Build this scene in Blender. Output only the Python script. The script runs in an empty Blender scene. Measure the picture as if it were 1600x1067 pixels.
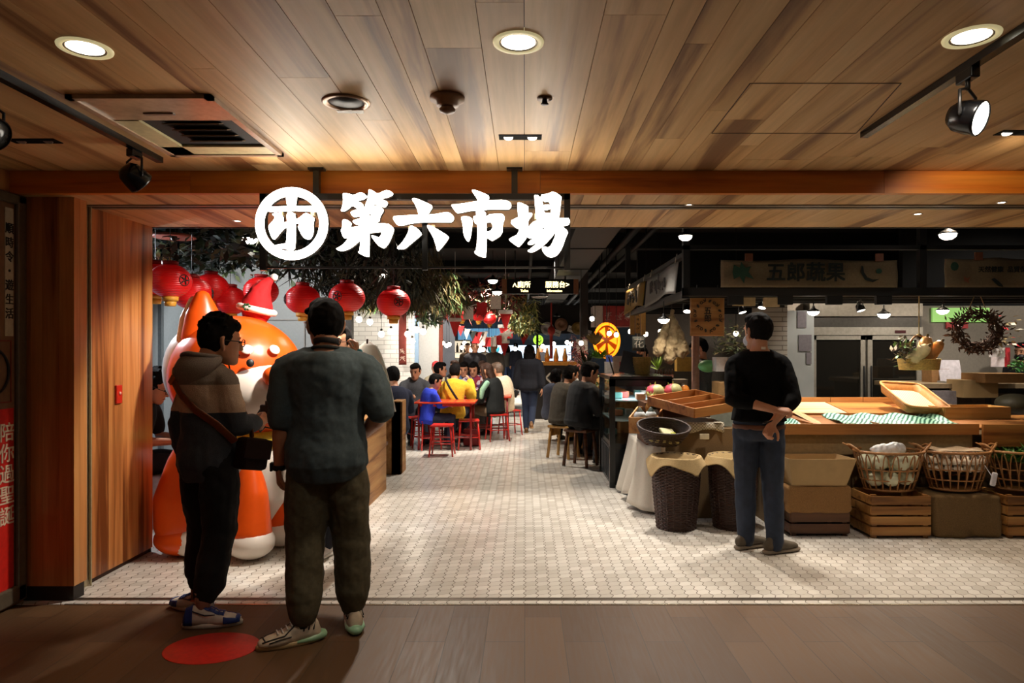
import bpy, bmesh, math, random
from mathutils import Vector, Matrix, noise
random.seed(7)
S = bpy.context.scene
COL = S.collection
PI = math.pi
# ------------------------------------------------------------------ camera
F, CX, CY, EYE = 1067.0, 820.0, 548.0, 1.5      # focal length and vanishing point in pixels, eye height in metres
cam = bpy.data.cameras.new('camera')
cam.sensor_width = 36.0
cam.lens = 36.0 * F / 1600.0
cam.shift_x = -(CX - 800.0) / 1600.0
cam.shift_y = (CY - 533.5) / 1600.0
cam.clip_start, cam.clip_end = 0.04, 200
camo = bpy.data.objects.new('camera', cam)
COL.objects.link(camo)
camo.location = (0, 0, EYE)
camo.rotation_euler = (PI / 2, 0, 0)
S.camera = camo
# ------------------------------------------------------------------ world, light, exposure
S.view_settings.view_transform = 'Standard'
S.view_settings.look = 'None'
S.view_settings.exposure = 0.0
S.view_settings.gamma = 1.0
S.view_settings.use_curve_mapping = False
W = bpy.data.worlds.new('world')
S.world = W
W.use_nodes = True
W.node_tree.nodes['Background'].inputs[0].default_value = (1.0, 0.86, 0.72, 1)
W.node_tree.nodes['Background'].inputs[1].default_value = 0.04

def lamp(kind, loc, power, color=(1, .85, .68), target=None, size=.1, angle=100, blend=.6, parent=None):
    d = bpy.data.lights.new('light', kind)
    d.energy = power
    d.color = color
    if kind == 'SPOT':
        d.spot_size = math.radians(angle); d.spot_blend = blend; d.shadow_soft_size = size
    elif kind == 'AREA':
        d.shape = 'DISK'; d.size = size
    else:
        d.shadow_soft_size = size
    o = bpy.data.objects.new('light', d)
    COL.objects.link(o)
    o.location = loc
    if kind != 'POINT':
        t = Vector(target) if target is not None else Vector(loc) - Vector((0, 0, 1))
        o.rotation_euler = (t - Vector(loc)).to_track_quat('-Z', 'Y').to_euler()
    return o
WARM, NEUT, COOL = (1, .80, .58), (1, .90, .78), (.86, .93, 1)
# market hall spots without fittings, some added to brighten fox, walls, column, stall back
HALL = [
    # x, y, z, target, watts, colour, cone
    (-.9, 7.0, 2.95, (-.7, 5.5, 0), 330, NEUT, 75), (1.0, 7.0, 2.95, (.35, 5.6, 0), 330, NEUT, 75),
    (-.6, 9.5, 3.0, (-.6, 8.7, 0), 300, NEUT, 80), (.5, 11.5, 3.0, (.2, 11.0, 0), 380, NEUT, 90),
    (-.7, 10.0, 2.9, (-1.3, 11.2, .6), 420, NEUT, 75), (-.9, 15, 3.0, (-.9, 15, 0), 700, NEUT, 110),
    (-1.15, 4.80, 2.38, (-2.15, 5.25, 1.1), 190, NEUT, 85), (2.0, 5.6, 2.9, (1.6, 4.9, 0), 170, NEUT, 70),
    (3.6, 5.6, 2.9, (3.2, 4.8, 0), 150, WARM, 75), (-2.7, 11.6, 2.15, (-3.1, 13.0, 1.5), 85, NEUT, 120),
    (.2, 21, 3.0, (.2, 22, 0), 1500, NEUT, 125), (2.5, 12, 2.9, (2.6, 12.2, 1), 380, WARM, 120),
    (-3.8, 5.9, 2.25, (-2.5, 5.4, 1.4), 130, COOL, 100), (-3.1, 7.4, 2.25, (-3.4, 9.0, 1.4), 110, NEUT, 110),
    (-1.5, 12.5, 1.95, (-2.0, 14.0, 1.4), 130, NEUT, 110), (-2.2, 17.4, 2.4, (-2.6, 19.0, 1.5), 60, NEUT, 120), (1.5, 9.3, 2.9, (1.2, 8.6, .8), 200, WARM, 80), (2.7, 7.0, 2.9, (2.4, 6.3, .9), 60, WARM, 85), (3.9, 6.9, 2.9, (3.6, 6.2, .9), 60, WARM, 85), (4.2, 7.6, 2.6, (4.3, 8.8, 1.2), 90, NEUT, 100), (5.4, 7.3, 2.4, (5.2, 8.1, 1.2), 60, NEUT, 100), (7.0, 7.4, 2.8, (6.6, 9.0, 1.2), 120, NEUT, 110),
]
for x, y, z, t, wt, c, ang in HALL:
    lamp('SPOT', (x, y, z), wt, c, t, size=.06, angle=ang, blend=.45)
# ------------------------------------------------------------------ helpers
def P(x, y, d):
    return Vector(((x - CX) * d / F, d, EYE - (y - CY) * d / F))
def G(x, y):
    d = EYE * F / (y - CY)
    return Vector(((x - CX) * d / F, d, 0))
def V(*a): return Vector(a)

def props(o, label=None, cat=None, group=None, kind=None):
    if label: o['label'] = label
    if cat: o['category'] = cat
    if group: o['group'] = group
    if kind: o['kind'] = kind
    return o
def thing(name, label, cat, loc=(0, 0, 0), rz=0, group=None, scale=1):
    o = bpy.data.objects.new(name, None)
    COL.objects.link(o)
    o.location = loc; o.rotation_euler = (0, 0, rz); o.scale = (scale,) * 3
    o.empty_display_size = .1
    return props(o, label, cat, group)
def copy_tree(o, loc=None, label=None, rz=None, parent=None, group=None, scale=None):
    c = o.copy(); COL.objects.link(c)
    if parent is not None: c.parent = parent
    if loc is not None: c.location = loc
    if rz is not None: c.rotation_euler[2] = rz
    if label: c['label'] = label
    if group: c['group'] = group
    if scale: c.scale = scale if hasattr(scale, '__len__') else (scale,) * 3
    for ch in list(o.children):
        copy_tree(ch, parent=c)
    return c

class MB:
    """collects shapes in one bmesh and links them as one mesh object"""
    def __init__(s):
        s.bm = bmesh.new(); s.mi = 0
    def _f(s, vs):
        try:
            f = s.bm.faces.new(vs); f.material_index = s.mi; f.smooth = True; return f
        except ValueError:
            return None
    def box(s, c, size, rot=None, rz=0, bev=0):
        hx, hy, hz = size[0] / 2, size[1] / 2, size[2] / 2
        m = rot if rot is not None else Matrix.Rotation(rz, 3, 'Z')
        c = Vector(c)
        pts = [(-1, -1, -1), (1, -1, -1), (1, 1, -1), (-1, 1, -1), (-1, -1, 1), (1, -1, 1), (1, 1, 1), (-1, 1, 1)]
        v = [s.bm.verts.new(c + m @ Vector((a * hx, b * hy, d * hz))) for a, b, d in pts]
        fs = []
        for q in ((0, 3, 2, 1), (4, 5, 6, 7), (0, 1, 5, 4), (1, 2, 6, 5), (2, 3, 7, 6), (3, 0, 4, 7)):
            f = s._f([v[i] for i in q]); f.smooth = False; fs.append(f)
        if bev:
            es = list({e for f in fs for e in f.edges})
            bmesh.ops.bevel(s.bm, geom=es, offset=bev, segments=2, affect='EDGES', profile=.5, material=-1)
        return s
    def bx(s, x0, x1, y0, y1, z0, z1, bev=0):
        return s.box(((x0 + x1) / 2, (y0 + y1) / 2, (z0 + z1) / 2), (abs(x1 - x0), abs(y1 - y0), abs(z1 - z0)), bev=bev)
    def rings(s, rings, cap=True, closed=False):
        vs = [[s.bm.verts.new(p) for p in r] for r in rings]
        n = len(vs[0])
        m = len(vs)
        for i in range(m if closed else m - 1):
            a, b = vs[i], vs[(i + 1) % m]
            for k in range(n):
                s._f([a[k], a[(k + 1) % n], b[(k + 1) % n], b[k]])
        if cap and not closed:
            s._f(list(reversed(vs[0]))); s._f(vs[-1])
        return s
    def tube(s, pts, r, n=10, side=None, rnd=True, cap=True, closed=False):
        """r: one radius, or one per point; a radius may be (lateral, other)"""
        pts = [Vector(p) for p in pts]
        m = len(pts)
        rs = [r] * m if not isinstance(r, list) else r
        rs = [(q, q) if not hasattr(q, '__len__') else q for q in rs]
        prev = None
        out = []
        tans = []
        for i in range(m):
            if closed: t = pts[(i + 1) % m] - pts[i - 1]
            elif i == 0: t = pts[1] - pts[0]
            elif i == m - 1: t = pts[-1] - pts[-2]
            else: t = (pts[i + 1] - pts[i]).normalized() + (pts[i] - pts[i - 1]).normalized()
            tans.append(t.normalized() if t.length > 1e-9 else Vector((0, 0, 1)))
        for i in range(m):
            t = tans[i]
            if side is not None:
                a = Vector(side) - t * Vector(side).dot(t)
                if a.length < 1e-4: a = t.orthogonal()
            elif prev is None:
                a = t.orthogonal()
            else:
                a = prev - t * prev.dot(t)
            a.normalize(); prev = a
            b = t.cross(a)
            out.append((pts[i], t, a, b, rs[i]))
        if rnd and not closed:
            p, t, a, b, q = out[0]
            k = min(q)
            out[:1] = [(p - t * k * .97, t, a, b, (q[0] * .25, q[1] * .25)), (p - t * k * .72, t, a, b, (q[0] * .72, q[1] * .72)), out[0]]
            p, t, a, b, q = out[-1]
            k = min(q)
            out[-1:] = [out[-1], (p + t * k * .72, t, a, b, (q[0] * .72, q[1] * .72)), (p + t * k * .97, t, a, b, (q[0] * .25, q[1] * .25))]
        rr = [[p + a * (q[0] * math.cos(2 * PI * k / n)) + b * (q[1] * math.sin(2 * PI * k / n)) for k in range(n)] for p, t, a, b, q in out]
        return s.rings(rr, cap, closed)
    def ell(s, c, r, n=14, m=9, rot=None):
        c = Vector(c)
        r = (r,) * 3 if not hasattr(r, '__len__') else r
        rot = rot or Matrix.Identity(3)
        rr = []
        for i in range(m + 1):
            th = PI * (.04 + .92 * i / m) if False else PI * i / m
            st, ct = max(math.sin(th), .02), -math.cos(th)
            rr.append([c + rot @ Vector((r[0] * st * math.cos(2 * PI * k / n), r[1] * st * math.sin(2 * PI * k / n), r[2] * ct)) for k in range(n)])
        return s.rings(rr)
    def lathe(s, prof, loc=(0, 0, 0), n=24, axis=(0, 0, 1), cap=True, sx=1, sy=1):
        q = Vector((0, 0, 1)).rotation_difference(Vector(axis).normalized()).to_matrix()
        loc = Vector(loc)
        rr = [[loc + q @ Vector((r * sx * math.cos(2 * PI * k / n), r * sy * math.sin(2 * PI * k / n), z)) for k in range(n)] for r, z in prof]
        return s.rings(rr, cap)
    def prism(s, poly, to3, d0, d1, smooth=False):
        """poly: 2-D points; to3(u, v, depth) -> 3-D point; front at d0, back at d1"""
        a = [s.bm.verts.new(to3(u, v, d0)) for u, v in poly]
        b = [s.bm.verts.new(to3(u, v, d1)) for u, v in poly]
        for vs in (a, list(reversed(b))):
            f = s._f(vs)
            if f: f.smooth = False
        n = len(poly)
        for k in range(n):
            f = s._f([a[k], b[k], b[(k + 1) % n], a[(k + 1) % n]])
            if f: f.smooth = smooth
        return s
    def quad(s, *pts):
        f = s._f([s.bm.verts.new(Vector(p)) for p in pts])
        if f: f.smooth = False
        return s
    def sheet(s, fn, nu, nv, thick=0):
        """a grid surface fn(u, v), u and v in 0..1"""
        g = [[s.bm.verts.new(fn(i / nu, j / nv)) for j in range(nv + 1)] for i in range(nu + 1)]
        for i in range(nu):
            for j in range(nv):
                s._f([g[i][j], g[i + 1][j], g[i + 1][j + 1], g[i][j + 1]])
        return s
    def leaf(s, p, d, up, l, w):
        d = d.normalized(); a = d.cross(up)
        a = a.normalized() if a.length > 1e-4 else d.orthogonal().normalized()
        nrm = a.cross(d)
        v = [s.bm.verts.new(q) for q in (p, p + d * l * .45 + a * w * .5 + nrm * w * .1, p + d * l, p + d * l * .45 - a * w * .5 + nrm * w * .1)]
        s._f(v)
        return s
    def build(s, name, mat, parent=None, shift=None, auto=True, smooth=None, recalc=True, solid=0):
        bm = s.bm
        if recalc: bmesh.ops.recalc_face_normals(bm, faces=bm.faces)
        if smooth is not None:
            for f in bm.faces: f.smooth = smooth
        loc = Vector((0, 0, 0))
        if shift is not None:
            for v in bm.verts: v.co -= shift
        elif parent is None and auto and len(bm.verts):
            xs = [v.co for v in bm.verts]
            lo = Vector([min(q[i] for q in xs) for i in range(3)]); hi = Vector([max(q[i] for q in xs) for i in range(3)])
            loc = Vector(((lo.x + hi.x) / 2, (lo.y + hi.y) / 2, lo.z))
            for v in bm.verts: v.co -= loc
        me = bpy.data.meshes.new(name)
        bm.to_mesh(me); bm.free()
        for m in (mat if isinstance(mat, (list, tuple)) else [mat]): me.materials.append(m)
        o = bpy.data.objects.new(name, me)
        COL.objects.link(o)
        o.location = loc
        if parent is not None: o.parent = parent
        if solid:
            md = o.modifiers.new('thickness', 'SOLIDIFY'); md.thickness = solid; md.offset = 0
        return o
    def blob(s, name, mat, parent=None, voxel=.01, sm=4, disp=0, dscale=.1, shift=None, f=.5):
        """fuses the collected closed shapes into one smooth skin"""
        o = s.build(name, mat, parent, shift=shift)
        r = o.modifiers.new('fuse', 'REMESH'); r.mode = 'VOXEL'; r.voxel_size = voxel; r.use_smooth_shade = True
        if sm:
            q = o.modifiers.new('smooth', 'SMOOTH'); q.factor = f; q.iterations = sm
        if disp:
            d = o.modifiers.new('folds', 'DISPLACE'); d.texture = tex(dscale); d.strength = disp; d.mid_level = .5; d.texture_coords = 'LOCAL'
        return o
_tex = {}
def tex(sc):
    if sc not in _tex:
        t = bpy.data.textures.new('folds', 'CLOUDS'); t.noise_scale = sc; t.noise_depth = 2; _tex[sc] = t
    return _tex[sc]
# ------------------------------------------------------------------ materials
def srgb(r, g, b):
    f = lambda c: (c / 255 / 12.92) if c / 255 <= .04045 else ((c / 255 + .055) / 1.055) ** 2.4
    return (f(r), f(g), f(b), 1)
class NT:
    def __init__(s, name):
        s.m = bpy.data.materials.new(name); s.m.use_nodes = True
        s.t = s.m.node_tree; s.b = s.t.nodes['Principled BSDF']
        s.tc = None
    def n(s, typ, **k):
        x = s.t.nodes.new(typ)
        for a, b in k.items(): setattr(x, a, b)
        return x
    def l(s, a, b): s.t.links.new(a, b)
    def co(s, which='Object', scale=(1, 1, 1), rot=(0, 0, 0), loc=(0, 0, 0)):
        if s.tc is None: s.tc = s.n('ShaderNodeTexCoord')
        mp = s.n('ShaderNodeMapping')
        mp.inputs['Scale'].default_value = scale; mp.inputs['Rotation'].default_value = rot; mp.inputs['Location'].default_value = loc
        s.l(s.tc.outputs[which], mp.inputs[0])
        return mp.outputs[0]
    def noise(s, vec, scale=5, detail=3, rough=.5, dist=0):
        x = s.n('ShaderNodeTexNoise'); x.inputs['Scale'].default_value = scale; x.inputs['Detail'].default_value = detail
        x.inputs['Roughness'].default_value = rough; x.inputs['Distortion'].default_value = dist
        if vec is not None: s.l(vec, x.inputs['Vector'])
        return x.outputs['Fac']
    def ramp(s, fac, stops):
        x = s.n('ShaderNodeValToRGB'); e = x.color_ramp.elements
        while len(e) < len(stops): e.new(.5)
        for q, (p, c) in zip(e, stops): q.position = p; q.color = c if hasattr(c, '__len__') else (c, c, c, 1)
        s.l(fac, x.inputs[0])
        return x.outputs[0]
    def math(s, op, a, b=None, c=None):
        x = s.n('ShaderNodeMath', operation=op)
        for i, q in enumerate((a, b, c)):
            if q is None: continue
            if isinstance(q, (int, float)): x.inputs[i].default_value = q
            else: s.l(q, x.inputs[i])
        return x.outputs[0]
    def mix(s, fac, a, b, mode='MIX'):
        x = s.n('ShaderNodeMix', data_type='RGBA', blend_type=mode)
        for i, q in ((0, fac), (6, a), (7, b)):
            if isinstance(q, (int, float)): x.inputs[i].default_value = q
            elif isinstance(q, tuple): x.inputs[i].default_value = q
            else: s.l(q, x.inputs[i])
        return x.outputs[2]
    def col(s, c):
        if isinstance(c, tuple): s.b.inputs['Base Color'].default_value = c
        else: s.l(c, s.b.inputs['Base Color'])
        return s
    def set(s, **k):
        nm = dict(rough='Roughness', metal='Metallic', trans='Transmission Weight', alpha='Alpha', coat='Coat Weight', sheen='Sheen Weight', ior='IOR', sss='Subsurface Weight', spec='Specular IOR Level')
        for a, v in k.items():
            i = s.b.inputs[nm[a]]
            if isinstance(v, (int, float)): i.default_value = v
            else: s.l(v, i)
        return s
    def bump(s, h, strength=.3, dist=.01):
        x = s.n('ShaderNodeBump'); x.inputs['Strength'].default_value = strength; x.inputs['Distance'].default_value = dist
        s.l(h, x.inputs['Height']); s.l(x.outputs[0], s.b.inputs['Normal'])
        return s
    def emit(s, c, e):
        s.b.inputs['Emission Color'].default_value = c if len(c) == 4 else tuple(c) + (1,)
        s.b.inputs['Emission Strength'].default_value = e
        return s
_mats = {}
def mat(r, g, b, rough=.6, metal=0, var=.12, sc=30, bump=0, key=None, **k):
    """plain coloured surface (sRGB 0-255) with a little unevenness"""
    kk = (r, g, b, rough, metal, var, sc, bump, tuple(k.items()))
    if kk in _mats: return _mats[kk]
    t = NT('surface')
    c = srgb(r, g, b)
    d = tuple(max(0, x * (1 - var)) for x in c[:3]) + (1,)
    u = tuple(min(1, x * (1 + var)) for x in c[:3]) + (1,)
    f = t.noise(t.co(), sc, 3)
    t.col(t.ramp(f, [(.3, d), (.7, u)])).set(rough=rough, metal=metal, **k)
    if bump: t.bump(f, bump, .004)
    _mats[kk] = t.m
    return t.m
def glow(r, g, b, e):
    kk = ('glow', r, g, b, e)
    if kk in _mats: return _mats[kk]
    t = NT('lit'); c = srgb(r, g, b)
    t.col(c).emit(c, e); _mats[kk] = t.m
    return t.m
def wood(name, dark, mid, light, axis=1, freq=9, rough=.35, plank=0, planks_along=None, var=.5):
    """grain runs along axis (0 x, 1 y, 2 z); per-plank tint from the colour attribute 'v'"""
    t = NT(name)
    at = t.n('ShaderNodeAttribute', attribute_name='v')
    sc = [freq, freq, freq]; sc[axis] = freq * .06
    vec = t.co('Object', tuple(sc))
    ad = t.n('ShaderNodeVectorMath', operation='MULTIPLY_ADD')
    t.l(at.outputs['Color'], ad.inputs[0]); ad.inputs[1].default_value = (37, 53, 71); t.l(vec, ad.inputs[2])
    f = t.noise(ad.outputs[0], 1.0, 5, .55, .6)
    c = t.ramp(f, [(.35, srgb(*dark)), (.46, srgb(*mid)), (.68, srgb(*light))])
    fine = t.noise(ad.outputs[0], 7.0, 3, .6)
    c = t.mix(.22, c, t.ramp(fine, [(.35, .35), (.65, 1.0)]), 'MULTIPLY')
    br = t.math('MULTIPLY_ADD', at.outputs['Fac'], var, 1 - var * .5)
    g = t.n('ShaderNodeCombineColor'); [t.l(br, g.inputs[i]) for i in range(3)]
    c = t.mix(1.0, c, g.outputs[0], 'MULTIPLY')
    t.col(c).set(rough=rough)
    t.bump(fine, .08, .002)
    return t.m
def vtint(o, seed=0):
    """one random tint per loose plank"""
    me = o.data
    a = me.color_attributes.new('v', 'FLOAT_COLOR', 'CORNER')
    bm = bmesh.new(); bm.from_mesh(me); bm.faces.ensure_lookup_table()
    isl = [-1] * len(bm.faces); rnd = random.Random(seed); cols = []
    for f in bm.faces:
        if isl[f.index] >= 0: continue
        st = [f]; isl[f.index] = len(cols); v = rnd.random(); cols.append((v, rnd.random(), rnd.random()))
        while st:
            g = st.pop()
            for e in g.edges:
                for h in e.link_faces:
                    if isl[h.index] < 0: isl[h.index] = isl[f.index]; st.append(h)
    bm.free()
    for p in me.polygons:
        c = cols[isl[p.index]]
        g = c[0]
        for li in p.loop_indices: a.data[li].color = (g, g * .5 + c[1] * .5, g, 1)
    return o
def text(s, size, mt, parent=None, loc=(0, 0, 0), rot=(PI / 2, 0, 0), depth=.002, bold=0, name='lettering', vertical=False, shift=None, lead=1.05):
    c = bpy.data.curves.new(name, 'FONT')
    c.body = '\n'.join(s) if vertical else s
    c.size = size; c.align_x = 'CENTER'; c.align_y = 'CENTER'; c.extrude = depth; c.resolution_u = 3; c.space_line = lead
    tmp = bpy.data.objects.new(name, c)
    COL.objects.link(tmp)
    me = bpy.data.meshes.new_from_object(tmp)
    bpy.data.objects.remove(tmp); bpy.data.curves.remove(c)
    if bold:
        bm = bmesh.new()
        for dx, dy in ((-1, -1), (1, -1), (1, 1), (-1, 1)):
            k = len(bm.verts); bm.from_mesh(me); bm.verts.ensure_lookup_table()
            for v in bm.verts[k:]: v.co += Vector((dx * bold, dy * bold, (dx + dy * .5) * .0003))
        bm.to_mesh(me); bm.free()
    me.name = name
    me.materials.clear(); me.materials.append(mt)
    o = bpy.data.objects.new(name, me); COL.objects.link(o)
    o.location = Vector(loc) - (shift if shift is not None else Vector((0, 0, 0)))
    o.rotation_euler = rot
    if parent is not None: o.parent = parent
    return o

def scribble(n, size, mt, parent, loc, rz=0, vertical=False, seed=1, gap=1.1):
    """rows of brush marks: writing too small or blurred to be read"""
    rr = random.Random(seed); b = MB()
    for c in range(n):
        o = (c - (n - 1) / 2) * size * gap
        ox, oz = (0, -o) if vertical else (o, 0)
        for k in range(7):
            x, z = rr.uniform(-.36, .36) * size, rr.uniform(-.40, .40) * size
            if k % 3 == 0: d = (rr.uniform(.2, .36) * size, rr.uniform(-.03, .06) * size); x *= .4
            elif k % 3 == 1: d = (rr.uniform(-.05, .05) * size, rr.uniform(.14, .34) * size); z *= .4
            else: d = (rr.uniform(.1, .2) * size * rr.choice((-1, 1)), rr.uniform(.1, .2) * size)
            b.tube([(ox + x - d[0], 0, oz + z - d[1]), (ox + x, 0, oz + z), (ox + x + d[0], 0, oz + z + d[1])], [(size * .05, size * .008)] * 3, 6)
    o = b.build('lettering', mt, parent); o.location = loc; o.rotation_euler = (0, 0, rz)
    return o
# ------------------------------------------------------------------ materials of the place
W_CEIL = wood('ceiling_wood', (136, 92, 50), (208, 164, 108), (226, 188, 134), 1, 5, .5, var=.24)
W_BEAM = wood('beam_wood', (128, 56, 12), (206, 112, 30), (226, 142, 48), 0, 6, .4, var=.2)
W_WALL = wood('wall_wood', (112, 60, 26), (186, 118, 62), (214, 154, 92), 2, 7, .36, var=.28)
W_PINE = wood('pine', (128, 78, 34), (186, 130, 70), (206, 158, 98), 0, 10, .55, var=.3)
W_PINEY = wood('pine_lengthwise', (128, 78, 34), (186, 130, 70), (206, 158, 98), 1, 10, .55, var=.3)
W_PINEZ = wood('pine_upright', (140, 88, 40), (196, 140, 78), (216, 168, 108), 2, 10, .5, var=.3)
W_DARK = wood('dark_wood', (50, 26, 12), (92, 52, 26), (120, 74, 40), 0, 10, .5, var=.3)
BLACK = mat(14, 14, 15, .5)
GLOSSBLACK = mat(10, 10, 11, .25)
HALLBLACK = mat(7, 7, 7, .95)
METAL = mat(150, 146, 138, .35, .8)
BRASS = mat(150, 132, 96, .4, .7)
WHITE = mat(228, 224, 216, .5, 0, .04)
def tile_mat():
    t = NT('white_mosaic_tile')
    tc = t.n('ShaderNodeTexCoord'); sx = t.n('ShaderNodeSeparateXYZ'); t.l(tc.outputs['Object'], sx.inputs[0])
    w = .0765
    v = t.math('DIVIDE', sx.outputs[1], w)
    u = t.math('DIVIDE', sx.outputs[0], w)
    wob = t.math('MULTIPLY', t.math('SINE', t.math('MULTIPLY', v, 2 * PI)), .10)
    u2 = t.math('ADD', u, wob)
    wob2 = t.math('MULTIPLY', t.math('SINE', t.math('MULTIPLY', u, 2 * PI)), .06)
    v2 = t.math('ADD', v, wob2)
    du = t.math('ABSOLUTE', t.math('SUBTRACT', t.math('FRACT', u2), .5))
    dv = t.math('ABSOLUTE', t.math('SUBTRACT', t.math('FRACT', v2), .5))
    e = t.math('MAXIMUM', du, t.math('SUBTRACT', dv, .012))
    e = t.math('MAXIMUM', e, t.math('SUBTRACT', t.math('ADD', du, dv), .455))
    h = t.ramp(e, [(.455, 1.0), (.478, 0.0)])
    cell = t.n('ShaderNodeCombineXYZ'); t.l(t.math('FLOOR', u2), cell.inputs[0]); t.l(t.math('FLOOR', v2), cell.inputs[1])
    wn = t.n('ShaderNodeTexWhiteNoise', noise_dimensions='2D'); t.l(cell.outputs[0], wn.inputs[0])
    base = t.ramp(wn.outputs['Value'], [(0, srgb(204, 199, 190)), (1, srgb(230, 226, 218))])
    dirt = t.noise(t.co('Object'), 1.1, 4, .6)
    base = t.mix(t.math('MULTIPLY', dirt, .16), base, srgb(176, 160, 136))
    t.col(t.mix(h, srgb(92, 80, 66), base))
    t.set(rough=t.ramp(h, [(0, .8), (1, .22)]))
    t.bump(h, .5, .002)
    return t.m
def plank_tile_mat():
    t = NT('brown_plank_tile')
    br = t.n('ShaderNodeTexBrick')
    br.offset = .37; br.inputs['Scale'].default_value = 1
    br.inputs['Brick Width'].default_value = .88; br.inputs['Row Height'].default_value = .205
    br.inputs['Mortar Size'].default_value = .0022; br.inputs['Mortar Smooth'].default_value = .3
    br.inputs['Color1'].default_value = srgb(88, 64, 42); br.inputs['Color2'].default_value = srgb(104, 77, 51)
    br.inputs['Mortar'].default_value = srgb(70, 56, 42)
    t.l(t.co('Object', rot=(0, 0, PI / 2)), br.inputs[0])
    g = t.noise(t.co('Object', (60, 4, 1)), 1, 4)
    c = t.mix(.5, br.outputs[0], t.ramp(g, [(.3, .62), (.7, 1.0)]), 'MULTIPLY')
    t.col(c).set(rough=t.ramp(g, [(.3, .46), (.7, .6)]), spec=.3)
    t.bump(t.math('SUBTRACT', 1.0, br.outputs['Fac']), .3, .002)
    return t.m
def wall_tile_mat(name, w, h, c1, mortar):
    t = NT(name)
    br = t.n('ShaderNodeTexBrick')
    br.inputs['Scale'].default_value = 1; br.inputs['Brick Width'].default_value = w; br.inputs['Row Height'].default_value = h
    br.inputs['Mortar Size'].default_value = .006
    br.inputs['Color1'].default_value = srgb(*c1); br.inputs['Color2'].default_value = srgb(*[x * .94 for x in c1]); br.inputs['Mortar'].default_value = srgb(*mortar)
    cx = t.n('ShaderNodeCombineXYZ'); sx = t.n('ShaderNodeSeparateXYZ'); t.l(t.co('Object'), sx.inputs[0])
    t.l(t.math('ADD', sx.outputs[0], sx.outputs[1]), cx.inputs[0]); t.l(sx.outputs[2], cx.inputs[1]); t.l(cx.outputs[0], br.inputs[0])
    t.col(br.outputs[0]).set(rough=.3)
    t.bump(t.math('SUBTRACT', 1.0, br.outputs['Fac']), .4, .003)
    return t.m
HC = 2.55      # lobby ceiling
HB = 2.42      # underside of the beam and of the passage
def planks(name, widths_x, y0, y1, z, mt, seed, thick=.02, L=(1.6, 2.8), up=True):
    b = MB(); rnd = random.Random(seed)
    x = widths_x[0]
    for xb in widths_x[1:]:
        y = y0 - rnd.random() * 1.5
        while y < y1:
            l = rnd.uniform(*L)
            a, c = max(y, y0), min(y + l, y1)
            if c - a > .02: b.bx(x + .0012, xb - .0012, a + .001, c - .001, z, z + thick)
            y += l
        x = xb
    o = b.build(name, mt, auto=False)
    return vtint(o, seed)
def widths(x0, x1, fixed, seed):
    rnd = random.Random(seed); L = list(fixed)
    while L[0] > x0: L.insert(0, L[0] - rnd.choice((.1, .15, .2, .2)))
    while L[-1] < x1: L.append(L[-1] + rnd.choice((.1, .15, .2, .2)))
    return L
props(planks('ceiling', widths(-3.02, 3.9, [-.447, -.348, -.149, -.002, .246], 3), -2.0, 3.985, HC, W_CEIL, 11), kind='structure')
b = MB(); b.bx(-3.3, 4.2, -2.0, 4.0, HC + .021, HC + .05)
props(b.build('ceiling_backing', BLACK, auto=False), kind='structure')
# beam across the entrance and wooden passage ceiling behind it
b = MB()
xs = [-3.4, -1.955, .09, 2.1, 5.0]
for a, c in zip(xs, xs[1:]): b.bx(a + .001, c - .001, 3.99, 4.03, HB, HC + .02)
props(vtint(b.build('beam', W_BEAM, auto=False), 2), kind='structure')
o = planks('ceiling_passage', widths(-2.86, 6.2, [0], 5), 4.031, 4.30, HB, W_CEIL, 21); props(o, kind='structure')
o = planks('ceiling_passage_inner', widths(-2.86, 6.2, [.05], 6), 4.42, 5.09, HB, W_CEIL, 22); props(o, kind='structure')
b = MB(); b.bx(-2.9, 6.2, 4.03, 5.09, HB + .021, HB + .06); b.bx(-2.9, 6.2, 5.09, 5.11, HB - .004, HB + .9); b.bx(-3.4, 6.2, 4.03, 4.06, HC + .02, 3.3)
props(b.build('ceiling_passage_backing', BLACK, auto=False), kind='structure')
b = MB(); b.bx(-2.78, 6.2, 4.30, 4.345, HB - .006, HB + .02); b.bx(-2.78, 6.2, 4.375, 4.42, HB - .006, HB + .02); b.bx(-2.78, 6.2, 4.345, 4.375, HB + .012, HB + .02)
props(b.build('trim_shutter_rail', mat(120, 108, 92, .4, .5), auto=False), kind='structure')
b = MB(); b.bx(-2.745, -2.735, 4.215, 4.225, 0, HB); b.bx(-2.78, -2.77, 4.36, 4.37, 0, HB); b.bx(-2.80, -2.79, 4.21, 4.37, 0, HB); b.bx(-2.80, -2.735, 4.22, 4.232, 0, HB)
props(b.build('trim_shutter_channel', mat(176, 166, 134, .35, .4), auto=False), kind='structure')
# left pillar, reveal and side wall in upright boards
def boards(name, segs, z0, z1, seed, mt=W_WALL):
    b = MB(); rnd = random.Random(seed)
    for (ax, ay, bx_, by_, nx, ny, wd) in segs:
        L = math.hypot(bx_ - ax, by_ - ay); t = 0
        while t < L - 1e-4:
            w = min(rnd.choice((wd, wd * .7, wd * 1.2)), L - t)
            if L - t - w < .04: w = L - t
            cx, cy = ax + (bx_ - ax) * (t + w / 2) / L, ay + (by_ - ay) * (t + w / 2) / L
            b.box((cx - nx * .01, cy - ny * .01, (z0 + z1) / 2), (w - .0015, .02, z1 - z0), rz=math.atan2(by_ - ay, bx_ - ax))
            t += w
    return props(vtint(b.build(name, mt, auto=False), seed), kind='structure')
boards('pillar_left', [(-3.06, 4.09, -2.70, 4.09, 0, -1, .10), (-2.70, 4.09, -2.70, 4.21, 1, 0, .055)], .09, HB + .02, 31)
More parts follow.
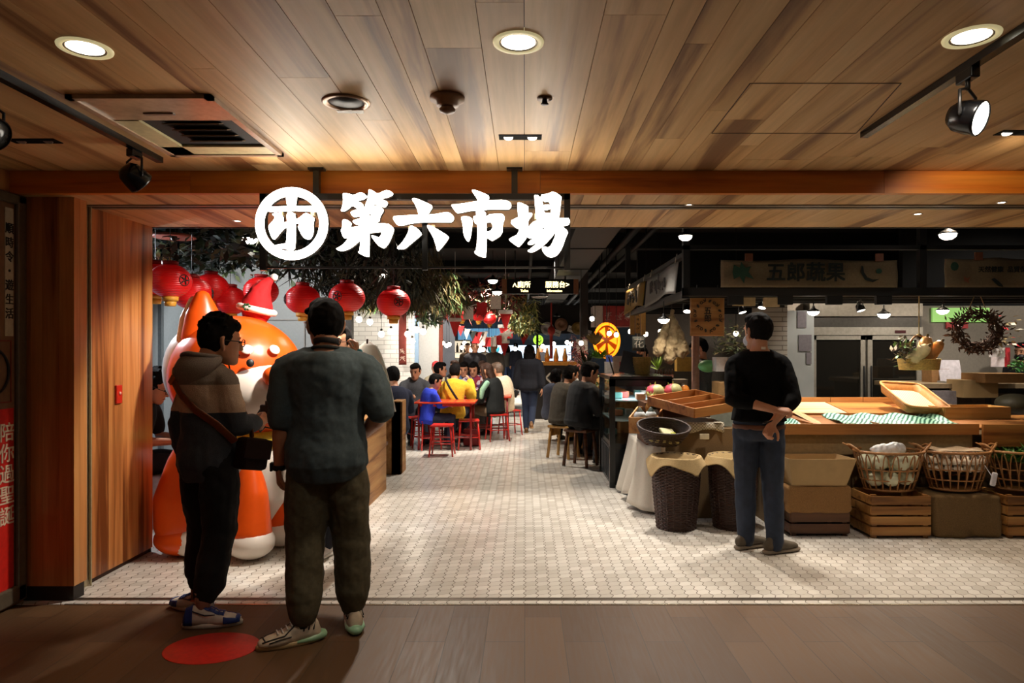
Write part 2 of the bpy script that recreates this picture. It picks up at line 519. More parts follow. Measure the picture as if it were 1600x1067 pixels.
b = MB(); b.bx(-3.06, -2.71, 4.10, 4.2, 0, .09); b.bx(-3.06, -2.73, 4.11, 4.2, .09, HB)
props(b.build('baseboard_pillar', mat(24, 17, 12, .5), auto=False), kind='structure')
boards('wall_reveal', [(-2.78, 4.37, -2.78, 5.10, 1, 0, .16)], .035, HB, 33)
b = MB(); b.bx(-2.98, -2.80, 4.37, 5.095, 0, 3.3); b.bx(-2.98, -2.79, 5.085, 5.10, 0, HB)
props(b.build('wall_reveal_core', mat(60, 34, 18, .6), auto=False), kind='structure')
b = MB(); b.bx(-3.16, -3.01, -2.0, 4.10, 0, HC + .04)
props(b.build('wall_left', W_WALL, auto=False), kind='structure')
# floors
b = MB(); b.bx(-3.2, 6.5, -2.0, 4.03, -.05, 0)
props(b.build('floor_lobby', plank_tile_mat(), auto=False), kind='structure')
b = MB(); b.bx(-7, 12, 4.04, 45, -.05, 0)
props(b.build('floor_market', tile_mat(), auto=False), kind='structure')
b = MB(); b.bx(-2.72, 6.5, 4.028, 4.041, -.05, .003)
props(b.build('trim_threshold', mat(178, 166, 146, .25, .9), auto=False), kind='structure')
b = MB(); b.bx(-2.78, 6.5, 4.105, 4.118, -.02, .0025); b.bx(-2.78, 6.5, 4.132, 4.145, -.02, .0025); b.bx(-2.78, 6.5, 4.118, 4.132, -.02, .001)
props(b.build('trim_floor_rail', mat(110, 100, 88, .35, .7), auto=False), kind='structure')
b = MB(); c = P(331, 1013, 1); 
ct = G(331, 1012)
b.lathe([(0.0001, .0022), (.20, .0022), (.203, .0008)], (ct.x, ct.y, 0), 48, sx=1.15, sy=.92)
props(b.build('floor_sticker', mat(206, 34, 24, .45), auto=True), 'round red sticker on the brown floor tiles in front of the entrance', 'floor sticker')
# the dark hall ceiling with beams, ducts and cable trays
b = MB(); b.bx(-7, 12, 5.1, 45, 3.3, 3.35)
props(b.build('ceiling_market', HALLBLACK, auto=False), kind='structure')
k = 0
for y in (7.2, 10.4, 13.6, 17, 21, 26):
    b = MB(); b.bx(-6, 10, y, y + .22, 3.06, 3.3)
    props(b.build('ceiling_beam', HALLBLACK, auto=False), kind='structure')
b = MB(); b.bx(.5, .95, 5.4, 30, 2.70, 3.04, bev=.01)
for y in range(6, 30, 2): b.bx(.49, .96, y, y + .03, 2.69, 3.05)
props(b.build('air_duct', mat(10, 10, 11, .6, .2), auto=True), 'black rectangular air duct running down the hall under the ceiling', 'duct')
for x, z, r in ((1.35, 2.98, .05), (1.6, 3.0, .035), (.1, 3.0, .03)):
    b = MB(); b.tube([(x, 5.4, z), (x, 30, z)], r, 8, rnd=False)
    for y in range(6, 30, 3): b.bx(x - .01, x + .01, y, y + .02, z, 3.3)
    props(b.build('ceiling_pipe', mat(9, 9, 10, .6, .2)), {.05: 'thick black pipe under the dark hall ceiling beside the duct', .035: 'thinner black pipe under the dark hall ceiling, outside the thick one', .03: 'thin black pipe left of the air duct under the hall ceiling'}[r], 'pipe')
# hall walls
LWALL = -4.3
b = MB(); b.bx(LWALL - .1, LWALL, 4.2, 13, 0, 3.3)
props(b.build('wall_market_left', mat(150, 165, 178, .5, 0, .05), auto=False), kind='structure')
# ------------------------------------------------------------------ the big lit sign over the entrance
SD = 3.84
SG = glow(255, 246, 230, 12.0)
SIDE = mat(18, 17, 16, .35)
sign_loc = P(648, 420, SD + .05)
sign = thing('hanging_sign', 'large white lit sign with a round emblem and four brush-written characters over the entrance', 'sign', sign_loc)
def s3(u, v, dd): return P(u, v, SD) + Vector((0, dd, 0))
def glyph(name, x0, y0, k, strokes, ring=None):
    b = MB()
    for q, st in enumerate(strokes):
        pts = [(x0 + x / k, y0 + y / k) for x, y in st]
        # round the outline a little
        sm = []
        n = len(pts)
        for i in range(n):
            a, c, d = pts[i - 1], pts[i], pts[(i + 1) % n]
            sm += [(c[0] * .76 + a[0] * .24, c[1] * .76 + a[1] * .24), (c[0] * .76 + d[0] * .24, c[1] * .76 + d[1] * .24)]
        b.mi = 0
        e = .0002 * q
        b.prism(sm, s3, e, .012 + e)
        b.mi = 1
        b.prism(sm, s3, .0125 + e, .045)
    if ring:
        cx, cy, ro, ri = ring
        n = 64
        for mi, d0, d1 in ((0, 0, .012), (1, .0125, .045)):
            b.mi = mi
            rr = []
            for k2 in range(n):
                a = 2 * PI * k2 / n; c, s_ = math.cos(a), math.sin(a)
                rr.append([s3(cx + ro * c, cy + ro * s_, d0), s3(cx + ri * c, cy + ri * s_, d0), s3(cx + ri * c, cy + ri * s_, d1), s3(cx + ro * c, cy + ro * s_, d1)])
            b.rings(rr, closed=True)
    return b.build(name, [SG, SIDE], sign, shift=sign_loc, smooth=False)
K = 8.536
glyph('emblem', 390, 280, 7.904, [
    [(445, 150), (580, 150), (575, 240), (560, 345), (470, 345), (455, 290)],
    [(150, 345), (470, 330), (560, 330), (880, 325), (880, 400), (720, 395), (510, 385), (200, 405)],
    [(455, 405), (520, 405), (566, 430), (560, 840), (530, 878), (480, 880), (420, 850), (330, 850), (250, 850), (300, 815), (420, 795), (455, 788), (463, 560)],
    [(268, 428), (345, 408), (410, 450), (412, 540), (470, 518), (470, 578), (400, 620), (305, 744), (278, 735), (240, 640), (230, 570), (300, 500), (310, 460)],
    [(560, 490), (600, 485), (690, 408), (750, 440), (800, 480), (778, 540), (785, 640), (762, 720), (718, 744), (660, 720), (588, 580), (612, 575), (600, 540), (560, 540)]], (455.2, 349, 56.7, 43.6))
glyph('character', 515, 285, K, [
    [(168, 138), (250, 148), (320, 172), (400, 132), (440, 136), (497, 180), (480, 205), (430, 228), (330, 245), (400, 258), (447, 290), (440, 320), (400, 352), (360, 345), (300, 300), (250, 345), (190, 382), (146, 382), (165, 330), (185, 240)],
    [(518, 90), (570, 105), (640, 155), (740, 102), (800, 108), (847, 145), (830, 170), (760, 200), (640, 215), (720, 230), (772, 260), (765, 295), (735, 330), (690, 318), (605, 282), (540, 310), (480, 322), (476, 290), (505, 230), (516, 150)],
    [(275, 390), (370, 355), (520, 325), (625, 303), (690, 333), (722, 365), (665, 455), (560, 445), (557, 408), (450, 428), (330, 462), (290, 435)],
    [(553, 370), (722, 365), (665, 455), (662, 524), (545, 534), (548, 440)],
    [(400, 330), (528, 320), (528, 985), (500, 992), (440, 970), (370, 930), (405, 905), (408, 600)],
    [(300, 518), (330, 497), (545, 440), (662, 440), (662, 524), (525, 545), (400, 562), (348, 560)],
    [(148, 620), (270, 602), (525, 555), (770, 538), (857, 610), (840, 655), (690, 655), (530, 670), (270, 722), (200, 746), (178, 720)],
    [(168, 488), (230, 495), (292, 540), (265, 600), (272, 720), (188, 746), (146, 640), (165, 610)],
    [(695, 650), (770, 543), (857, 610), (840, 680), (790, 800), (732, 874), (698, 870), (640, 835), (543, 705), (600, 710), (660, 737), (690, 690)],
    [(270, 705), (410, 720), (405, 750), (380, 790), (270, 877), (180, 912), (120, 907), (78, 885), (120, 865), (200, 810)],
    [(260, 600), (528, 560), (528, 690), (265, 720)]])
glyph('character', 605, 285, K, [
    [(338, 208), (380, 208), (560, 285), (602, 315), (590, 350), (535, 430), (418, 432), (405, 370), (370, 285), (333, 235)],
    [(83, 455), (110, 445), (420, 430), (600, 428), (730, 405), (820, 393), (888, 450), (885, 500), (850, 530), (720, 522), (540, 525), (350, 535), (200, 572), (138, 570), (95, 520), (76, 480)],
    [(303, 578), (330, 573), (410, 620), (462, 685), (440, 710), (330, 800), (230, 887), (150, 887), (125, 872), (200, 800), (270, 690)],
    [(526, 573), (560, 568), (700, 640), (812, 715), (822, 740), (690, 910), (664, 910), (650, 840), (610, 720), (550, 625)]])
glyph('character', 695, 285, K, [
    [(358, 100), (400, 96), (560, 160), (592, 185), (580, 245), (575, 262), (438, 262), (430, 210), (380, 140)],
    [(80, 293), (180, 290), (430, 248), (600, 238), (800, 230), (882, 270), (887, 325), (850, 360), (690, 350), (480, 365), (330, 375), (180, 407), (150, 397), (110, 345)],
    [(210, 458), (270, 450), (330, 458), (368, 490), (366, 560), (345, 720), (320, 786), (293, 777), (250, 700), (240, 560)],
    [(408, 378), (510, 368), (557, 420), (557, 992), (510, 997), (440, 972), (385, 930), (425, 895), (440, 550), (400, 547), (370, 458), (425, 440)],
    [(550, 430), (740, 410), (790, 438), (798, 480), (770, 560), (767, 690), (640, 777), (610, 767), (550, 720), (550, 662), (620, 640), (640, 590), (625, 535), (600, 522), (550, 535)]])
glyph('character', 785, 285, K, [
    [(196, 273), (230, 263), (340, 313), (347, 340), (342, 600), (337, 720), (232, 852), (205, 855), (86, 765), (100, 743), (225, 685), (215, 500)],
    [(92, 520), (210, 460), (345, 403), (402, 408), (395, 440), (345, 500), (340, 580), (220, 612), (188, 607)],
    [(426, 165), (480, 168), (545, 270), (550, 412), (655, 402), (660, 482), (540, 490), (480, 502), (450, 482), (430, 210)],
    [(503, 163), (600, 153), (680, 116), (788, 185), (785, 220), (757, 484), (652, 484), (643, 245), (550, 258)],
    [(540, 302), (630, 290), (652, 350), (560, 368), (540, 352)],
    [(460, 420), (660, 405), (757, 400), (757, 484), (660, 477), (480, 502)],
    [(438, 503), (540, 505), (870, 463), (907, 515), (882, 567), (810, 575), (560, 602), (480, 575), (425, 560)],
    [(342, 592), (440, 500), (560, 520), (560, 600), (430, 618), (375, 690), (345, 738), (328, 720)],
    [(425, 622), (560, 598), (480, 690), (400, 742), (345, 742)],
    [(480, 640), (585, 615), (570, 690), (480, 790), (390, 828), (336, 820), (350, 790), (420, 740)],
    [(570, 598), (712, 598), (700, 680), (560, 830), (480, 890), (400, 932), (326, 915), (380, 880), (500, 780), (580, 680)],
    [(560, 600), (790, 575), (882, 655), (850, 720), (800, 870), (740, 962), (680, 995), (618, 992), (560, 950), (523, 880), (560, 850), (610, 870), (650, 840), (715, 690), (700, 640), (560, 650)]])
FD = 3.93
b = MB()
def fr(x0, y0, x1, y1, w=.035):
    a, c = P(x0, y0, FD), P(x1, y1, FD)
    b.box((a + c) / 2, (abs(c.x - a.x) + w, w, abs(c.z - a.z) + w))
fr(412, 308, 886, 308); fr(412, 418, 886, 418, .012); fr(412, 308, 412, 418); fr(886, 308, 886, 418); fr(664, 308, 664, 418, .03)
b.build('frame', SIDE, sign, shift=sign_loc)
for x in (495, 804):
    b = MB(); a = P(x, 303, FD); b.box((a.x, a.y, (a.z + HC) / 2), (.035, .035, HC - a.z)); b.box((a.x, a.y, HC - .006), (.09, .05, .012))
    b.build('hanger', SIDE, sign, shift=sign_loc)
for x, y in ((640, 357), (676, 355), (838, 337), (437, 332), (487, 332)):
    b = MB(); a = P(x, y, SD); b.box((a.x, a.y + .05, a.z), (.02, .07, .03)); b.build('bracket', mat(190, 170, 130, .4, .3), sign, shift=sign_loc)
# ------------------------------------------------------------------ ceiling fittings of the lobby
def CP(x, y, h=HC):
    d = (h - EYE) * F / (CY - y); return Vector(((x - CX) * d / F, d, h))
def downlight(x, y, label, watts):
    c = CP(x, y)
    t = thing('ceiling_downlight', label, 'ceiling light', c, group='round downlights in the wooden ceiling')
    MB().lathe([(.062, .012), (.066, -.004), (.086, -.005), (.088, .002), (.085, .012)], n=40).build('trim_ring', glow(214, 200, 150, .55), t)
    MB().lathe([(.001, -.001), (.058, -.001), (.06, .008)], n=36).build('diffuser', glow(255, 246, 226, 9), t)
    MB().lathe([(.059, .009), (.0605, -.0025), (.0655, -.0035), (.067, .01)], n=40).build('inner_ring', mat(120, 108, 88, .4, .5), t)
    lamp('SPOT', c - V(0, 0, .02), watts, NEUT, size=.06, angle=130, blend=.8)
downlight(133, 75, 'round lit downlight above the air conditioner grille', 3)
downlight(810, 66, 'round lit downlight in the middle of the wooden ceiling', 26)
downlight(1518, 57, 'round lit downlight beside the black track', 26)
# empty downlight ring with hanging paper flaps
c = CP(541, 160)
t = thing('open_downlight', 'open recessed ring with bent white flaps in the wooden ceiling, unlit', 'ceiling light', c)
MB().lathe([(.075, .01), (.078, -.006), (.10, -.005), (.102, .004), (.09, .01)], n=36).build('trim_ring', mat(150, 120, 95, .3, .6), t)
MB().lathe([(.001, -.001), (.074, -.0005), (.074, .006)], n=30).build('recess', mat(46, 36, 30, .5), t)
for a, ox in ((-.6, -.02), (.5, .03)):
    b = MB(); b.prism([(-.03, .02), (.03, .03), (.06, -.10), (-.01, -.07)], lambda u, v, d: Vector((ox + u, v + .03, -.030 + v * .24 - d)), 0, .003)
    b.build('flap', mat(246, 243, 236, .8), t)
c = CP(699, 152)
t = thing('smoke_detector', 'beige dome smoke detector on the wooden ceiling', 'detector', c)
MB().lathe([(.001, .002), (.072, .001), (.072, -.012), (.05, -.02), (.046, -.036), (.03, -.04), (.001, -.04)], n=30).build('base', mat(176, 140, 110, .4), t)
MB().lathe([(.001, -.04), (.026, -.041), (.034, -.05), (.03, -.062), (.001, -.07)], n=24).build('sensor_head', mat(140, 106, 84, .35), t)
c = CP(851, 153)
t = thing('sprinkler_head', 'small round sprinkler rose on the wooden ceiling', 'sprinkler', c)
MB().lathe([(.001, .001), (.032, .001), (.031, -.006), (.014, -.008), (.001, -.008)], n=24).build('rose', mat(90, 66, 50, .4, .4), t)
MB().lathe([(.001, -.008), (.01, -.008), (.012, -.02), (.017, -.026), (.001, -.028)], n=16).build('nozzle', mat(40, 32, 28, .4, .5), t)
def twin(x, y, w, label, on, watts=0, tgt=None):
    c = CP(x, y)
    t = thing('twin_spotlight', label, 'ceiling light', c, group='twin recessed spots in the wooden ceiling')
    b = MB(); b.box((0, 0, .004), (w, .075, .014)); b.build('housing', mat(6, 6, 6, .9, spec=.1), t)
    for sx in (-1, 1):
        MB().lathe([(.001, -.004), (.018, -.004), (.022, -.0045), (.023, .004)], (sx * w * .28, 0, 0), 24, axis=(.0, .3, 1)).build('lens', glow(255, 240, 220, 12) if on else mat(120, 110, 100, .3), t)
    if watts: lamp('SPOT', c - V(0, 0, .03), watts, WARM, tgt, size=.04, angle=110)
twin(813, 214, .21, 'lit black twin spotlight in the ceiling above the sign', True, 42, (-.05, 3.55, 1.0))
twin(54, 220, .24, 'unlit black twin spotlight left of the air conditioner grille', False)
twin(1592, 207, .2, 'lit black twin spotlight at the far right of the ceiling', True, 16, (2.7, 4.0, 2.0))
# hatch in the ceiling
b = MB(); q = [CP(1112, 208), CP(1172, 130), CP(1408, 130), CP(1338, 208)]
for k in range(4):
    a_, c_ = q[k], q[(k + 1) % 4]; v = c_ - a_; b.box((a_ + c_) / 2 - V(0, 0, .0008), (v.length, .004, .0016), rz=math.atan2(v.y, v.x))
props(b.build('trim_hatch', mat(60, 40, 24, .7), auto=False), kind='structure')
# air conditioner cassette
A = CP(326, 147); B = CP(442, 240)
x1, y0, y1 = A.x + .01, A.y, B.y
x0 = CP(250, 243).x - .01
loc = Vector(((x0 + x1) / 2, (y0 + y1) / 2, HC))
x0 = CP(110, 152).x
loc = Vector(((x0 + x1) / 2, (y0 + y1) / 2, HC))
ac = thing('air_conditioner', 'beige ceiling air conditioner panel with a louvred outlet', 'air conditioner', loc)
hw, hd = (x1 - x0) / 2, (y1 - y0) / 2
ACM = mat(178, 150, 122, .25)
b = MB()
b.bx(-hw, hw, -hd, -hd + .03, -.018, .004); b.bx(-hw, hw, hd - .03, hd, -.018, .004); b.bx(-hw, -hw + .03, -hd, hd, -.018, .004); b.bx(hw - .03, hw, -hd, hd, -.018, .004)
b.build('frame', ACM, ac)
b = MB(); b.bx(-hw + .03, hw - .03, -hd + .03, -hd + .29, -.01, .002); b.build('cover_panel', ACM, ac)
b = MB(); b.box((-.02, -hd + .2, -.013), (.13, .02, .006)); b.build('handle', mat(110, 90, 74, .4), ac)
b = MB(); b.bx(-hw + .03, hw - .03, -hd + .29, hd - .03, -.0005, .002); b.build('outlet', mat(14, 12, 10, .8), ac)
for k in range(4):
    b = MB(); b.box((.06, -hd + .34 + k * .085, -.008), (2 * hw - .34, .05, .004), Matrix.Rotation(.35, 3, 'X')); b.build('louvre', mat(150, 120, 92, .35), ac)
b = MB(); b.bx(-hw + .03, hw - .03, hd - .16, hd - .03, -.013, -.002); b.bx(-hw + .03, -hw + .14, -hd + .29, hd - .03, -.013, -.002); b.build('diffuser_tray', mat(196, 184, 140, .4), ac)
# tracks and their spots
def track(p0, p1, label):
    b = MB(); c = (p0 + p1) / 2
    v = p1 - p0
    b.box(c - V(0, 0, .015), (.036, v.length, .03), rz=math.atan2(v.y, v.x) - PI / 2)
    return props(b.build('lighting_track', GLOSSBLACK), label, 'track')
track(CP(250, 246) , CP(-160, 26), 'black lighting track left of the air conditioner')
track(CP(1350, 206), CP(1660, 0), 'black lighting track at the right of the ceiling')
def trackspot(p, drop, aim, r, label, on=None, watts=0, tgt=None, tip=None):
    t = thing('track_spotlight', label, 'spotlight', p, group='black spotlights on the ceiling tracks')
    aim = Vector(aim).normalized(); side = aim.cross(Vector((0, 0, 1))).normalized()
    MB().box((0, 0, -.05), (.035, .09, .04), bev=.004).build('adapter', GLOSSBLACK, t)
    c = Vector((0, 0, -drop))
    b = MB()
    b.tube([(0, 0, -.06), (0, 0, -drop + r * 1.75)], .009, 8)
    for s_ in (-1, 1): b.tube([V(0, 0, -drop + r * 1.75), c + side * s_ * r * 1.12 + V(0, 0, r * 1.4), c + side * s_ * r * 1.12], .006, 6)
    b.build('yoke', mat(70, 68, 66, .35, .6) if on else GLOSSBLACK, t)
    MB().lathe([(.001, -r * 1.1), (r * .6, -r * 1.0), (r * .9, -r * .6), (r, 0), (r * 1.04, r * .62), (r * 1.04, r * .75), (r * .97, r * .8)], c, 28, aim, cap=False).build('lamp_head', GLOSSBLACK, t)
    MB().lathe([(.001, r * .68), (r * .97, r * .7), (r * .98, r * .66)], c, 26, aim).build('lens', glow(255, 246, 230, 10) if on else mat(60, 58, 56, .2), t)
    if watts: lamp('SPOT', p + c + aim * r * .85, watts, NEUT, p + c + aim, size=.05, angle=60)
p = CP(210, 226); trackspot(p + V(0, 0, -.0), .165, (.35, .55, -.5), .062, 'black spotlight hanging at the end of the left track')
p = CP(-22, 112); trackspot(p, .22, (.9, -.2, -.45), .062, 'black spotlight cut by the left edge of the photo')
p = CP(1512, 97); trackspot(p, .2, (.55, -.75, -.36), .06, 'black spotlight with a lit lens on the right track', True, 10)
# small recessed lights in the passage ceiling
for x, y in ((371, 345), (1434, 334), (1076, 320), (1565, 316)):
    c = CP(x, y, HB)
    t = thing('passage_downlight', {371: 'tiny lit downlight in the passage ceiling left of the sign', 1434: 'tiny lit downlight in the passage ceiling towards the right', 1076: 'tiny bright dot of a light by the shutter rail', 1565: 'tiny light by the shutter rail at the far right'}[x], 'ceiling light', c, group='tiny downlights in the passage ceiling')
    MB().lathe([(.001, -.002), (.02, -.002), (.021, .004)], n=16).build('lens', glow(255, 240, 220, 14), t)
    MB().lathe([(.021, .004), (.022, -.004), (.03, -.003), (.031, .003)], n=18).build('rim', mat(200, 190, 175, .4), t)
    if x == 371: lamp('SPOT', c - V(0, 0, .01), 9, NEUT, size=.03, angle=80)
    if x == 1434: lamp('SPOT', c - V(0, 0, .01), 34, NEUT, (2.9, 5.7, .5), size=.03, angle=85)
# ------------------------------------------------------------------ notice board on the left wall
nb_loc = Vector((-3.01, 3.6, 0))
nb = thing('notice_board', 'framed upright notice board with a red lower poster on the left wall', 'notice board', nb_loc)
X0 = -3.01
NF = mat(92, 80, 64, .4)
yA, yB, zt = 2.9, 4.085, 2.42
b = MB()
b.bx(X0, X0 + .035, yB - .075, yB, .02, zt, bev=.012); b.bx(X0, X0 + .035, yA, yB, zt - .06, zt, bev=.012); b.bx(X0, X0 + .035, yA, yB, .02, .12, bev=.01); b.bx(X0, X0 + .035, yA, yA + .05, .02, zt, bev=.012)
b.build('frame', NF, nb, shift=nb_loc)
b = MB(); b.bx(X0, X0 + .012, yA + .03, yB - .05, .1, zt - .04); b.build('panel', mat(120, 84, 56, .6), nb, shift=nb_loc)
b = MB(); b.bx(X0 + .012, X0 + .016, 3.935, 3.998, 1.585, 2.33); b.build('paper_strip', mat(190, 178, 150, .7), nb, shift=nb_loc)
text('順時令・遊生活', .066, mat(20, 16, 12, .7), nb, (X0 + .018, 3.966, 1.96), (PI / 2, 0, PI / 2), .0008, .0008, vertical=True, shift=nb_loc, lead=1.25)
b = MB(); b.bx(X0 + .012, X0 + .016, yA + .05, 4.0, .11, 1.165); b.build('red_poster', mat(206, 28, 14, .5), nb, shift=nb_loc)
text('陪你過聖誕', .115, mat(226, 200, 170, .6), nb, (X0 + .018, 3.945, .78), (PI / 2, 0, PI / 2), .0008, .0012, vertical=True, shift=nb_loc, lead=1.05)
b = MB(); b.tube([(X0 + .018, 3.84 + .12 * math.cos(a * PI / 18), 1.38 + .13 * math.sin(a * PI / 18)) for a in range(36)], .007, 6, closed=True); b.build('round_mark', mat(20, 16, 12, .6), nb, shift=nb_loc)
b = MB()
for a_ in (3.62, 3.985): b.bx(X0 + .012, X0 + .016, a_ - .006, a_, 1.20, 1.56)
b.bx(X0 + .012, X0 + .016, 3.62, 3.985, 1.20, 1.206); b.bx(X0 + .012, X0 + .016, 3.62, 3.985, 1.554, 1.56); b.build('border', mat(130, 40, 26, .6), nb, shift=nb_loc)
# call point on the reveal
c = P(192, 616, 4.66)
cp = thing('call_point', 'small red push-button plate on the wooden wall', 'switch', Vector((-2.78, c.y, c.z)))
MB().box((.008, 0, 0), (.016, .065, .125), bev=.004).build('plate', mat(190, 40, 24, .35), cp)
MB().lathe([(.001, 0), (.012, 0), (.01, .008), (.001, .009)], (.016, 0, .008), 16, (1, 0, 0)).build('button', mat(222, 150, 130, .3), cp)
# ------------------------------------------------------------------ people
SKIN = mat(196, 140, 108, .5, 0, .06, 20, sss=.0)
HAIR = mat(14, 11, 10, .85, 0, .3, 60, spec=.15)
HAIRB = mat(52, 32, 22, .7, 0, .3, 60, spec=.25)
HAIRG = mat(96, 76, 62, .55, 0, .3, 60)
EYE_M = mat(16, 12, 10, .2)
LIP = mat(150, 84, 70, .5)
def lerp(a, b, t): return Vector(a).lerp(Vector(b), t)
def rotz(v, a): return Matrix.Rotation(a, 3, 'Z') @ Vector(v)
STAND = dict(P=(0, 0, .93), C=(0, -.01, 1.45), H=(0, .02, 1.59), SL=(-.185, 0, 1.355), SR=(.185, 0, 1.355),
             EL=(-.23, -.03, 1.10), ER=(.23, -.03, 1.10), WL=(-.23, .03, .86), WR=(.23, .03, .86), DL=(0, .1, -1), DR=(0, .1, -1),
             KL=(-.10, .02, .50), KR=(.10, .02, .50), AL=(-.11, -.02, .09), AR=(.11, -.02, .09), fl=8, fr=-8, hy=0, hp=0, mid=0)
SIT = dict(STAND, P=(0, 0, .52), C=(0, .08, 1.02), H=(0, .14, 1.155), SL=(-.185, .08, .925), SR=(.185, .08, .925), EL=(-.24, .14, .70), ER=(.24, .14, .70),
           WL=(-.12, .36, .76), WR=(.12, .36, .76), DL=(.3, 1, 0), DR=(-.3, 1, 0), KL=(-.12, .42, .52), KR=(.12, .42, .52), AL=(-.12, .38, .09), AR=(.12, .38, .09), mid=-.04)
def hand(b, w, d, palm, s=1, curl=.35, left=True, grip=0):
    """palm and five bent fingers: w wrist, d direction of the fingers, palm = direction the palm faces"""
    w, d = Vector(w), Vector(d).normalized()
    palm = Vector(palm); palm = (palm - d * palm.dot(d))
    palm = palm.normalized() if palm.length > 1e-4 else d.orthogonal().normalized()
    a = d.cross(palm) * (1 if left else -1)          # towards the thumb
    b.tube([w - d * .015 * s, w + d * .03 * s, w + d * .085 * s], [(.026 * s, .021 * s), (.036 * s, .019 * s), (.040 * s, .016 * s)], 12, side=a)
    for k, (off, ln) in enumerate(((.029, .070), (.010, .080), (-.010, .074), (-.028, .058))):
        p = w + d * (.078 - .004 * abs(k - 1)) * s + a * off * s
        dd = (d + a * off * 1.6).normalized()
        pts = [p]
        for j, (q, fr_) in enumerate(((.0, .42), (1.0, .33), (1.7, .25))):
            ang = curl * (.35 + .9 * q) * (1 + .12 * k)
            pts.append(pts[-1] + (dd * math.cos(ang) + palm * math.sin(ang)) * ln * fr_ * s)
        b.tube(pts, [.0098 * s, .0094 * s, .0088 * s, .0076 * s], 8)
    p = w + d * .022 * s + a * .028 * s
    t1 = p + (d * .6 + a * .7 + palm * (.25 + grip)).normalized() * .042 * s
    t2 = t1 + (d * .85 + a * .22 + palm * (.35 + grip)).normalized() * .034 * s
    t3 = t2 + (d * .9 + palm * (.4 + grip)).normalized() * .022 * s
    b.tube([p, t1, t2, t3], [.014 * s, .012 * s, .0105 * s, .0085 * s], 8)

TORSO = [(-.20, .135, .105, -.01), (-.08, .170, .122, -.015), (.05, .168, .118, -.012), (.25, .150, .104, 0), (.45, .150, .106, .004), (.65, .164, .114, .004), (.82, .168, .112, 0), (.93, .140, .094, -.004), (1.0, .085, .070, -.004), (1.06, .058, .058, 0)]
def spine(j, t):
    P_, C_ = Vector(j['P']), Vector(j['C'])
    return P_.lerp(C_, t) + Vector((0, j['mid'], 0)) * (4 * t * (1 - t) if 0 < t < 1 else 0)
def torso(b, j, grow=0, t0=-.2, t1=1.06, w=1, dp=1, flare=0, n=18, belly=0):
    hip = (Vector(j['KR']) - Vector(j['KL'])); sh = Vector(j['SR']) - Vector(j['SL'])
    hip = Vector((1, 0, 0)); sh = sh.normalized()
    rr = []
    ts = [t0] + [q[0] for q in TORSO if t0 < q[0] < t1] + [t1]
    for t in ts:
        k = 0
        while k < len(TORSO) - 2 and TORSO[k + 1][0] < t: k += 1
        q0, q1 = TORSO[k], TORSO[k + 1]
        f = (t - q0[0]) / (q1[0] - q0[0])
        rx, ry, yo = [q0[i] + (q1[i] - q0[i]) * f for i in (1, 2, 3)]
        a = hip.lerp(sh, min(max(t, 0), 1)); c = spine(j, t)
        dn = (spine(j, t + .04) - spine(j, t - .04)).normalized()
        a = (a - dn * a.dot(dn)).normalized(); fw = dn.cross(a)
        g = grow + flare * max(0, .8 - t)
        bl = belly * math.exp(-((t - .3) / .25) ** 2)
        rr.append([c + fw * (yo + bl * .5) + a * (rx * w + g) * math.cos(2 * PI * m / n) + fw * ((ry + bl * .5) * dp + g) * math.sin(2 * PI * m / n) for m in range(n)])
    b.rings(rr)
HEAD = [(-.118, .020, .020, .060), (-.108, .036, .042, .052), (-.085, .052, .062, .034), (-.05, .063, .080, .014), (-.01, .070, .092, .002), (.035, .0745, .098, -.004), (.075, .068, .090, -.008), (.100, .048, .066, -.010), (.114, .022, .032, -.012), (.118, .006, .008, -.012)]
def headm(j): return 1.12 * Matrix.Rotation(math.radians(j['hy']), 3, 'Z') @ Matrix.Rotation(math.radians(j['hp']), 3, 'X')
def headmesh(b, c, m):
    rr = []
    for z, rx, ry, yo in HEAD:
        rr.append([c + m @ Vector((rx * math.cos(2 * PI * k / 18), yo + ry * math.sin(2 * PI * k / 18), z)) for k in range(18)])
    b.rings(rr)
    b.tube([c + m @ V(0, .088, .012), c + m @ V(0, .100, -.012), c + m @ V(0, .108, -.030)], [.009, .012, .014], 8)   # nose
    b.tube([c + m @ V(-.018, .086, -.062), c + m @ V(.018, .086, -.062)], .010, 8)                                     # lips
    b.tube([c + m @ V(-.045, .078, .024), c + m @ V(.045, .078, .024)], .011, 8)                                      # brow
    for s in (-1, 1):
        b.tube([c + m @ V(s * .071, -.004, -.040), c + m @ V(s * .080, -.014, -.012), c + m @ V(s * .081, -.018, .016), c + m @ V(s * .074, -.006, .026)], [.008, .012, .013, .008], 8)
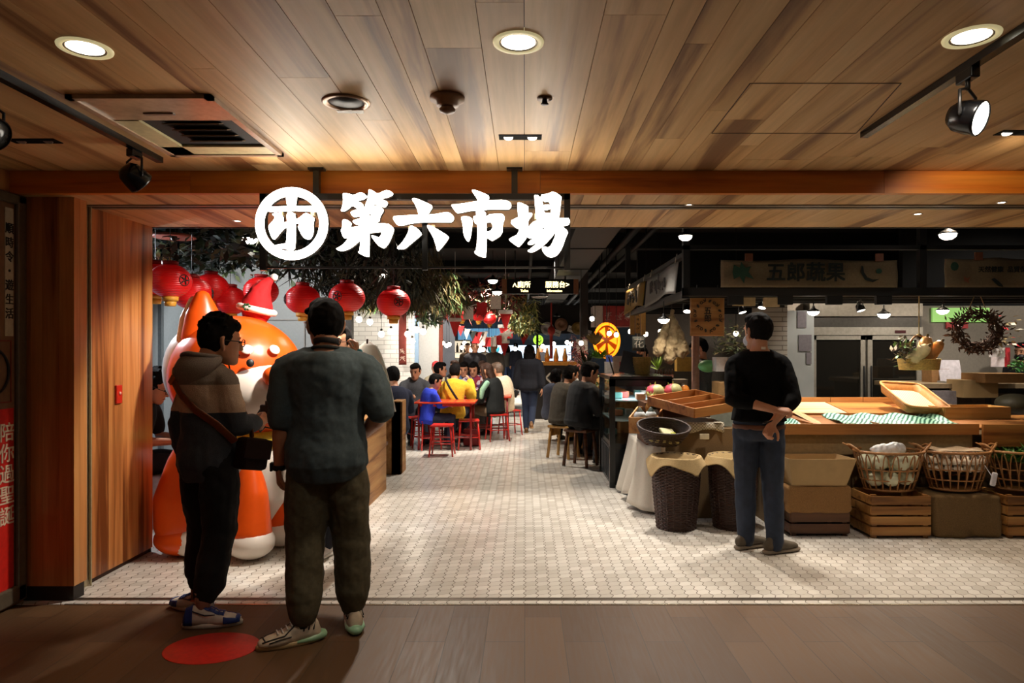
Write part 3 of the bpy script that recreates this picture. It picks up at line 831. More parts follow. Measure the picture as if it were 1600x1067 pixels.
def build_person(j, name='person', label='', loc=(0, 0, 0), rz=0, scale=1, vx=.013, shirt=None, shirt_sl=1.0, hem=-.22, ease=.018, pants=None, pease=.016, shoes=None, sole=None,
                 hair='short', hairm=None, face=False, glasses=False, mask=None, skin=None, group=None, armr=1.0, disp=.008, sleeve_ease=.014, cuff=.07, extra=None, w=1.0, hood=False, curl=(.35, .35), palm=None, belly=0, gripf=(0, 0), hidefeet=False):
    t = thing(name, label, 'person', loc, rz, group, scale)
    j = dict(j)
    for k in ('P', 'C', 'H', 'SL', 'SR', 'EL', 'ER', 'WL', 'WR', 'KL', 'KR', 'AL', 'AR', 'DL', 'DR'): j[k] = Vector(j[k])
    skin = skin or SKIN; hm = headm(j); hc = j['H']
    b = MB()
    torso(b, j, -.006, -.15, 1.06, w=w)
    b.tube([j['C'] - V(0, 0, .03), j['C'].lerp(hc, .5) + hm @ V(0, -.014, 0), hc + hm @ V(0, -.016, -.02)], [.062, .055, .055], 14)
    for s in ('L', 'R'):
        sh, el, wr = j['S' + s], j['E' + s], j['W' + s]
        b.tube([j['C'] - V(0, 0, .02), lerp(j['C'], sh, .5) + V(0, 0, .0), sh], [.05, .05, .054], 12)
        b.tube([sh, lerp(sh, el, .35), lerp(sh, el, .8), el, lerp(el, wr, .25), lerp(el, wr, .6), wr], [.056 * armr, .050 * armr, .042 * armr, .039 * armr, .041 * armr, .034 * armr, .0255 * armr], 12)
        pl = (palm or {}).get(s)
        if pl is None: pl = (1 if s == 'L' else -1, .15, 0)
        i = 0 if s == 'L' else 1
        hand(b, wr, j['D' + s], pl, 1.0, curl[i], s == 'L', gripf[i])
        hp = j['P'] + Vector((-.085 if s == 'L' else .085, 0, -.02))
        kn, an = j['K' + s], j['A' + s]
        b.tube([hp, lerp(hp, kn, .5), kn, lerp(kn, an, .35), an], [.088, .072, .052, .05, .036], 12)
        fa = math.radians(j['fl'] if s == 'L' else j['fr'])
        b.tube([an + V(0, 0, -.02), an + rotz((0, .08, -.045), fa), an + rotz((0, .15, -.06), fa)], [.034, .034, .024], 10)
    headmesh(b, hc, hm)
    b.blob('body', skin, t, vx * .8, 3)
    # trousers
    if pants is not None:
        b = MB()
        torso(b, j, min(pease, ease - .008), -.22, .10, w=w)
        for s in ('L', 'R'):
            hp = j['P'] + Vector((-.088 if s == 'L' else .088, -.005, -.03)); kn, an = j['K' + s], j['A' + s]
            up = (kn - an).normalized()
            e = pease
            b.tube([hp, lerp(hp, kn, .45), kn, lerp(kn, an, .3), lerp(kn, an, .7), an + up * (cuff - .06)], [.086 + e * .6, .080 + e, .062 + e, .060 + e, .052 + e * 1.1, .046 + e * .9], 14)
            b.ell(hp + Vector((0, -.045, -.02)), (.080 * w + min(e, ease) * .5, .068 + min(e, ease) * .4, .085))
        b.blob('trousers', pants, t, vx, 5, disp, .09)
    # top
    if shirt is not None:
        b = MB()
        torso(b, j, ease, hem, 1.0, w=w, belly=belly, flare=.012)
        for s in ('L', 'R'):
            sh, el, wr = j['S' + s], j['E' + s], j['W' + s]
            e = sleeve_ease
            b.tube([j['C'] - V(0, 0, .03), lerp(j['C'], sh, .5) + V(0, 0, 0), sh], [.052 + e * .4, .052 + e * .6, .055 + e * .8], 12)
            f = shirt_sl
            pts = [sh, lerp(sh, el, min(f * 2, .45)), lerp(sh, el, min(f * 2, .98))]; rs = [.056 + e * .8, .056 + e, .050 + e]
            if f > .5:
                g = (f - .5) * 2
                pts += [lerp(el, wr, .25 * g), lerp(el, wr, .6 * g), lerp(el, wr, g)]; rs += [.050 + e, .044 + e, .036 + e]
            b.tube(pts, rs, 14)
        if hood:
            b.tube([j['C'] + V(-.09, .03, .0), j['C'] + V(-.075, -.06, .01), j['C'] + V(0, -.105, -.005), j['C'] + V(.075, -.06, .01), j['C'] + V(.09, .03, .0)], [.03, .04, .048, .04, .03], 12)
        b.blob('shirt', shirt, t, vx, 5, disp, .1)
    # shoes
    if shoes is not None and not hidefeet:
        for s in ('L', 'R'):
            an = j['A' + s]; fa = math.radians(j['fl'] if s == 'L' else j['fr'])
            so = t
            b = MB(); q = lambda x, y, z: an + rotz((x, y, z), fa)
            b.tube([q(0, -.035, -.03), q(0, .05, -.038), q(0, .14, -.052), q(0, .175, -.056)], [(.037, .042), (.043, .040), (.043, .028), (.034, .020)], 12, side=rotz((1, 0, 0), fa))
            b.tube([q(0, -.01, .02), q(0, -.01, -.03)], .043, 12)
            sh = b.blob('shoe', shoes, t, min(vx, .012), 3)
            b = MB(); b.tube([q(0, -.045, -.076), q(0, .05, -.076), q(0, .14, -.076), q(0, .185, -.074)], [(.040, .014), (.043, .014), (.047, .014), (.034, .014)], 14, side=rotz((1, 0, 0), fa)); b.build('sole', sole or mat(40, 38, 36), sh)
    # hair
    hmt = hairm or HAIR
    if hair:
        b = MB(); q = lambda x, y, z: hc + hm @ V(x, y, z)
        if hair != 'bald':
            b.ell(q(0, -.018, .026), (.083, .098, .104), rot=hm)
            b.ell(q(0, .022, .082), (.070, .078, .046), rot=hm)
        if hair == 'fringe': b.tube([q(-.06, .07, .058), q(0, .088, .062), q(.06, .07, .058)], [.022, .024, .022], 10)
        if hair == 'messy':
            b.ell(q(0, -.01, .05), (.080, .094, .092), rot=hm)
            rr = random.Random(3)
            for k in range(70):
                a = rr.uniform(0, 2 * PI); z = rr.uniform(.25, 1)
                d = V(math.cos(a) * math.sqrt(1 - z * z), math.sin(a) * math.sqrt(1 - z * z) - .1, z)
                p = hc + hm @ V(d.x * .076, d.y * .09 - .01, d.z * .09 + .045)
                b.tube([p, p + hm @ (d * .014 + V(.004, .004, .004)), p + hm @ (d * .02 + V(.014, .010, .002))], [.014, .010, .005], 6)
        if hair == 'long':
            b.tube([q(0, -.03, .02), q(0, -.06, -.08), q(0, -.085, -.20), q(0, -.085, -.32)], [(.086, .075), (.095, .06), (.10, .05), (.085, .035)], 14, side=hm @ V(1, 0, 0))
            for s in (-1, 1): b.tube([q(s * .06, .03, .07), q(s * .083, .03, -.04), q(s * .09, .0, -.16)], [.03, .026, .024], 10)
        if hair == 'bob':
            b.ell(q(0, -.03, -.02), (.10, .085, .105), rot=hm)
        if hair == 'bun': b.ell(q(0, -.05, .13), .045)
        if hair == 'cap':
            b.tube([q(0, .06, .05), q(0, .15, .045)], [(.07, .014), (.06, .008)], 12, side=hm @ V(1, 0, 0))
        b.blob('hair', hmt, t, min(vx, .009), 2, .008 if hair == 'messy' else .012, .03)
    if face:
        for s in (-1, 1):
            MB().ell(hc + hm @ V(s * .032, .086, .004), (.012, .008, .006), 10, 6, rot=hm).build('eye', EYE_M, t)
            b = MB(); b.tube([hc + hm @ V(s * .018, .092, .024), hc + hm @ V(s * .045, .084, .027)], .0045, 6); b.build('eyebrow', HAIR, t)
        b = MB(); b.tube([hc + hm @ V(-.022, .094, -.064), hc + hm @ V(.022, .094, -.064)], [(.004, .005), (.004, .005)], 6); b.build('mouth', LIP, t)
    if glasses:
        b = MB()
        for s in (-1, 1):
            c = hc + hm @ V(s * .035, .104, .0)
            b.tube([c + hm @ V(.027 * math.cos(a * PI / 8), 0, .019 * math.sin(a * PI / 8)) for a in range(16)], .0028, 6, closed=True)
            b.tube([hc + hm @ V(s * .062, .102, .004), hc + hm @ V(s * .083, .06, .006), hc + hm @ V(s * .083, -.01, .006)], .0028, 6)
        b.tube([hc + hm @ V(-.009, .106, .002), hc + hm @ V(.009, .106, .002)], .0028, 6)
        b.build('glasses', mat(18, 16, 16, .3), t)
    if mask is not None:
        b = MB()
        b.ell(hc + hm @ V(0, .052, -.058), (.062, .066, .05), rot=hm)
        o = b.build('face_mask', mask, t)
        b = MB()
        for s in (-1, 1): b.tube([hc + hm @ V(s * .055, .06, -.04), hc + hm @ V(s * .078, .0, -.015)], .0025, 5)
        b.build('ear_loop', mask, o)
    return t
# --- striped hoodie
def stripes():
    t = NT('striped_knit')
    sx = t.n('ShaderNodeSeparateXYZ'); t.l(t.co('Object'), sx.inputs[0])
    mr = t.n('ShaderNodeMapRange'); mr.inputs[1].default_value = .8; mr.inputs[2].default_value = 1.6; t.l(sx.outputs[2], mr.inputs[0])
    nz = t.noise(t.co('Object', (260, 260, 160)), 1, 2)
    r = t.n('ShaderNodeValToRGB'); r.color_ramp.interpolation = 'CONSTANT'
    e = r.color_ramp.elements
    e[0].position = 0; e[0].color = srgb(60, 66, 74); e[1].position = .47; e[1].color = srgb(206, 180, 156)
    q = e.new(.665); q.color = srgb(134, 122, 110)
    t.l(mr.outputs[0], r.inputs[0])
    t.col(t.mix(.5, r.outputs[0], t.ramp(nz, [(.35, .55), (.65, 1.0)]), 'MULTIPLY')).set(rough=.95)
    t.bump(nz, .4, .004)
    return t.m
CLOTH = lambda r, g, b: mat(r, g, b, .9, 0, .15, 60, .2)
LEATHER = mat(116, 62, 26, .5, 0, .2, 40)
# ------------------------------------------------------------------ man in the striped hoodie
jA = dict(STAND, P=(0, 0, .93), C=(0, -.03, 1.45), H=(.03, .05, 1.575), SL=(-.145, .01, 1.35), SR=(.145, -.01, 1.35), EL=(-.178, -.05, 1.10), WL=(-.172, -.02, .86),
          ER=(.18, .03, 1.10), WR=(.115, .27, 1.10), DR=(-.5, .8, .15), DL=(.05, .08, -1), fl=92, fr=-52, hy=-22, hp=-4,
          KL=(-.085, .03, .50), KR=(.09, .0, .50), AL=(-.115, .02, .10), AR=(.085, -.11, .09))
A_loc = P(327, 972, 3.86); A_loc.z = 0
A_RZ = math.radians(-27)
DARKP = mat(13, 13, 14, .9, 0, .2, 60)
pA = build_person(jA, label='person in a grey, beige and navy striped hoodie seen from behind, holding a camera', loc=A_loc, rz=A_RZ, scale=.985, vx=.008, w=.80, shirt=stripes(), shirt_sl=.84, hem=-.26, ease=.030, sleeve_ease=.018,
                  pants=DARKP, pease=.03, disp=.022, hair='messy', face=True, glasses=True, cuff=.16, gripf=(0, .3), curl=(.3, .9))
# hood lying on the back
b = MB(); c = V(0, -.05, 1.46)
b.sheet(lambda u, v: c + V(math.sin((u - .5) * 2 * 1.9) * (.105 + .03 * math.sin(v * PI)) , -math.cos((u - .5) * 2 * 1.9) * (.075 + .045 * math.sin(v * PI)) - .02 * v, .045 - .19 * v * max(.25, math.cos((u - .5) * 2.6)) - .02 * abs(u - .5)), 24, 10)
h = b.build('hood', mat(126, 114, 104, .95, 0, .2, 200, .3), pA, solid=.02)
h.modifiers.new('soft', 'SUBSURF').render_levels = 1
b = MB(); b.tube([c + V(math.sin(a) * .112, -math.cos(a) * .085, .045 - .012 * abs(a)) for a in [(-2.0 + k * .2) for k in range(21)]], .017, 10); b.build('hood_rim', mat(110, 100, 92, .95, 0, .2, 200, .3), pA)
for s in (-1, 1):
    b = MB(); b.tube([c + V(s * .06, .13, .0), c + V(s * .07, .15, -.12)], .004, 6); b.build('drawstring', mat(20, 18, 18), pA)
SHOE = [(-.088, .024, .062), (-.07, .036, .112), (-.03, .042, .128), (.01, .042, .120), (.05, .044, .098), (.10, .049, .074), (.15, .048, .060), (.19, .036, .050), (.208, .018, .040)]
def sneaker(parent, an, ang, base, sole, a, c, kind, heel=None, z0=.022):
    """trainer built on its last: base upper, panels in colours a and c; an: ankle, ang: heading in degrees"""
    m = Matrix.Rotation(math.radians(ang), 3, 'Z'); o = Vector((an[0], an[1], 0))
    def pt(y, th, inf=0):
        k = 0
        while k < len(SHOE) - 2 and SHOE[k + 1][0] < y: k += 1
        q0, q1 = SHOE[k], SHOE[k + 1]; f = min(1, max(0, (y - q0[0]) / (q1[0] - q0[0]))); f = f * f * (3 - 2 * f)
        w_, h_ = q0[1] + (q1[1] - q0[1]) * f + inf, q0[2] + (q1[2] - q0[2]) * f + inf
        cs, sn = math.cos(th), math.sin(th)
        return o + m @ V(w_ * math.copysign(abs(cs) ** .75, cs), y, z0 + (h_ - z0) * max(sn, 0) ** .62)
    ys = [-.088 + .296 * i / 26 for i in range(27)]
    b = MB(); b.rings([[pt(y, PI * t / 18) for t in range(19)] for y in ys]); up = b.build('shoe', base, parent)
    def panel(nm, y0, y1, t0, t1, mm, inf=.0035):
        b = MB(); b.sheet(lambda u, v: pt(y0 + (y1 - y0) * u, PI * (t0 + (t1 - t0) * v), inf), 12, 12); b.build(nm, mm, up, solid=.003)
    def line(nm, pts, r, mm):
        b = MB(); b.tube([pt(y, PI * t, .003) for y, t in pts], r, 6); b.build(nm, mm, up)
    b = MB()
    b.rings([[o + m @ V(w_ * math.cos(q * PI / 12) , yc + l_ * math.sin(q * PI / 12), z) for q in range(24)] for w_, l_, yc, z in ((.040, .148, .06, 0), (.0475, .158, .06, .003), (.048, .160, .06, .022), (.044, .154, .06, .027))])
    b.build('sole', sole, up)
    if kind == 'swoosh':
        for s in (0, 1):
            f = (lambda t: t) if s == 0 else (lambda t: 1 - t)
            panel('toe_guard', .125, .206, f(0), f(.22), a); panel('heel_panel', -.086, -.035, f(0), f(.44), a); panel('eyelet_panel', .02, .125, f(.30), f(.47), a)
            line('side_swoosh', [(-.06, f(.30)), (-.02, f(.17)), (.03, f(.13)), (.08, f(.24))], [(.003, .003), (.003, .009), (.003, .011), (.002, .003)], c)
        panel('toe_rim', .186, .207, .2, .8, a); panel('collar', -.07, .01, .40, .60, c)
        lc = a
    else:
        for s in (0, 1):
            f = (lambda t: t) if s == 0 else (lambda t: 1 - t)
            for q in range(3): line('side_stripe', [(-.060 + q * .024, f(.42)), (-.048 + q * .024, f(.10))], [(.0025, .006)] * 2, c)
            line('seam_line', [(.19, f(.2)), (.14, f(.24)), (.09, f(.20)), (.05, f(.32)), (.02, f(.42))], .0035, c); line('seam_line', [(.06, f(.08)), (.11, f(.12)), (.16, f(.10))], .003, c)
        line('toe_line', [(.178, .22), (.184, .5), (.178, .78)], .0035, c)
        b = MB(); b.tube([o + m @ V(0, -.098, .026), o + m @ V(0, -.05, .024), o + m @ V(0, .03, .020)], [(.034, .024), (.051, .025), (.050, .014)], 16, side=m @ V(1, 0, 0)); b.build('heel_cushion', heel, up)
        lc = WHITE
    b = MB()
    for q in range(5): b.tube([pt(.03 + q * .022, PI * .36, .005), pt(.032 + q * .022, PI * .5, .008), pt(.03 + q * .022, PI * .64, .005)], .0038, 6)
    b.build('laces', lc, up)
    return up
BLUE = mat(34, 58, 128, .5)
OFFW = mat(214, 204, 190, .55)
sneaker(pA, (-.125, .03, 0), 96, OFFW, OFFW, BLUE, mat(20, 26, 54, .5), 'swoosh')
sneaker(pA, (.085, -.12, 0), -52, OFFW, OFFW, BLUE, mat(20, 26, 54, .5), 'swoosh')
for an, nm in (((-.12, .02, .13), 'sock'), ((.085, -.11, .13), 'sock')):
    b = MB(); b.lathe([(.04, -.05), (.041, .0), (.042, .06)], an, 16); b.build(nm, mat(150, 104, 84, .6), pA)
# camera, shoulder bag
HF = Matrix.Rotation(A_RZ, 3, 'Z')
cl = A_loc + HF @ V(.075, .37, 1.13)
ct_ = thing('camera', 'black camera in the hands of the person in the striped hoodie', 'camera', cl, A_RZ)
MB().box((0, 0, 0), (.13, .055, .085), bev=.01).build('camera_body', BLACK, ct_)
MB().lathe([(.001, 0), (.034, 0), (.036, .03), (.039, .06), (.036, .075), (.001, .07)], (0, .028, -.005), 24, (0, 1, 0)).build('lens', GLOSSBLACK, ct_)
MB().box((0, -.004, .052), (.045, .04, .03), bev=.006).build('viewfinder', BLACK, ct_)
b = MB(); b.tube([(-.065, 0, .03), (-.09, -.02, -.02), (-.075, -.03, -.10), (-.04, -.04, -.12), (.0, -.04, -.09), (.04, -.02, -.10), (.07, 0, -.05), (.068, 0, .03)], .005, 6); b.build('camera_strap', mat(20, 18, 18), ct_)
bl = A_loc + HF @ V(.215, .07, .92)
bag = thing('shoulder_bag', 'dark brown shoulder bag with a tan strap across the striped hoodie', 'bag', bl, A_RZ)
MB().box((.01, .03, 0), (.085, .19, .18), Matrix.Rotation(-.2, 3, 'X'), bev=.025).build('bag_body', mat(34, 19, 15, .9, spec=.15), bag)
MB().box((.06, .03, .03), (.014, .19, .11), Matrix.Rotation(-.2, 3, 'X'), bev=.006).build('flap', mat(38, 22, 17, .9, spec=.15), bag)
sp = [V(*q) - V(.215, .07, .92) for q in ((.205, .0, 1.00), (.17, -.09, 1.10), (.08, -.15, 1.18), (-.02, -.165, 1.26), (-.085, -.16, 1.33), (-.115, -.14, 1.40), (-.12, -.06, 1.445), (-.105, .06, 1.41), (-.02, .14, 1.27), (.09, .15, 1.16), (.18, .13, 1.07), (.215, .11, 1.01))]
b = MB(); b.tube(sp, [(.024, .005)] * len(sp), 8, side=(.62, 0, .78)); b.build('strap', LEATHER, bag)
MB().box(V(-.09, -.167, 1.34) - V(.215, .07, .92), (.055, .014, .03), Matrix.Rotation(-.9, 3, 'Y'), bev=.004).build('strap_buckle', mat(196, 120, 50, .35, .4), bag)
# ------------------------------------------------------------------ man in the dark T-shirt
jB = dict(STAND, C=(0, -.03, 1.455), H=(-.015, .03, 1.59), SL=(-.20, 0, 1.355), SR=(.20, 0, 1.36), EL=(-.215, -.04, 1.085), WL=(-.245, .03, .86), DL=(.02, .06, -1),
          ER=(.28, -.04, 1.13), WR=(.155, .15, 1.0), DR=(-.85, .3, -.3), fl=112, fr=12, hy=24, hp=5, KL=(-.105, -.01, .50), KR=(.115, .05, .50), AL=(-.10, -.095, .09), AR=(.128, .05, .09))
B_loc = P(511, 985, 3.62); B_loc.z = 0
OLIVE = mat(82, 76, 56, .9, 0, .15, 60)
pB = build_person(jB, label='person in a dark grey T-shirt and olive trousers seen from behind, hand on hip', loc=B_loc, rz=math.radians(6), scale=1.03, vx=.008, shirt=mat(66, 80, 86, .92, 0, .12, 80), shirt_sl=.43, hem=-.24, ease=.042, sleeve_ease=.03,
                  pants=OLIVE, pease=.036, disp=.02, hair='fringe', face=True, glasses=True, cuff=.125, armr=1.12, curl=(.75, .5), w=.95)
b = MB(); b.tube([V(.066 * math.cos(a), -.03 + .068 * math.sin(a), 1.468 - .010 * math.sin(a)) for a in [k * PI / 12 for k in range(24)]], .009, 8, closed=True); b.build('collar', mat(40, 44, 44, .9), pB)
b = MB(); b.tube([V(.060 * math.cos(a), -.026 + .064 * math.sin(a), 1.502 - .010 * math.sin(a)) for a in [k * PI / 12 for k in range(24)]], [(.014, .004)] * 24, 8, closed=True, side=(0, 0, 1)); b.build('neck_strap', mat(22, 20, 22, .7), pB)
# wrist watch
b = MB(); b.lathe([(.034, -.014), (.037, -.012), (.037, .012), (.034, .014)], jB['WL'], 20, (.05, -.2, 1), cap=False); wt = b.build('watch_strap', BLACK, pB)
MB().box(V(*jB['WL']) + V(-.038, .0, 0), (.014, .042, .046), bev=.005).build('watch_case', GLOSSBLACK, wt)
CREAM = mat(206, 190, 166, .6)
sneaker(pB, (-.105, -.09, 0), 112, CREAM, mat(190, 166, 120, .4), CREAM, BLACK, 'stripes', mat(150, 190, 150, .35))
sneaker(pB, (.13, .06, 0), 12, CREAM, mat(200, 190, 166, .4), CREAM, BLACK, 'stripes', mat(150, 196, 160, .35))
for an in ((-.105, -.09, .13), (.13, .06, .13)):
    b = MB(); b.lathe([(.042, -.05), (.044, .0), (.044, .05)], an, 16); b.build('sock', BLACK, pB)
# ------------------------------------------------------------------ man in black with his hands behind his back
jC = dict(STAND, C=(0, -.02, 1.455), H=(.0, .02, 1.595), SL=(-.168, 0, 1.355), SR=(.168, 0, 1.355), EL=(-.205, -.13, 1.115), WL=(.06, -.235, 1.045), DL=(.85, -.18, -.06),
          ER=(.205, -.13, 1.115), WR=(.03, -.275, .955), DR=(-.42, -.06, -.9), fl=-58, fr=-62, hy=24, hp=0, KL=(-.09, .02, .50), KR=(.10, .0, .50), AL=(-.08, .04, .09), AR=(.10, -.06, .09))
C_loc = P(1185, 862, 5.13); C_loc.z = 0
JEANS = mat(32, 42, 60, .85, 0, .25, 14)
pC = build_person(jC, label='person in a black sweater and blue jeans with hands clasped behind the back', loc=C_loc, rz=math.radians(-6), scale=1.03, vx=.0085, shirt=mat(11, 11, 12, .95, 0, .15, 80, spec=.15), shirt_sl=.70, hem=.04, ease=.022, sleeve_ease=.014,
                  pants=JEANS, pease=.014, disp=.014, hair='short', mask=mat(206, 214, 226, .7), cuff=.035, curl=(1.1, 1.25), palm={'L': (0, .5, -1), 'R': (.2, -1, .2)}, gripf=(.5, .2))
b = MB(); b.tube([spine({'P': Vector(jC['P']), 'C': Vector(jC['C']), 'mid': 0}, -.03) + V(.183 * math.cos(a), -.012 + .136 * math.sin(a), -.005) for a in [k * PI / 16 for k in range(32)]], [(.018, .004)] * 32, 8, closed=True, side=(0, 0, 1)); b.build('belt', mat(92, 52, 30, .5), pC)
b = MB(); b.tube([V(.002, -.272, .968) + Matrix.Rotation(.0, 3, 'X') @ V(.033 * math.cos(a), .024 * math.sin(a), .012 * math.cos(a)) for a in [k * PI / 10 for k in range(20)]], .004, 6, closed=True); b.build('bracelet', BLACK, pC)
b = MB(); b.box((.015, -.088, 1.475), (.03, .004, .02)); b.build('collar_label', WHITE, pC)
for an, fa in ((jC['AL'], -58), (jC['AR'], -62)):
    m = Matrix.Rotation(math.radians(fa), 3, 'Z'); o_ = V(an[0], an[1], 0)
    q = lambda x, y, z: o_ + m @ V(x, y, z)
    b = MB()
    b.tube([q(0, -.06, .06), q(0, .03, .062), q(0, .12, .05), q(0, .18, .042)], [(.037, .042), (.043, .042), (.046, .030), (.036, .022)], 14, side=m @ V(1, 0, 0)); b.tube([q(0, -.015, .07), q(0, -.015, .11)], .047, 12)
    so = b.blob('shoe', mat(84, 74, 60, .8), pC, .008, 3)
    b = MB(); b.tube([q(0, -.08, .017), q(0, .05, .017), q(0, .14, .017), q(0, .205, .018)], [(.038, .018), (.044, .017), (.05, .017), (.036, .016)], 14, side=m @ V(1, 0, 0)); b.build('sole', mat(120, 108, 92, .7), so)
    b = MB()
    for k in range(4): b.tube([q(-.02, .03 + k * .022, .105 - k * .009), q(.02, .03 + k * .022, .105 - k * .009)], .004, 6)
    b.build('laces', mat(60, 52, 44), so)
# ------------------------------------------------------------------ left of the hall: walls, window, foliage, lanterns, inflatable fox
GREYW = mat(154, 164, 172, .6, 0, .05)
b = MB(); b.bx(LWALL, -2.35, 9.0, 9.1, 0, 3.3)
props(b.build('wall_grey', GREYW, auto=False), kind='structure')
b = MB(); b.bx(-2.35, -2.27, 8.95, 9.06, 0, 3.3)
props(b.build('pillar_black', mat(20, 20, 22, .5), auto=False), kind='structure')
b = MB()
for zz in (1.0, 1.9): b.bx(-3.62, -2.9, 8.97, 8.995, zz, zz + .012)
b.bx(-2.9, -2.89, 8.97, 8.995, 0, 2.6)
props(b.build('trim_wall_joint', mat(140, 140, 140, .5), auto=False), kind='structure')
b = MB(); b.bx(-7, LWALL - .1, 12.95, 13.05, 0, 3.3); b.bx(-4.3, -2.12, 13.0, 13.12, 0, 3.3)
props(b.build('wall_white_tile', wall_tile_mat('white_brick_tile', .24, .085, (226, 224, 218), (176, 174, 168)), auto=False), kind='structure')
b = MB(); b.bx(-2.45, -2.12, 13.6, 13.7, 0, 3.3)
props(b.build('wall_pale_blue', mat(156, 186, 214, .5, 0, .05), auto=False), kind='structure')
b = MB(); b.bx(-2.2, -1.74, 14.0, 14.4, 0, 3.3)
props(b.build('column_white', mat(222, 222, 218, .5, 0, .05), auto=False), kind='structure')
b = MB(); b.bx(-3.2, -1.95, 19.0, 19.1, 0, 3.3)
props(b.build('wall_far_grey', mat(150, 156, 170, .5, 0, .05), auto=False), kind='structure')
# window beside the reveal: bright pale-blue glazing between posts
b = MB()
b.bx(LWALL, LWALL + .06, 5.4, 5.47, 0, 2.9); b.bx(LWALL, LWALL + .06, 7.58, 7.70, 0, 2.9); b.bx(LWALL, LWALL + .04, 8.0, 8.06, 0, 2.9); b.bx(LWALL, LWALL + .06, 5.4, 7.7, 2.84, 2.9)
w1 = props(b.build('window_1', mat(110, 122, 132, .4, .3), auto=False), kind='structure')
b = MB(); b.bx(LWALL + .01, LWALL + .02, 5.47, 7.58, .05, 2.84)
b.build('pane', glow(150, 186, 214, .55), w1)
# dark planting hung under the ceiling
def leaf_mass(name, label, boxes, colors, n, l, w, drop=0, seed=1, cat='hanging plants'):
    rnd = random.Random(seed)
    b = MB()
    for (x0, x1, y0, y1, z0, z1) in boxes:
        vol = (x1 - x0) * (y1 - y0)
        for k in range(int(n * vol)):
            u = rnd.random()
            p = V(rnd.uniform(x0, x1), rnd.uniform(y0, y1), z0 + (z1 - z0) * (u ** 1.4))
            p.z += .14 * noise.noise(V(p.x * 1.7, p.y * 1.7, seed))
            d = V(rnd.gauss(0, 1), rnd.gauss(0, 1), rnd.gauss(0, .5) - drop)
            b.mi = rnd.randrange(len(colors))
            b.leaf(p, d, V(rnd.gauss(0, .4), rnd.gauss(0, .4), 1), l * rnd.uniform(.6, 1.3), w * rnd.uniform(.7, 1.3))
    o = b.build(name, colors, recalc=False)
    return props(o, label, cat, kind='stuff')
LEAFD = [mat(30, 46, 28, .6), mat(44, 62, 36, .6), mat(22, 34, 22, .6), mat(60, 72, 44, .6)]
leaf_mass('hanging_foliage', 'dark green leafy planting under the ceiling above the inflatable fox', [(-4.2, -1.9, 5.9, 8.4, 2.42, 3.0), (-3.3, -2.2, 5.6, 6.6, 2.30, 2.7)], LEAFD, 420, .13, .06, .3, 3)
leaf_mass('hanging_foliage_feathery', 'dark feathery planting under the ceiling behind the emblem of the sign', [(-2.35, -1.25, 6.6, 8.6, 2.22, 2.95)], [mat(34, 40, 24, .7), mat(48, 50, 30, .7), mat(24, 30, 20, .7)], 900, .22, .022, 1.2, 4)
leaf_mass('hanging_grass', 'dry brown hanging grass under the ceiling left of the lit characters', [(-2.0, -1.2, 8.6, 10.4, 2.3, 3.0)], [mat(82, 73, 50, .8), mat(66, 57, 36, .8), mat(96, 84, 58, .8)], 900, .34, .014, 2.5, 5)
leaf_mass('hanging_moss', 'green and ochre hanging planting above the red lantern nearest the tiled wall', [(-2.9, -1.0, 9.4, 12.5, 2.25, 2.75)], [mat(50, 84, 32, .8), mat(86, 76, 30, .8), mat(100, 84, 34, .8), mat(62, 66, 28, .8)], 420, .22, .025, 1.5, 6)
leaf_mass('hanging_red_foliage', 'russet and red hanging planting far down the hall', [(-2.0, -.1, 13, 17, 2.35, 3.0)], [mat(92, 40, 30, .8), mat(70, 52, 30, .8), mat(130, 44, 36, .8), mat(70, 78, 40, .8)], 170, .24, .05, .8, 7)
leaf_mass('hanging_pale_foliage', 'pale green and yellow hanging planting below the direction sign', [(-.35, .28, 14.5, 17.0, 2.0, 2.75)], [mat(120, 130, 70, .7), mat(160, 150, 84, .7), mat(88, 104, 58, .7)], 420, .24, .045, 1.0, 8)
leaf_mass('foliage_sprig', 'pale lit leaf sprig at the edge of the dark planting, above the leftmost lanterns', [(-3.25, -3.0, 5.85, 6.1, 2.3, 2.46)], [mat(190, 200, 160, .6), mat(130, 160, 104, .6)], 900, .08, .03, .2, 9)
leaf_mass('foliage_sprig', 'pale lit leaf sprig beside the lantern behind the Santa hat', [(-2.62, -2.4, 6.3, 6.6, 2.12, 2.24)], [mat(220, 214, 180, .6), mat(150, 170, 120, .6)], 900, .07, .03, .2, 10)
leaf_mass('potted_greenery', 'green leaf bunch hanging beside the bulbs at the tiled wall', [(-1.85, -1.45, 11.6, 12.2, 2.0, 2.15)], [mat(70, 96, 70, .6), mat(120, 140, 110, .6)], 1100, .14, .04, .2, 12)
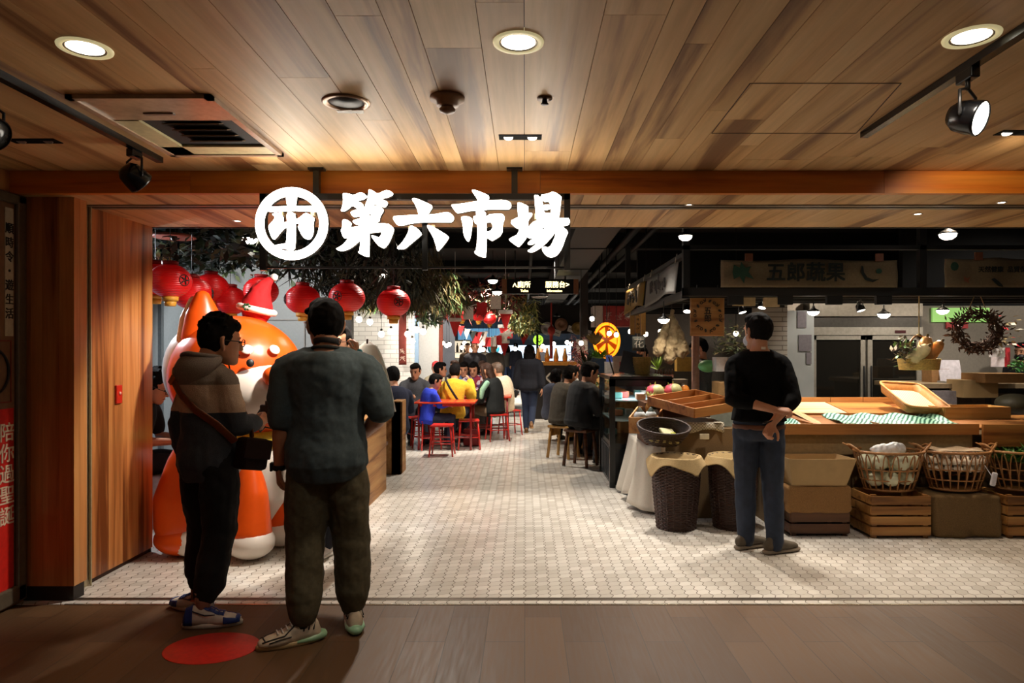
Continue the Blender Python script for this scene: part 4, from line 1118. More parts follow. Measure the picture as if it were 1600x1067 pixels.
# lanterns
def paper():
    t = NT('red_lantern_paper')
    sx = t.n('ShaderNodeSeparateXYZ'); t.l(t.co('Object'), sx.inputs[0])
    rib = t.math('SINE', t.math('MULTIPLY', sx.outputs[2], 420))
    t.col(srgb(206, 20, 22)).set(rough=.35)
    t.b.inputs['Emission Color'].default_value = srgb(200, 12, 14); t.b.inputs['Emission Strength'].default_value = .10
    t.bump(rib, .35, .004)
    return t.m
LPAPER = paper()
LGOLD = mat(206, 150, 50, .5); LINK = mat(30, 14, 12, .6)
def make_lantern():
    t = thing('red_lantern', 'lantern', 'lantern', (0, 0, 0), group='red paper lanterns')
    R, h = .155, .125
    prof = [(R * math.cos(a) * (1 + .010 * (q % 2)), h * 1.06 * math.sin(a)) for q, a in enumerate([math.radians(-66 + 132 * i / 44) for i in range(45)])]
    MB().lathe(prof, n=36).build('paper_shade', LPAPER, t)
    MB().lathe([(.058, h - .004), (.06, h + .028), (.05, h + .03)], n=24).build('top_collar', mat(150, 20, 20, .5), t)
    MB().lathe([(.05, -h - .028), (.058, -h - .03), (.06, -h + .004)], n=24).build('bottom_collar', LGOLD, t)
    MB().lathe([(.04, -h - .07), (.046, -h - .028)], n=20, cap=True).build('fringe', LGOLD, t)
    for a in (-1.2,):
        b = MB()
        d = V(math.cos(a), math.sin(a), 0); s = V(-d.y, d.x, 0)
        f = lambda u, v: d * (R * math.sqrt(max(0, 1 - (v / h) ** 2 * .9 - (u / R) ** 2)) + .003) + s * u + V(0, 0, v)
        b.tube([f(.042 * math.cos(q), .042 * math.sin(q)) for q in [i * PI / 10 for i in range(20)]], .0035, 5, closed=True)
        for q in range(5): b.tube([f(.010 * math.cos(q * 1.26), .010 * math.sin(q * 1.26)), f(.030 * math.cos(q * 1.26), .030 * math.sin(q * 1.26))], .006, 6)
        b.build('emblem', LINK, t)
    b = MB(); b.tube([(0, 0, 0), (0, 0, 1)], .003, 5, rnd=False); c = b.build('cord', BLACK, t); c.location = (0, 0, h)
    return t
LT = [(243, 437, 5.5, 'red lantern cut by the end of the wooden wall, leftmost of the row'), (266, 439, 5.3, 'glossy red lantern with gold fringe, second from the wooden wall'),
      (300, 458, 5.6, 'red lantern hanging lowest over the fox ear, gold fringe below'), (330, 450, 6.3, 'red lantern partly behind the one over the fox ear'),
      (360, 470, 6.4, 'red lantern just right of the fox ear'), (408, 455, 6.3, 'red lantern behind the Santa hat'), (473, 468, 6.2, 'red lantern just left of the head of the person in the dark T-shirt'),
      (542, 465, 6.0, 'red lantern just right of the head of the person in the dark T-shirt'), (615, 473, 6.4, 'red lantern furthest right, over the pendant bulbs')]
def cordlen(t):
    for c in t.children:
        if c.name.startswith('cord'): c.scale = (1, 1, 3.3 - t.location.z - .125)
    return t
l0 = make_lantern()
for k, (x, y, d, lb) in enumerate(LT):
    if k == 0: l0.location = P(x, y, d); l0['label'] = lb; cordlen(l0)
    else: cordlen(copy_tree(l0, P(x, y, d), lb, rz=k * .8))
for (x, y, d, lb) in ((765, 498, 15.5, 'squat red lantern far down the hall above the bunting'), (748, 492, 14, 'far red lantern left of the squat one above the bunting'), (722, 492, 15, 'far red lantern above the white flags')):
    cordlen(copy_tree(l0, P(x, y, d), lb, rz=x))
# lamps under the hall ceiling
def pendant(x, y, d, r, label, on=True, e=14, shade=BLACK, top=None, watts=0, group='round pendant lamps of the market hall', flat=False):
    c = P(x, y, d)
    t = thing('pendant_lamp', label, 'lamp', c, group=group)
    prof = [(r * .2, r * .9), (r * .25, r * .6), (r * .8, r * .25), (r, 0), (r * .97, 0), (r * .75, r * .2), (r * .15, r * .5)] if not flat else [(r * .1, r * .25), (r * .9, r * .12), (r, 0), (r * .96, -.004), (r * .1, .01)]
    MB().lathe(prof, n=28).build('shade', shade, t)
    if on:
        MB().lathe([(.001, -r * .62), (r * .45, -r * .55), (r * .78, -r * .3), (r * .88, .0), (r * .72, r * .12)], n=24).build('bulb', glow(255, 244, 228, e), t)
    else:
        MB().ell((0, 0, -r * .03), r * .16, 10, 6).build('bulb', mat(40, 30, 28, .4), t)
    zt = (top or 3.3) - c.z
    b = MB(); b.tube([(0, 0, r * .3), (0, 0, max(zt, r * 1.2))], .005, 6); b.build('cord', BLACK, t)
    if watts: lamp('SPOT', c - V(0, 0, r * .75), watts, NEUT, size=r * .5, angle=140, blend=.5)
    return t
pendant(272, 371, 5.7, .17, 'unlit pink disc lamp beneath the passage edge by the wooden wall', False, shade=mat(206, 120, 100, .5), flat=True)
pendant(390, 373, 6.0, .075, 'lit round lamp at the left of the sign emblem', True, 14, watts=6)
pendant(1071, 369, 5.6, .062, 'lit black lamp under the passage edge right of the sign', True, 10)
pendant(1481, 366, 5.6, .075, 'lit black lamp under the passage edge above the second banner', True, 10)
for (x, y, d, lb) in ((597, 429, 8.5, 'tilted lit spot in front of the dry hanging grass'), (662, 462, 12, 'small lit spot above the bunting at the left'), (770, 438, 12, 'thin lit lamp left of the direction sign'), (777, 456, 13, 'lit lamp just under the left end of the direction sign'), (870, 494, 17, 'faint lamp above the straw discs')):
    pendant(x, y, d, (.09 if x != 870 else .06) * d / 11, lb, x != 870, 8)
# bare bulbs
def bulb(x, y, d, top, label, e=16, r=.05, group='bare bulbs on black cords by the tiled wall'):
    c = P(x, y, d)
    t = thing('bare_bulb', label, 'bulb', c, group=group)
    MB().ell((0, 0, 0), (r, r, r * 1.05), 14, 10).build('globe', glow(255, 240, 214, e), t)
    MB().lathe([(r * .4, r * .8), (r * .42, r * 1.6), (r * .2, r * 1.8)], n=12).build('socket', BLACK, t)
    b = MB(); b.tube([(0, 0, r * 1.6), (0, 0, max(.2, top - c.z))], .004, 5); b.build('cord', BLACK, t)
for (x, y, lb) in ((561, 499, 'bare bulb nearest the head of the dark T-shirt'), (578, 503, 'bare bulb second from the dark T-shirt, on a curled cord'), (596, 522, 'lowest bare bulb left of the furthest right lantern'), (611, 518, 'bare bulb straight under the furthest right lantern'),
                   (637, 522, 'bare bulb just right of the brown banner'), (644, 533, 'lowest bare bulb in front of the white column'), (651, 515, 'bare bulb under the green leaf bunch'), (661, 518, 'rightmost bare bulb in front of the white column')):
    bulb(x, y, 11.2, 3.3, lb)
for (x, y, lb) in ((692, 536, 'small far bulb at the brown trim of the white column'), (698, 540, 'far bulb by the grey wall, left of a pair'), (702, 538, 'far bulb by the grey wall, right of a pair')):
    bulb(x, y, 17, 3.3, lb, group='far bare bulbs by the grey wall')
# cloth banners on the tiled wall
def hbanner(x0, x1, y0, y1, d, m, label, txt=None):
    a, c = P(x0, y0, d), P(x1, y1, d)
    t = thing('wall_banner', label, 'banner', V((a.x + c.x) / 2, d, c.z))
    w, h = c.x - a.x, a.z - c.z
    MB().sheet(lambda u, v: V((u - .5) * w, .012 * math.sin(v * 9 + u * 2), v * h), 4, 16).build('cloth', m, t, solid=.004)
    b = MB(); b.tube([(-w * .55, 0, h), (w * .55, 0, h)], .012, 8); b.build('rod', BLACK, t)
    if txt: scribble(2, w * .8, mat(220, 190, 170), t, (0, -.02, h * .2), 0, True, 3)
hbanner(623, 635, 488, 570, 12.8, mat(120, 46, 36, .8), 'narrow brown-red hanging banner on the white tiled wall', '市場')
hbanner(686, 692, 498, 585, 13.9, mat(128, 60, 44, .8), 'narrow rust-coloured hanging banner beside the white column')
# ------------------------------------------------------------------ inflatable orange fox
ORANGE = mat(236, 88, 18, .32, 0, .04, 8)
FWHITE = mat(232, 222, 212, .38, 0, .03, 8)
FYEL = mat(226, 190, 60, .45)
ff = V(.80, -.60, 0); fr_ = V(.60, .80, 0)         # facing direction, and its own left (right in the picture)
HCf = P(372, 588, 5.30)
fox_loc = V(HCf.x, HCf.y, 0)
fox = thing('inflatable_fox', 'giant orange and white inflatable fox sitting inside the entrance at the left', 'inflatable', fox_loc)
FM = Matrix((ff, fr_, V(0, 0, 1))).transposed()      # local x = facing, y = its left
def f3(x, y, z): return fox_loc + FM @ V(x, y, z)
hz = HCf.z
RX = Matrix((ff, fr_, V(0, 0, 1))).transposed()
hf_, hr_ = V(.70, -.714, 0), V(.714, .70, 0)
HX = Matrix((hf_, hr_, V(0, 0, 1))).transposed()
def h3(x, y, z): return fox_loc + HX @ V(x, y, z)
b = MB()
b.ell(h3(0, 0, hz), (.46, .50, .47), 28, 18, rot=HX)
b.ell(h3(.10, 0, hz - .16), (.44, .46, .34), 28, 16, rot=HX)
b.blob('head', ORANGE, fox, .02, 6, shift=fox_loc)
# head details
b = MB(); b.ell(h3(.215, .04, hz - .13), (.37, .385, .285), 28, 18, rot=HX); b.build('muzzle', FWHITE, fox, shift=fox_loc)
def onhead(az, el, k=1.0):
    x, y, z = math.cos(el) * math.cos(az), math.cos(el) * math.sin(az), math.sin(el)
    return x * .47 * k, y * .505 * k, hz + z * .475 * k
px, py, pz = .60, .02, hz + .015
MB().ell(h3(px, py, pz), (.07, .085, .075), 18, 12, rot=HX).build('nose', mat(240, 96, 30, .3), fox, shift=fox_loc)
def facing(az, el):
    n = HX @ V(math.cos(el) * math.cos(az), math.cos(el) * math.sin(az), math.sin(el)); a = n.cross(V(0, 0, 1)).normalized()
    return Matrix((n, a, a.cross(n) * -1)).transposed()
for az in (-.20, .19):
    x, y, z = onhead(az, .22, 1.075); MB().ell(h3(x, y, z), (.014, .028, .031), 14, 10, rot=facing(az, .22)).build('eye', BLACK, fox, shift=fox_loc)
    x, y, z = onhead(az * 1.12, .44, 1.03); MB().ell(h3(x, y, z), (.010, .044, .038), 16, 10, rot=facing(az, .44)).build('brow_spot', FWHITE, fox, shift=fox_loc)
for s, nm in ((-1, 0), (1, 1)):
    q = 1 if s < 0 else .55
    b = MB(); b.tube([h3(-.03, s * .24, hz + .30), h3(-.03, s * .25, hz + .48 * q + .12 * (1 - q)), h3(-.03, s * .255, hz + .60 * q + .1 * (1 - q))], [(.17 * q, .10), (.125 * q, .085), (.065 * q, .055)], 18, side=hr_)
    e = b.blob('ear', ORANGE, fox, .016, 5, shift=fox_loc)
    b = MB(); b.tube([h3(-.10, s * .27, hz + .28), h3(-.10, s * .28, hz + .46 * q + .1 * (1 - q)), h3(-.09, s * .285, hz + .58 * q + .1 * (1 - q))], [(.155 * q, .06), (.115 * q, .05), (.055 * q, .04)], 16, side=hr_); b.blob('ear_back', FWHITE, e, .016, 5, shift=fox_loc)
b = MB()
b.ell(h3(-.20, -.19, hz + .05), (.28, .285, .36), 24, 14, rot=HX)
b.build('cheek_back', FWHITE, fox, shift=fox_loc)
# neck scarf, body, chest, legs, haunch, tail
b = MB(); b.tube([f3(.02 + .36 * math.cos(a * PI / 12), .37 * math.sin(a * PI / 12), hz - .47) for a in range(24)], [(.075, .085)] * 24, 14, closed=True, side=(0, 0, 1)); b.build('scarf', FYEL, fox, shift=fox_loc)
b = MB(); b.tube([f3(-.02, 0, hz - .40), f3(-.06, 0, hz - .62), f3(-.16, 0, .50), f3(-.26, 0, .22)], [(.33, .34), (.37, .40), (.46, .46), (.44, .44)], 28, side=ff); b.blob('body', ORANGE, fox, .02, 6, shift=fox_loc)
b = MB(); b.tube([f3(.16, .02, hz - .46), f3(.23, .02, hz - .66), f3(.24, .02, .44), f3(.14, .02, .20)], [(.22, .29), (.24, .30), (.24, .22), (.2, .1)], 24, side=ff); b.blob('chest', FWHITE, fox, .02, 6, shift=fox_loc)
def leg(bx_, by_, topx, topy):
    b = MB(); b.tube([f3(topx, topy, .78), f3((bx_ + topx) / 2 + .02, (by_ + topy) / 2, .46), f3(bx_, by_, .18)], [(.06, .065), (.125, .115), (.165, .155)], 22, side=ff)
    l = b.blob('leg', ORANGE, fox, .016, 6, shift=fox_loc)
    b = MB(); b.ell(f3(bx_ + .015, by_, .125), (.178, .166, .12), 24, 14, rot=RX); b.build('paw', FWHITE, l, shift=fox_loc)
q1, q2 = G(386, 874) - fox_loc, G(436, 854) - fox_loc
i1, i2 = FM.transposed() @ q1, FM.transposed() @ q2
leg(i1.x, i1.y + .02, i1.x - .08, i1.y + .07); leg(i2.x - .02, i2.y + .02, i2.x - .10, i2.y - .04)
hq = FM.transposed() @ (G(272, 872) + V(0, .12, 0) - fox_loc)
b = MB(); b.tube([f3(hq.x - .02, hq.y + .16, .92), f3(hq.x - .02, hq.y + .07, .66), f3(hq.x, hq.y + .0, .40), f3(hq.x, hq.y, .20)], [(.09, .10), (.15, .16), (.19, .20), (.2, .19)], 24, side=ff)
hn = b.blob('haunch', ORANGE, fox, .016, 6, shift=fox_loc)
b = MB(); b.ell(f3(hq.x + .03, hq.y, .12), (.23, .20, .12), 26, 14, rot=RX); ft = b.build('hind_foot', ORANGE, hn, shift=fox_loc)
b = MB(); b.ell(f3(hq.x + .15, hq.y + .02, .115), (.12, .165, .112), 22, 12, rot=RX); b.build('hind_paw', FWHITE, hn, shift=fox_loc)
# Santa hat on the far ear
hb_ = P(403, 487, 5.42)
hat = thing('santa_hat', 'red Santa hat with white trim tilted on the inflatable fox', 'hat', hb_, scale=.84)
FELT = mat(196, 18, 24, .85, 0, .12, 14, .2)
b = MB(); b.tube([(-.01, 0, .03), (.005, 0, .12), (.03, 0, .20), (.085, 0, .27), (.135, 0, .315)], [.150, .125, .095, .055, .024], 20, side=(1, 0, 0)); b.blob('hat_cone', FELT, hat, .012, 4, .02, .07)
b = MB(); b.tube([V(-.01 + .152 * math.cos(a * PI / 12), .152 * math.sin(a * PI / 12), .02 - .035 * math.cos(a * PI / 12)) for a in range(24)], .032, 12, closed=True); b.build('hat_trim', mat(236, 230, 222, .9, 0, .06, 90, .4), hat)
MB().ell((.16, -.01, .325), .034, 14, 10).build('pompom', mat(236, 230, 222, .9, 0, .06, 90, .4), hat)
b = MB()
for a in range(6): b.ell((-.035 + .026 * math.cos(a * 1.05), -.175, .035 + .026 * math.sin(a * 1.05)), (.014, .008, .012), 8, 5)
b.build('holly_badge', mat(30, 90, 50, .6), hat)
# ------------------------------------------------------------------ booth partitions
b = MB(); b.bx(-2.55, -1.50, 5.95, 7.40, 0, .86, bev=.006)
props(b.build('booth_partition', W_PINEY), 'pale wooden waist-high partition beside the person in the dark T-shirt', 'partition')
b = MB(); b.bx(-2.5, -1.50, 8.28, 8.36, 0, .88, bev=.004); b.bx(-1.62, -1.50, 8.28, 8.62, 0, .89, bev=.004); b.bx(-2.5, -1.62, 8.36, 8.62, 0, .42)
props(b.build('booth_bench', W_PINEY), 'wooden booth end with an upright post beside the red table', 'partition')
b = MB(); b.bx(-2.5, -1.6, 7.6, 8.0, .40, .44, bev=.005); b.bx(-2.45, -1.65, 7.65, 7.95, 0, .40)
props(b.build('low_bench', W_DARK), 'low dark wooden seat between the two booth partitions', 'bench')
b = MB(); b.bx(-3.75, -3.02, 5.75, 6.20, 0, .43, bev=.01)
props(b.build('sitting_block', mat(196, 200, 206, .6)), 'pale block seat under the person with a phone behind the wooden wall', 'bench')
b = MB(); b.tube([(-2.98, 6.9, 0.02), (-2.98, 6.9, .9), (-2.98, 6.95, 1.3)], [(.24, .22), (.26, .24), (.08, .08)], 18); 
props(b.blob('white_sack', mat(206, 216, 228, .6), None, .02, 5, .06, .2), 'pale bluish covered bundle standing behind the person with the phone', 'bundle')
# ------------------------------------------------------------------ greengrocer's stall at the right
BURLAP = mat(150, 122, 82, .95, 0, .18, 180, .4)
BURLAPD = mat(118, 94, 62, .95, 0, .18, 180, .4)
KRAFT = mat(176, 146, 100, .85, 0, .06, 12)
LINEN = mat(206, 198, 184, .9, 0, .06, 120, .2)
CANVAS = mat(118, 102, 78, .9, 0, .1, 60, .2)
RATTAN = mat(158, 110, 62, .6, 0, .2, 50)
WICKERD = mat(52, 34, 26, .6, 0, .3, 60)
INK = mat(24, 34, 32, .8)
# canopy frame
b = MB()
b.bx(1.44, 6.0, 6.2, 6.27, 2.0, 2.075); b.bx(1.44, 1.51, 6.27, 9.8, 1.98, 2.05); b.bx(1.44, 6.0, 6.2, 6.26, 2.42, 2.46); b.bx(1.44, 1.50, 6.26, 9.8, 2.36, 2.40)
for x, y in ((1.47, 6.23), (3.62, 6.23), (1.47, 9.75), (5.6, 6.23)): b.bx(x - .03, x + .03, y - .03, y + .03, 2.0, 3.3)
for x in (1.85, 2.3, 2.75, 3.2): b.bx(x, x + .14, 6.21, 6.25, 1.92, 2.0)
for y in (6.31, 6.45, 6.56, 6.9, 7.2): b.bx(1.46, 6.0, y - .015, y + .015, 2.0, 2.04)
for y in (7.9, 8.9): b.bx(1.46, 3.0, y - .015, y + .015, 2.0, 2.04)
props(b.build('stall_canopy', mat(8, 8, 9, .6)), 'black metal canopy frame over the greengrocer stall', 'canopy')
b = MB(); b.bx(1.9, 2.1, 6.215, 6.255, 1.91, 1.985); props(b.build('paper_tag', mat(170, 150, 110, .8)), 'small tan card on the canopy edge, left one', 'card')
b = MB(); b.bx(2.18, 2.32, 6.215, 6.255, 1.90, 1.985); props(b.build('paper_tag', mat(190, 170, 130, .8)), 'small tan card on the canopy edge, right one', 'card')
def banner(x0, x1, y0, y1, d, label):
    a, c = P(x0, y0, d), P(x1, y1, d)
    t = thing('cloth_banner', label, 'banner', V((a.x + c.x) / 2, d, c.z), group='cloth banners on the stall canopy')
    w, h = c.x - a.x, a.z - c.z
    f = lambda u, v: V((u - .5) * w, -.012 * math.sin(u * 17) * (.4 + v * .6) - .006 * math.sin(v * 7 + u * 5), v * h - .008 * math.sin(u * PI * 3) * v)
    MB().sheet(f, 40, 10).build('cloth', CANVAS, t, solid=.003)
    return t, w, h
t, w, h = banner(1126, 1403, 406, 449, 6.14, 'cream cloth banner with four dark green characters over the stall')
text('五郎蔬果', h * .72, INK, t, (-.04, -.022, h * .5), (PI / 2, 0, 0), .001, .004)
def lb(name, poly, x, z, s, m, par):
    b = MB(); b.prism([(p[0] * s, p[1] * s) for p in poly], lambda u, v, d: V(x + u, -.022 - d, z + v), 0, .002); return b.build(name, m, par)
GREENI = mat(36, 70, 54, .8)
lb('painted_leaves', [(-.06, .0), (-.05, .05), (-.01, .03), (.0, .07), (.03, .03), (.07, .04), (.05, 0), (.09, -.05), (.03, -.03), (.02, -.08), (-.01, -.03), (-.05, -.05)], -.62, h * .55, 1.3, GREENI, t)
lb('painted_crescent', [(-.06, .07), (-.065, 0), (-.03, -.06), (.04, -.08), (.10, -.05), (.04, -.055), (-.01, -.035), (-.04, .01), (-.045, .06)], .52, h * .5, 1.0, INK, t)
lb('painted_dot', [(.03 * math.cos(a), .026 * math.sin(a)) for a in [k * PI / 6 for k in range(12)]], .615, h * .58, .9, GREENI, t)
for k, x in enumerate((-.55, .62)): MB().box((x, -.02, h + .02), (.07, .02, .07), bev=.004).build('wooden_clip', mat(120, 70, 48, .6), t)
t, w, h = banner(1476, 1640, 404, 449, 6.14, 'cream cloth banner with small lettering and painted vegetables, at the right edge')
text('天然健康  品質保證', h * .22, INK, t, (.06, -.022, h * .60), (PI / 2, 0, 0), .001, .0012)
lb('painted_melon', [(.04 * math.cos(a), .045 * math.sin(a)) for a in [k * PI / 6 for k in range(12)]], -w * .42, h * .72, .9, GREENI, t)
lb('painted_radish', [(-.05, .02), (-.02, .03), (.02, 0), (.05, -.03), (.06, -.05), (.02, -.045), (-.01, -.02)], -w * .02, h * .2, 1, INK, t)
lb('painted_carrot', [(-.03, .03), (.0, .01), (.03, .03), (.01, -.01), (.02, -.03), (-.01, -.02), (-.03, -.01)], -w * .30, h * .26, 1, mat(120, 70, 46, .8), t)
MB().box((-.18, -.02, h + .02), (.07, .02, .07), bev=.004).build('wooden_clip', mat(120, 70, 48, .6), t)
def sidebanner(y0, y1, label, m, txt):
    t = thing('side_banner', label, 'banner', V(1.43, (y0 + y1) / 2, 2.03), group='banners along the side of the stall canopy')
    w = y1 - y0; h = .30
    MB().sheet(lambda u, v: V(-.03 * (1 - v) - .015 * math.sin(u * 9), (u - .5) * w, v * h + .03 * math.sin(u * 5) * (1 - v)), 24, 8).build('cloth', m, t, solid=.003)
    scribble(4, .2, mat(64, 60, 56, .8), t, (-.042, 0, h * .5), -PI / 2, seed=int(y0))
    for s in (-.4, .4):
        b = MB(); b.tube([(0, w * s, h), (.02, w * s, h + .09)], .005, 5); b.build('tie', mat(190, 180, 160), t)
sidebanner(6.35, 7.95, 'grey-white cloth banner along the left side of the stall canopy', mat(120, 118, 112, .9, 0, .08, 40), '新鮮蔬菜')
sidebanner(8.1, 9.6, 'mustard yellow banner behind the grey-white side banner', mat(126, 98, 34, .9, 0, .08, 40), '當季水果')
# wooden hanging sign
a, c = P(1077, 462, 6.5), P(1133, 525, 6.5)
t = thing('wooden_sign', 'hanging square wooden sign with a ring of painted fruits around two characters', 'sign', V((a.x + c.x) / 2, 6.5, c.z), rz=.12)
w, h = c.x - a.x, a.z - c.z
MB().box((0, 0, h / 2), (w, .025, h), bev=.012).build('board', wood('sign_wood', (150, 96, 46), (188, 132, 72), (206, 154, 92), 0, 9, .5), t)
text('五郎', h * .2, mat(30, 24, 20, .7), t, (0, -.016, h * .52), (PI / 2, 0, 0), .001, .0012, vertical=True, lead=.95)
for k in range(18):
    a_ = k * 2 * PI / 18; b = MB(); r0 = .012 + .006 * (k % 3)
    if k % 3 == 0: b.tube([V(r0 * math.cos(q), 0, r0 * math.sin(q)) for q in [i * PI / 6 for i in range(12)]], .0035, 5, closed=True)
    elif k % 3 == 1: b.ell((0, 0, 0), (r0, .003, r0 * .6), 10, 6, rot=Matrix.Rotation(a_ * 1.7, 3, 'Y'))
    else:
        for q in range(3): b.tube([(0, 0, 0), (r0 * math.cos(a_ + q), 0, r0 * math.sin(a_ + q))], .004, 5)
    o = b.build('painted_fruit', mat(44, 34, 26, .7), t); o.location = (w * .37 * math.cos(a_), -.015, h * .5 + h * .37 * math.sin(a_))
for s in (-1, 1):
    b = MB(); b.tube([(s * w * .3, 0, h), (s * w * .3, 0, h + .10)], .004, 5); b.build('hook', BLACK, t)
# stall lamps
def clamp(x, y, d, label, aim=(.2, -.3, -1), r=.04):
    p = P(x, y, d)
    trackspot(V(p.x, p.y, p.z + .2), .2, aim, r, label, True, 0)
pendant(1271, 487, 6.55, 0.06, 'lit lamp hanging by the grey panel of the stall', True, 22, watts=48, top=2.0, group='lit lamps of the greengrocer stall')
pendant(1381, 491, 6.45, 0.062, 'brightest lit lamp in front of the glass-door fridge', True, 30, watts=60, top=2.0, group='lit lamps of the greengrocer stall')
pendant(1473, 485, 6.5, 0.06, 'lit lamp to the right of the hanging vegetable basket', True, 22, watts=50, top=2.0, group='lit lamps of the greengrocer stall')
pendant(1037, 499, 6.9, 0.065, 'bright white lamp left of the square wooden sign', True, 34, watts=24, top=2.0, group='lit lamps of the greengrocer stall')
clamp(1159, 484, 6.9, 'black spot just above the hair of the person in the black sweater'); clamp(1191, 477, 7.2, 'small black spot right above the person in the black sweater', (-.3, -.3, -1)); clamp(1344, 481, 6.6, 'black spot left of the brightest stall lamp'); clamp(1074, 483, 7.3, 'black spot half behind the wooden sign', (-.2, -.5, -1))
# cloth bundle hanging
p = P(1050, 522, 7.2)
t = thing('hanging_cloth', 'bunch of beige cloth bags hanging beside the bright lamp', 'cloth', V(p.x, p.y, p.z - .2))
b = MB()
for dx, z0, r in ((-.14, .03, .07), (-.02, -.06, .062), (.11, .02, .072), (.04, .10, .06)): b.tube([(dx, 0, z0), (dx * .7, .01, z0 + .16), (dx * .2, .02, z0 + .34)], [r, r * .7, r * .35], 14)
b.blob('cloth', mat(112, 96, 68, .95, 0, .15, 60, .3), t, .008, 2, .05, .05)
b = MB(); b.tube([(0, .02, .34), (0, .02, .62)], .005, 5); b.build('cord', BLACK, t)
# display case
t = thing('display_case', 'black-framed glass display case with lit shelves at the near end of the counter', 'display case', V(1.27, 8.0, 0))
X0, X1, Y0, Y1, ZT = -.31, .31, -.5, .5, 1.19
b = MB()
for x in (X0, X1):
    for y in (Y0, Y1): b.bx(x - .03, x + .03, y - .03, y + .03, .0, ZT)
b.bx(X0 - .03, X1 + .03, Y0 - .03, Y1 + .03, ZT - .01, ZT + .03); b.bx(X0 - .03, X1 + .03, Y0 - .03, Y0 + .03, ZT - .08, ZT)
b.bx(X0, X1, Y0, Y1, .42, .48)
b.build('frame', GLOSSBLACK, t)
b = MB(); b.bx(X0 - .01, X1, Y0 + .02, Y1, .02, .42); b.build('base', mat(20, 24, 30, .3), t)
for k in range(8):
    b = MB(); b.bx(X0 - .02, X0 - .008, Y0 + .08 + k * .11, Y0 + .12 + k * .11, .06, .40); b.build('vent_slat', mat(40, 50, 62, .3, .5), t)
GL = NT('case_glass'); GL.col((.8, .9, .92, 1)).set(rough=.03, trans=1.0, ior=1.05, alpha=.35); GL = GL.m
MB().bx(X0 + .03, X1 - .03, Y0 - .008, Y0, .48, ZT - .08).build('glass_front', GL, t)
MB().bx(X0 - .008, X0, Y0 + .03, Y1 - .03, .48, ZT - .02).build('glass_side', GL, t)
for z in (.72, .94):
    b = MB(); b.bx(X0 + .02, X1 - .02, Y0 + .04, Y1 - .02, z, z + .012); b.build('shelf', mat(170, 190, 190, .2), t)
rnd = random.Random(5)
for z in (.485, .735, .955):
    for k in range(7):
        x, y = X0 + .1 + rnd.random() * .42, Y0 + .1 + k * .12
        b = MB(); b.box((x, y, z + .035), (.10, .09, .07), bev=.01); b.build('food_tray', [mat(196, 130, 90, .5), mat(210, 204, 190, .4), mat(90, 140, 130, .4), mat(170, 60, 50, .5)][k % 4], t)
b = MB(); b.bx(X0 + .05, X1 - .05, Y0 + .03, Y0 + .06, ZT - .03, ZT - .012); b.build('light_strip', glow(220, 240, 245, 3), t)
lamp('SPOT', (1.27, 7.7, 1.14), 26, COOL, (1.27, 7.9, .5), size=.1, angle=150)
# table with the linen cloth
t = thing('side_table', 'plain wooden table mostly hidden under the white linen cloth', 'table', V(1.55, 6.85, 0))
MB().bx(-.42, .42, -.5, .5, .56, .60).build('tabletop', W_PINE, t)
for x in (-.38, .38):
    for y in (-.46, .46): MB().bx(x - .025, x + .025, y - .025, y + .025, 0, .56).build('leg', W_PINEZ, t)
def skirt(u, v):
    # u along the hem from the far left corner to the front, v from top to bottom
    L = u * 1.55
    fl = .045 * v * math.sin(u * 26) + .11 * v
    if L < 1.0: p = V(1.125, 7.36 - L, 0); n = V(-1, 0, 0)
    elif L < 1.06: a = (L - 1.0) / .06 * PI / 2; p = V(1.125 + .04 - .04 * math.cos(a), 6.36 - .04 * math.sin(a), 0); n = V(-math.cos(a), -math.sin(a), 0)
    else: p = V(1.165 + (L - 1.06) * .5, 6.32, 0); n = V(0, -1, 0)
    return p + n * fl + V(0, 0, .615 - v * (.56 + .03 * math.sin(u * 11)))
b = MB(); b.sheet(skirt, 90, 14)
b.sheet(lambda u, v: V(1.125 + u * .3, 6.33 + v * 1.05, .612), 4, 4)
props(b.build('tablecloth', LINEN, solid=.004), 'white linen cloth hanging in folds down the side of the fruit table', 'tablecloth')
# fruit crate
def crate(name, loc, R, lx, ly, h, m, label, cat='crate', div=(), th=.014, slots=False, group=None):
    t = thing(name, label, cat, loc, group=group)
    t.rotation_euler = R.to_euler()
    MB().bx(-lx / 2, lx / 2, -ly / 2, ly / 2, 0, th).build('bottom', m, t)
    for s in (-1, 1):
        b = MB(); b.bx(s * lx / 2 - th / 2, s * lx / 2 + th / 2, -ly / 2, ly / 2, 0, h)
        b.build('side_board', m, t)
        b = MB(); b.bx(-lx / 2, lx / 2, s * ly / 2 - th / 2, s * ly / 2 + th / 2, 0, h); b.build('end_board', m, t)
    for d in div:
        b = MB(); b.bx(-lx / 2, lx / 2, -ly / 2 + ly * d - .005, -ly / 2 + ly * d + .005, 0, h * .85); b.build('divider', m, t)
    return t
def frame(u, v):
    u = Vector(u).normalized(); v = Vector(v); n = u.cross(v).normalized(); v = n.cross(u)
    return Matrix((u, v, n)).transposed()
PINES = wood('tray_pine', (120, 66, 26), (172, 108, 48), (196, 136, 70), 0, 10, .5, var=.2)
Bc, u_, v_ = V(1.41, 6.0, .90), V(.52, .27, .05), V(-.13, .64, .085)
R = frame(u_, v_)
tray = crate('compartment_tray', Bc + u_ / 2 + v_ / 2, R, u_.length, v_.length, .085, PINES, 'tilted wooden tray with three empty compartments behind the fruit', 'tray', (.36, .68))
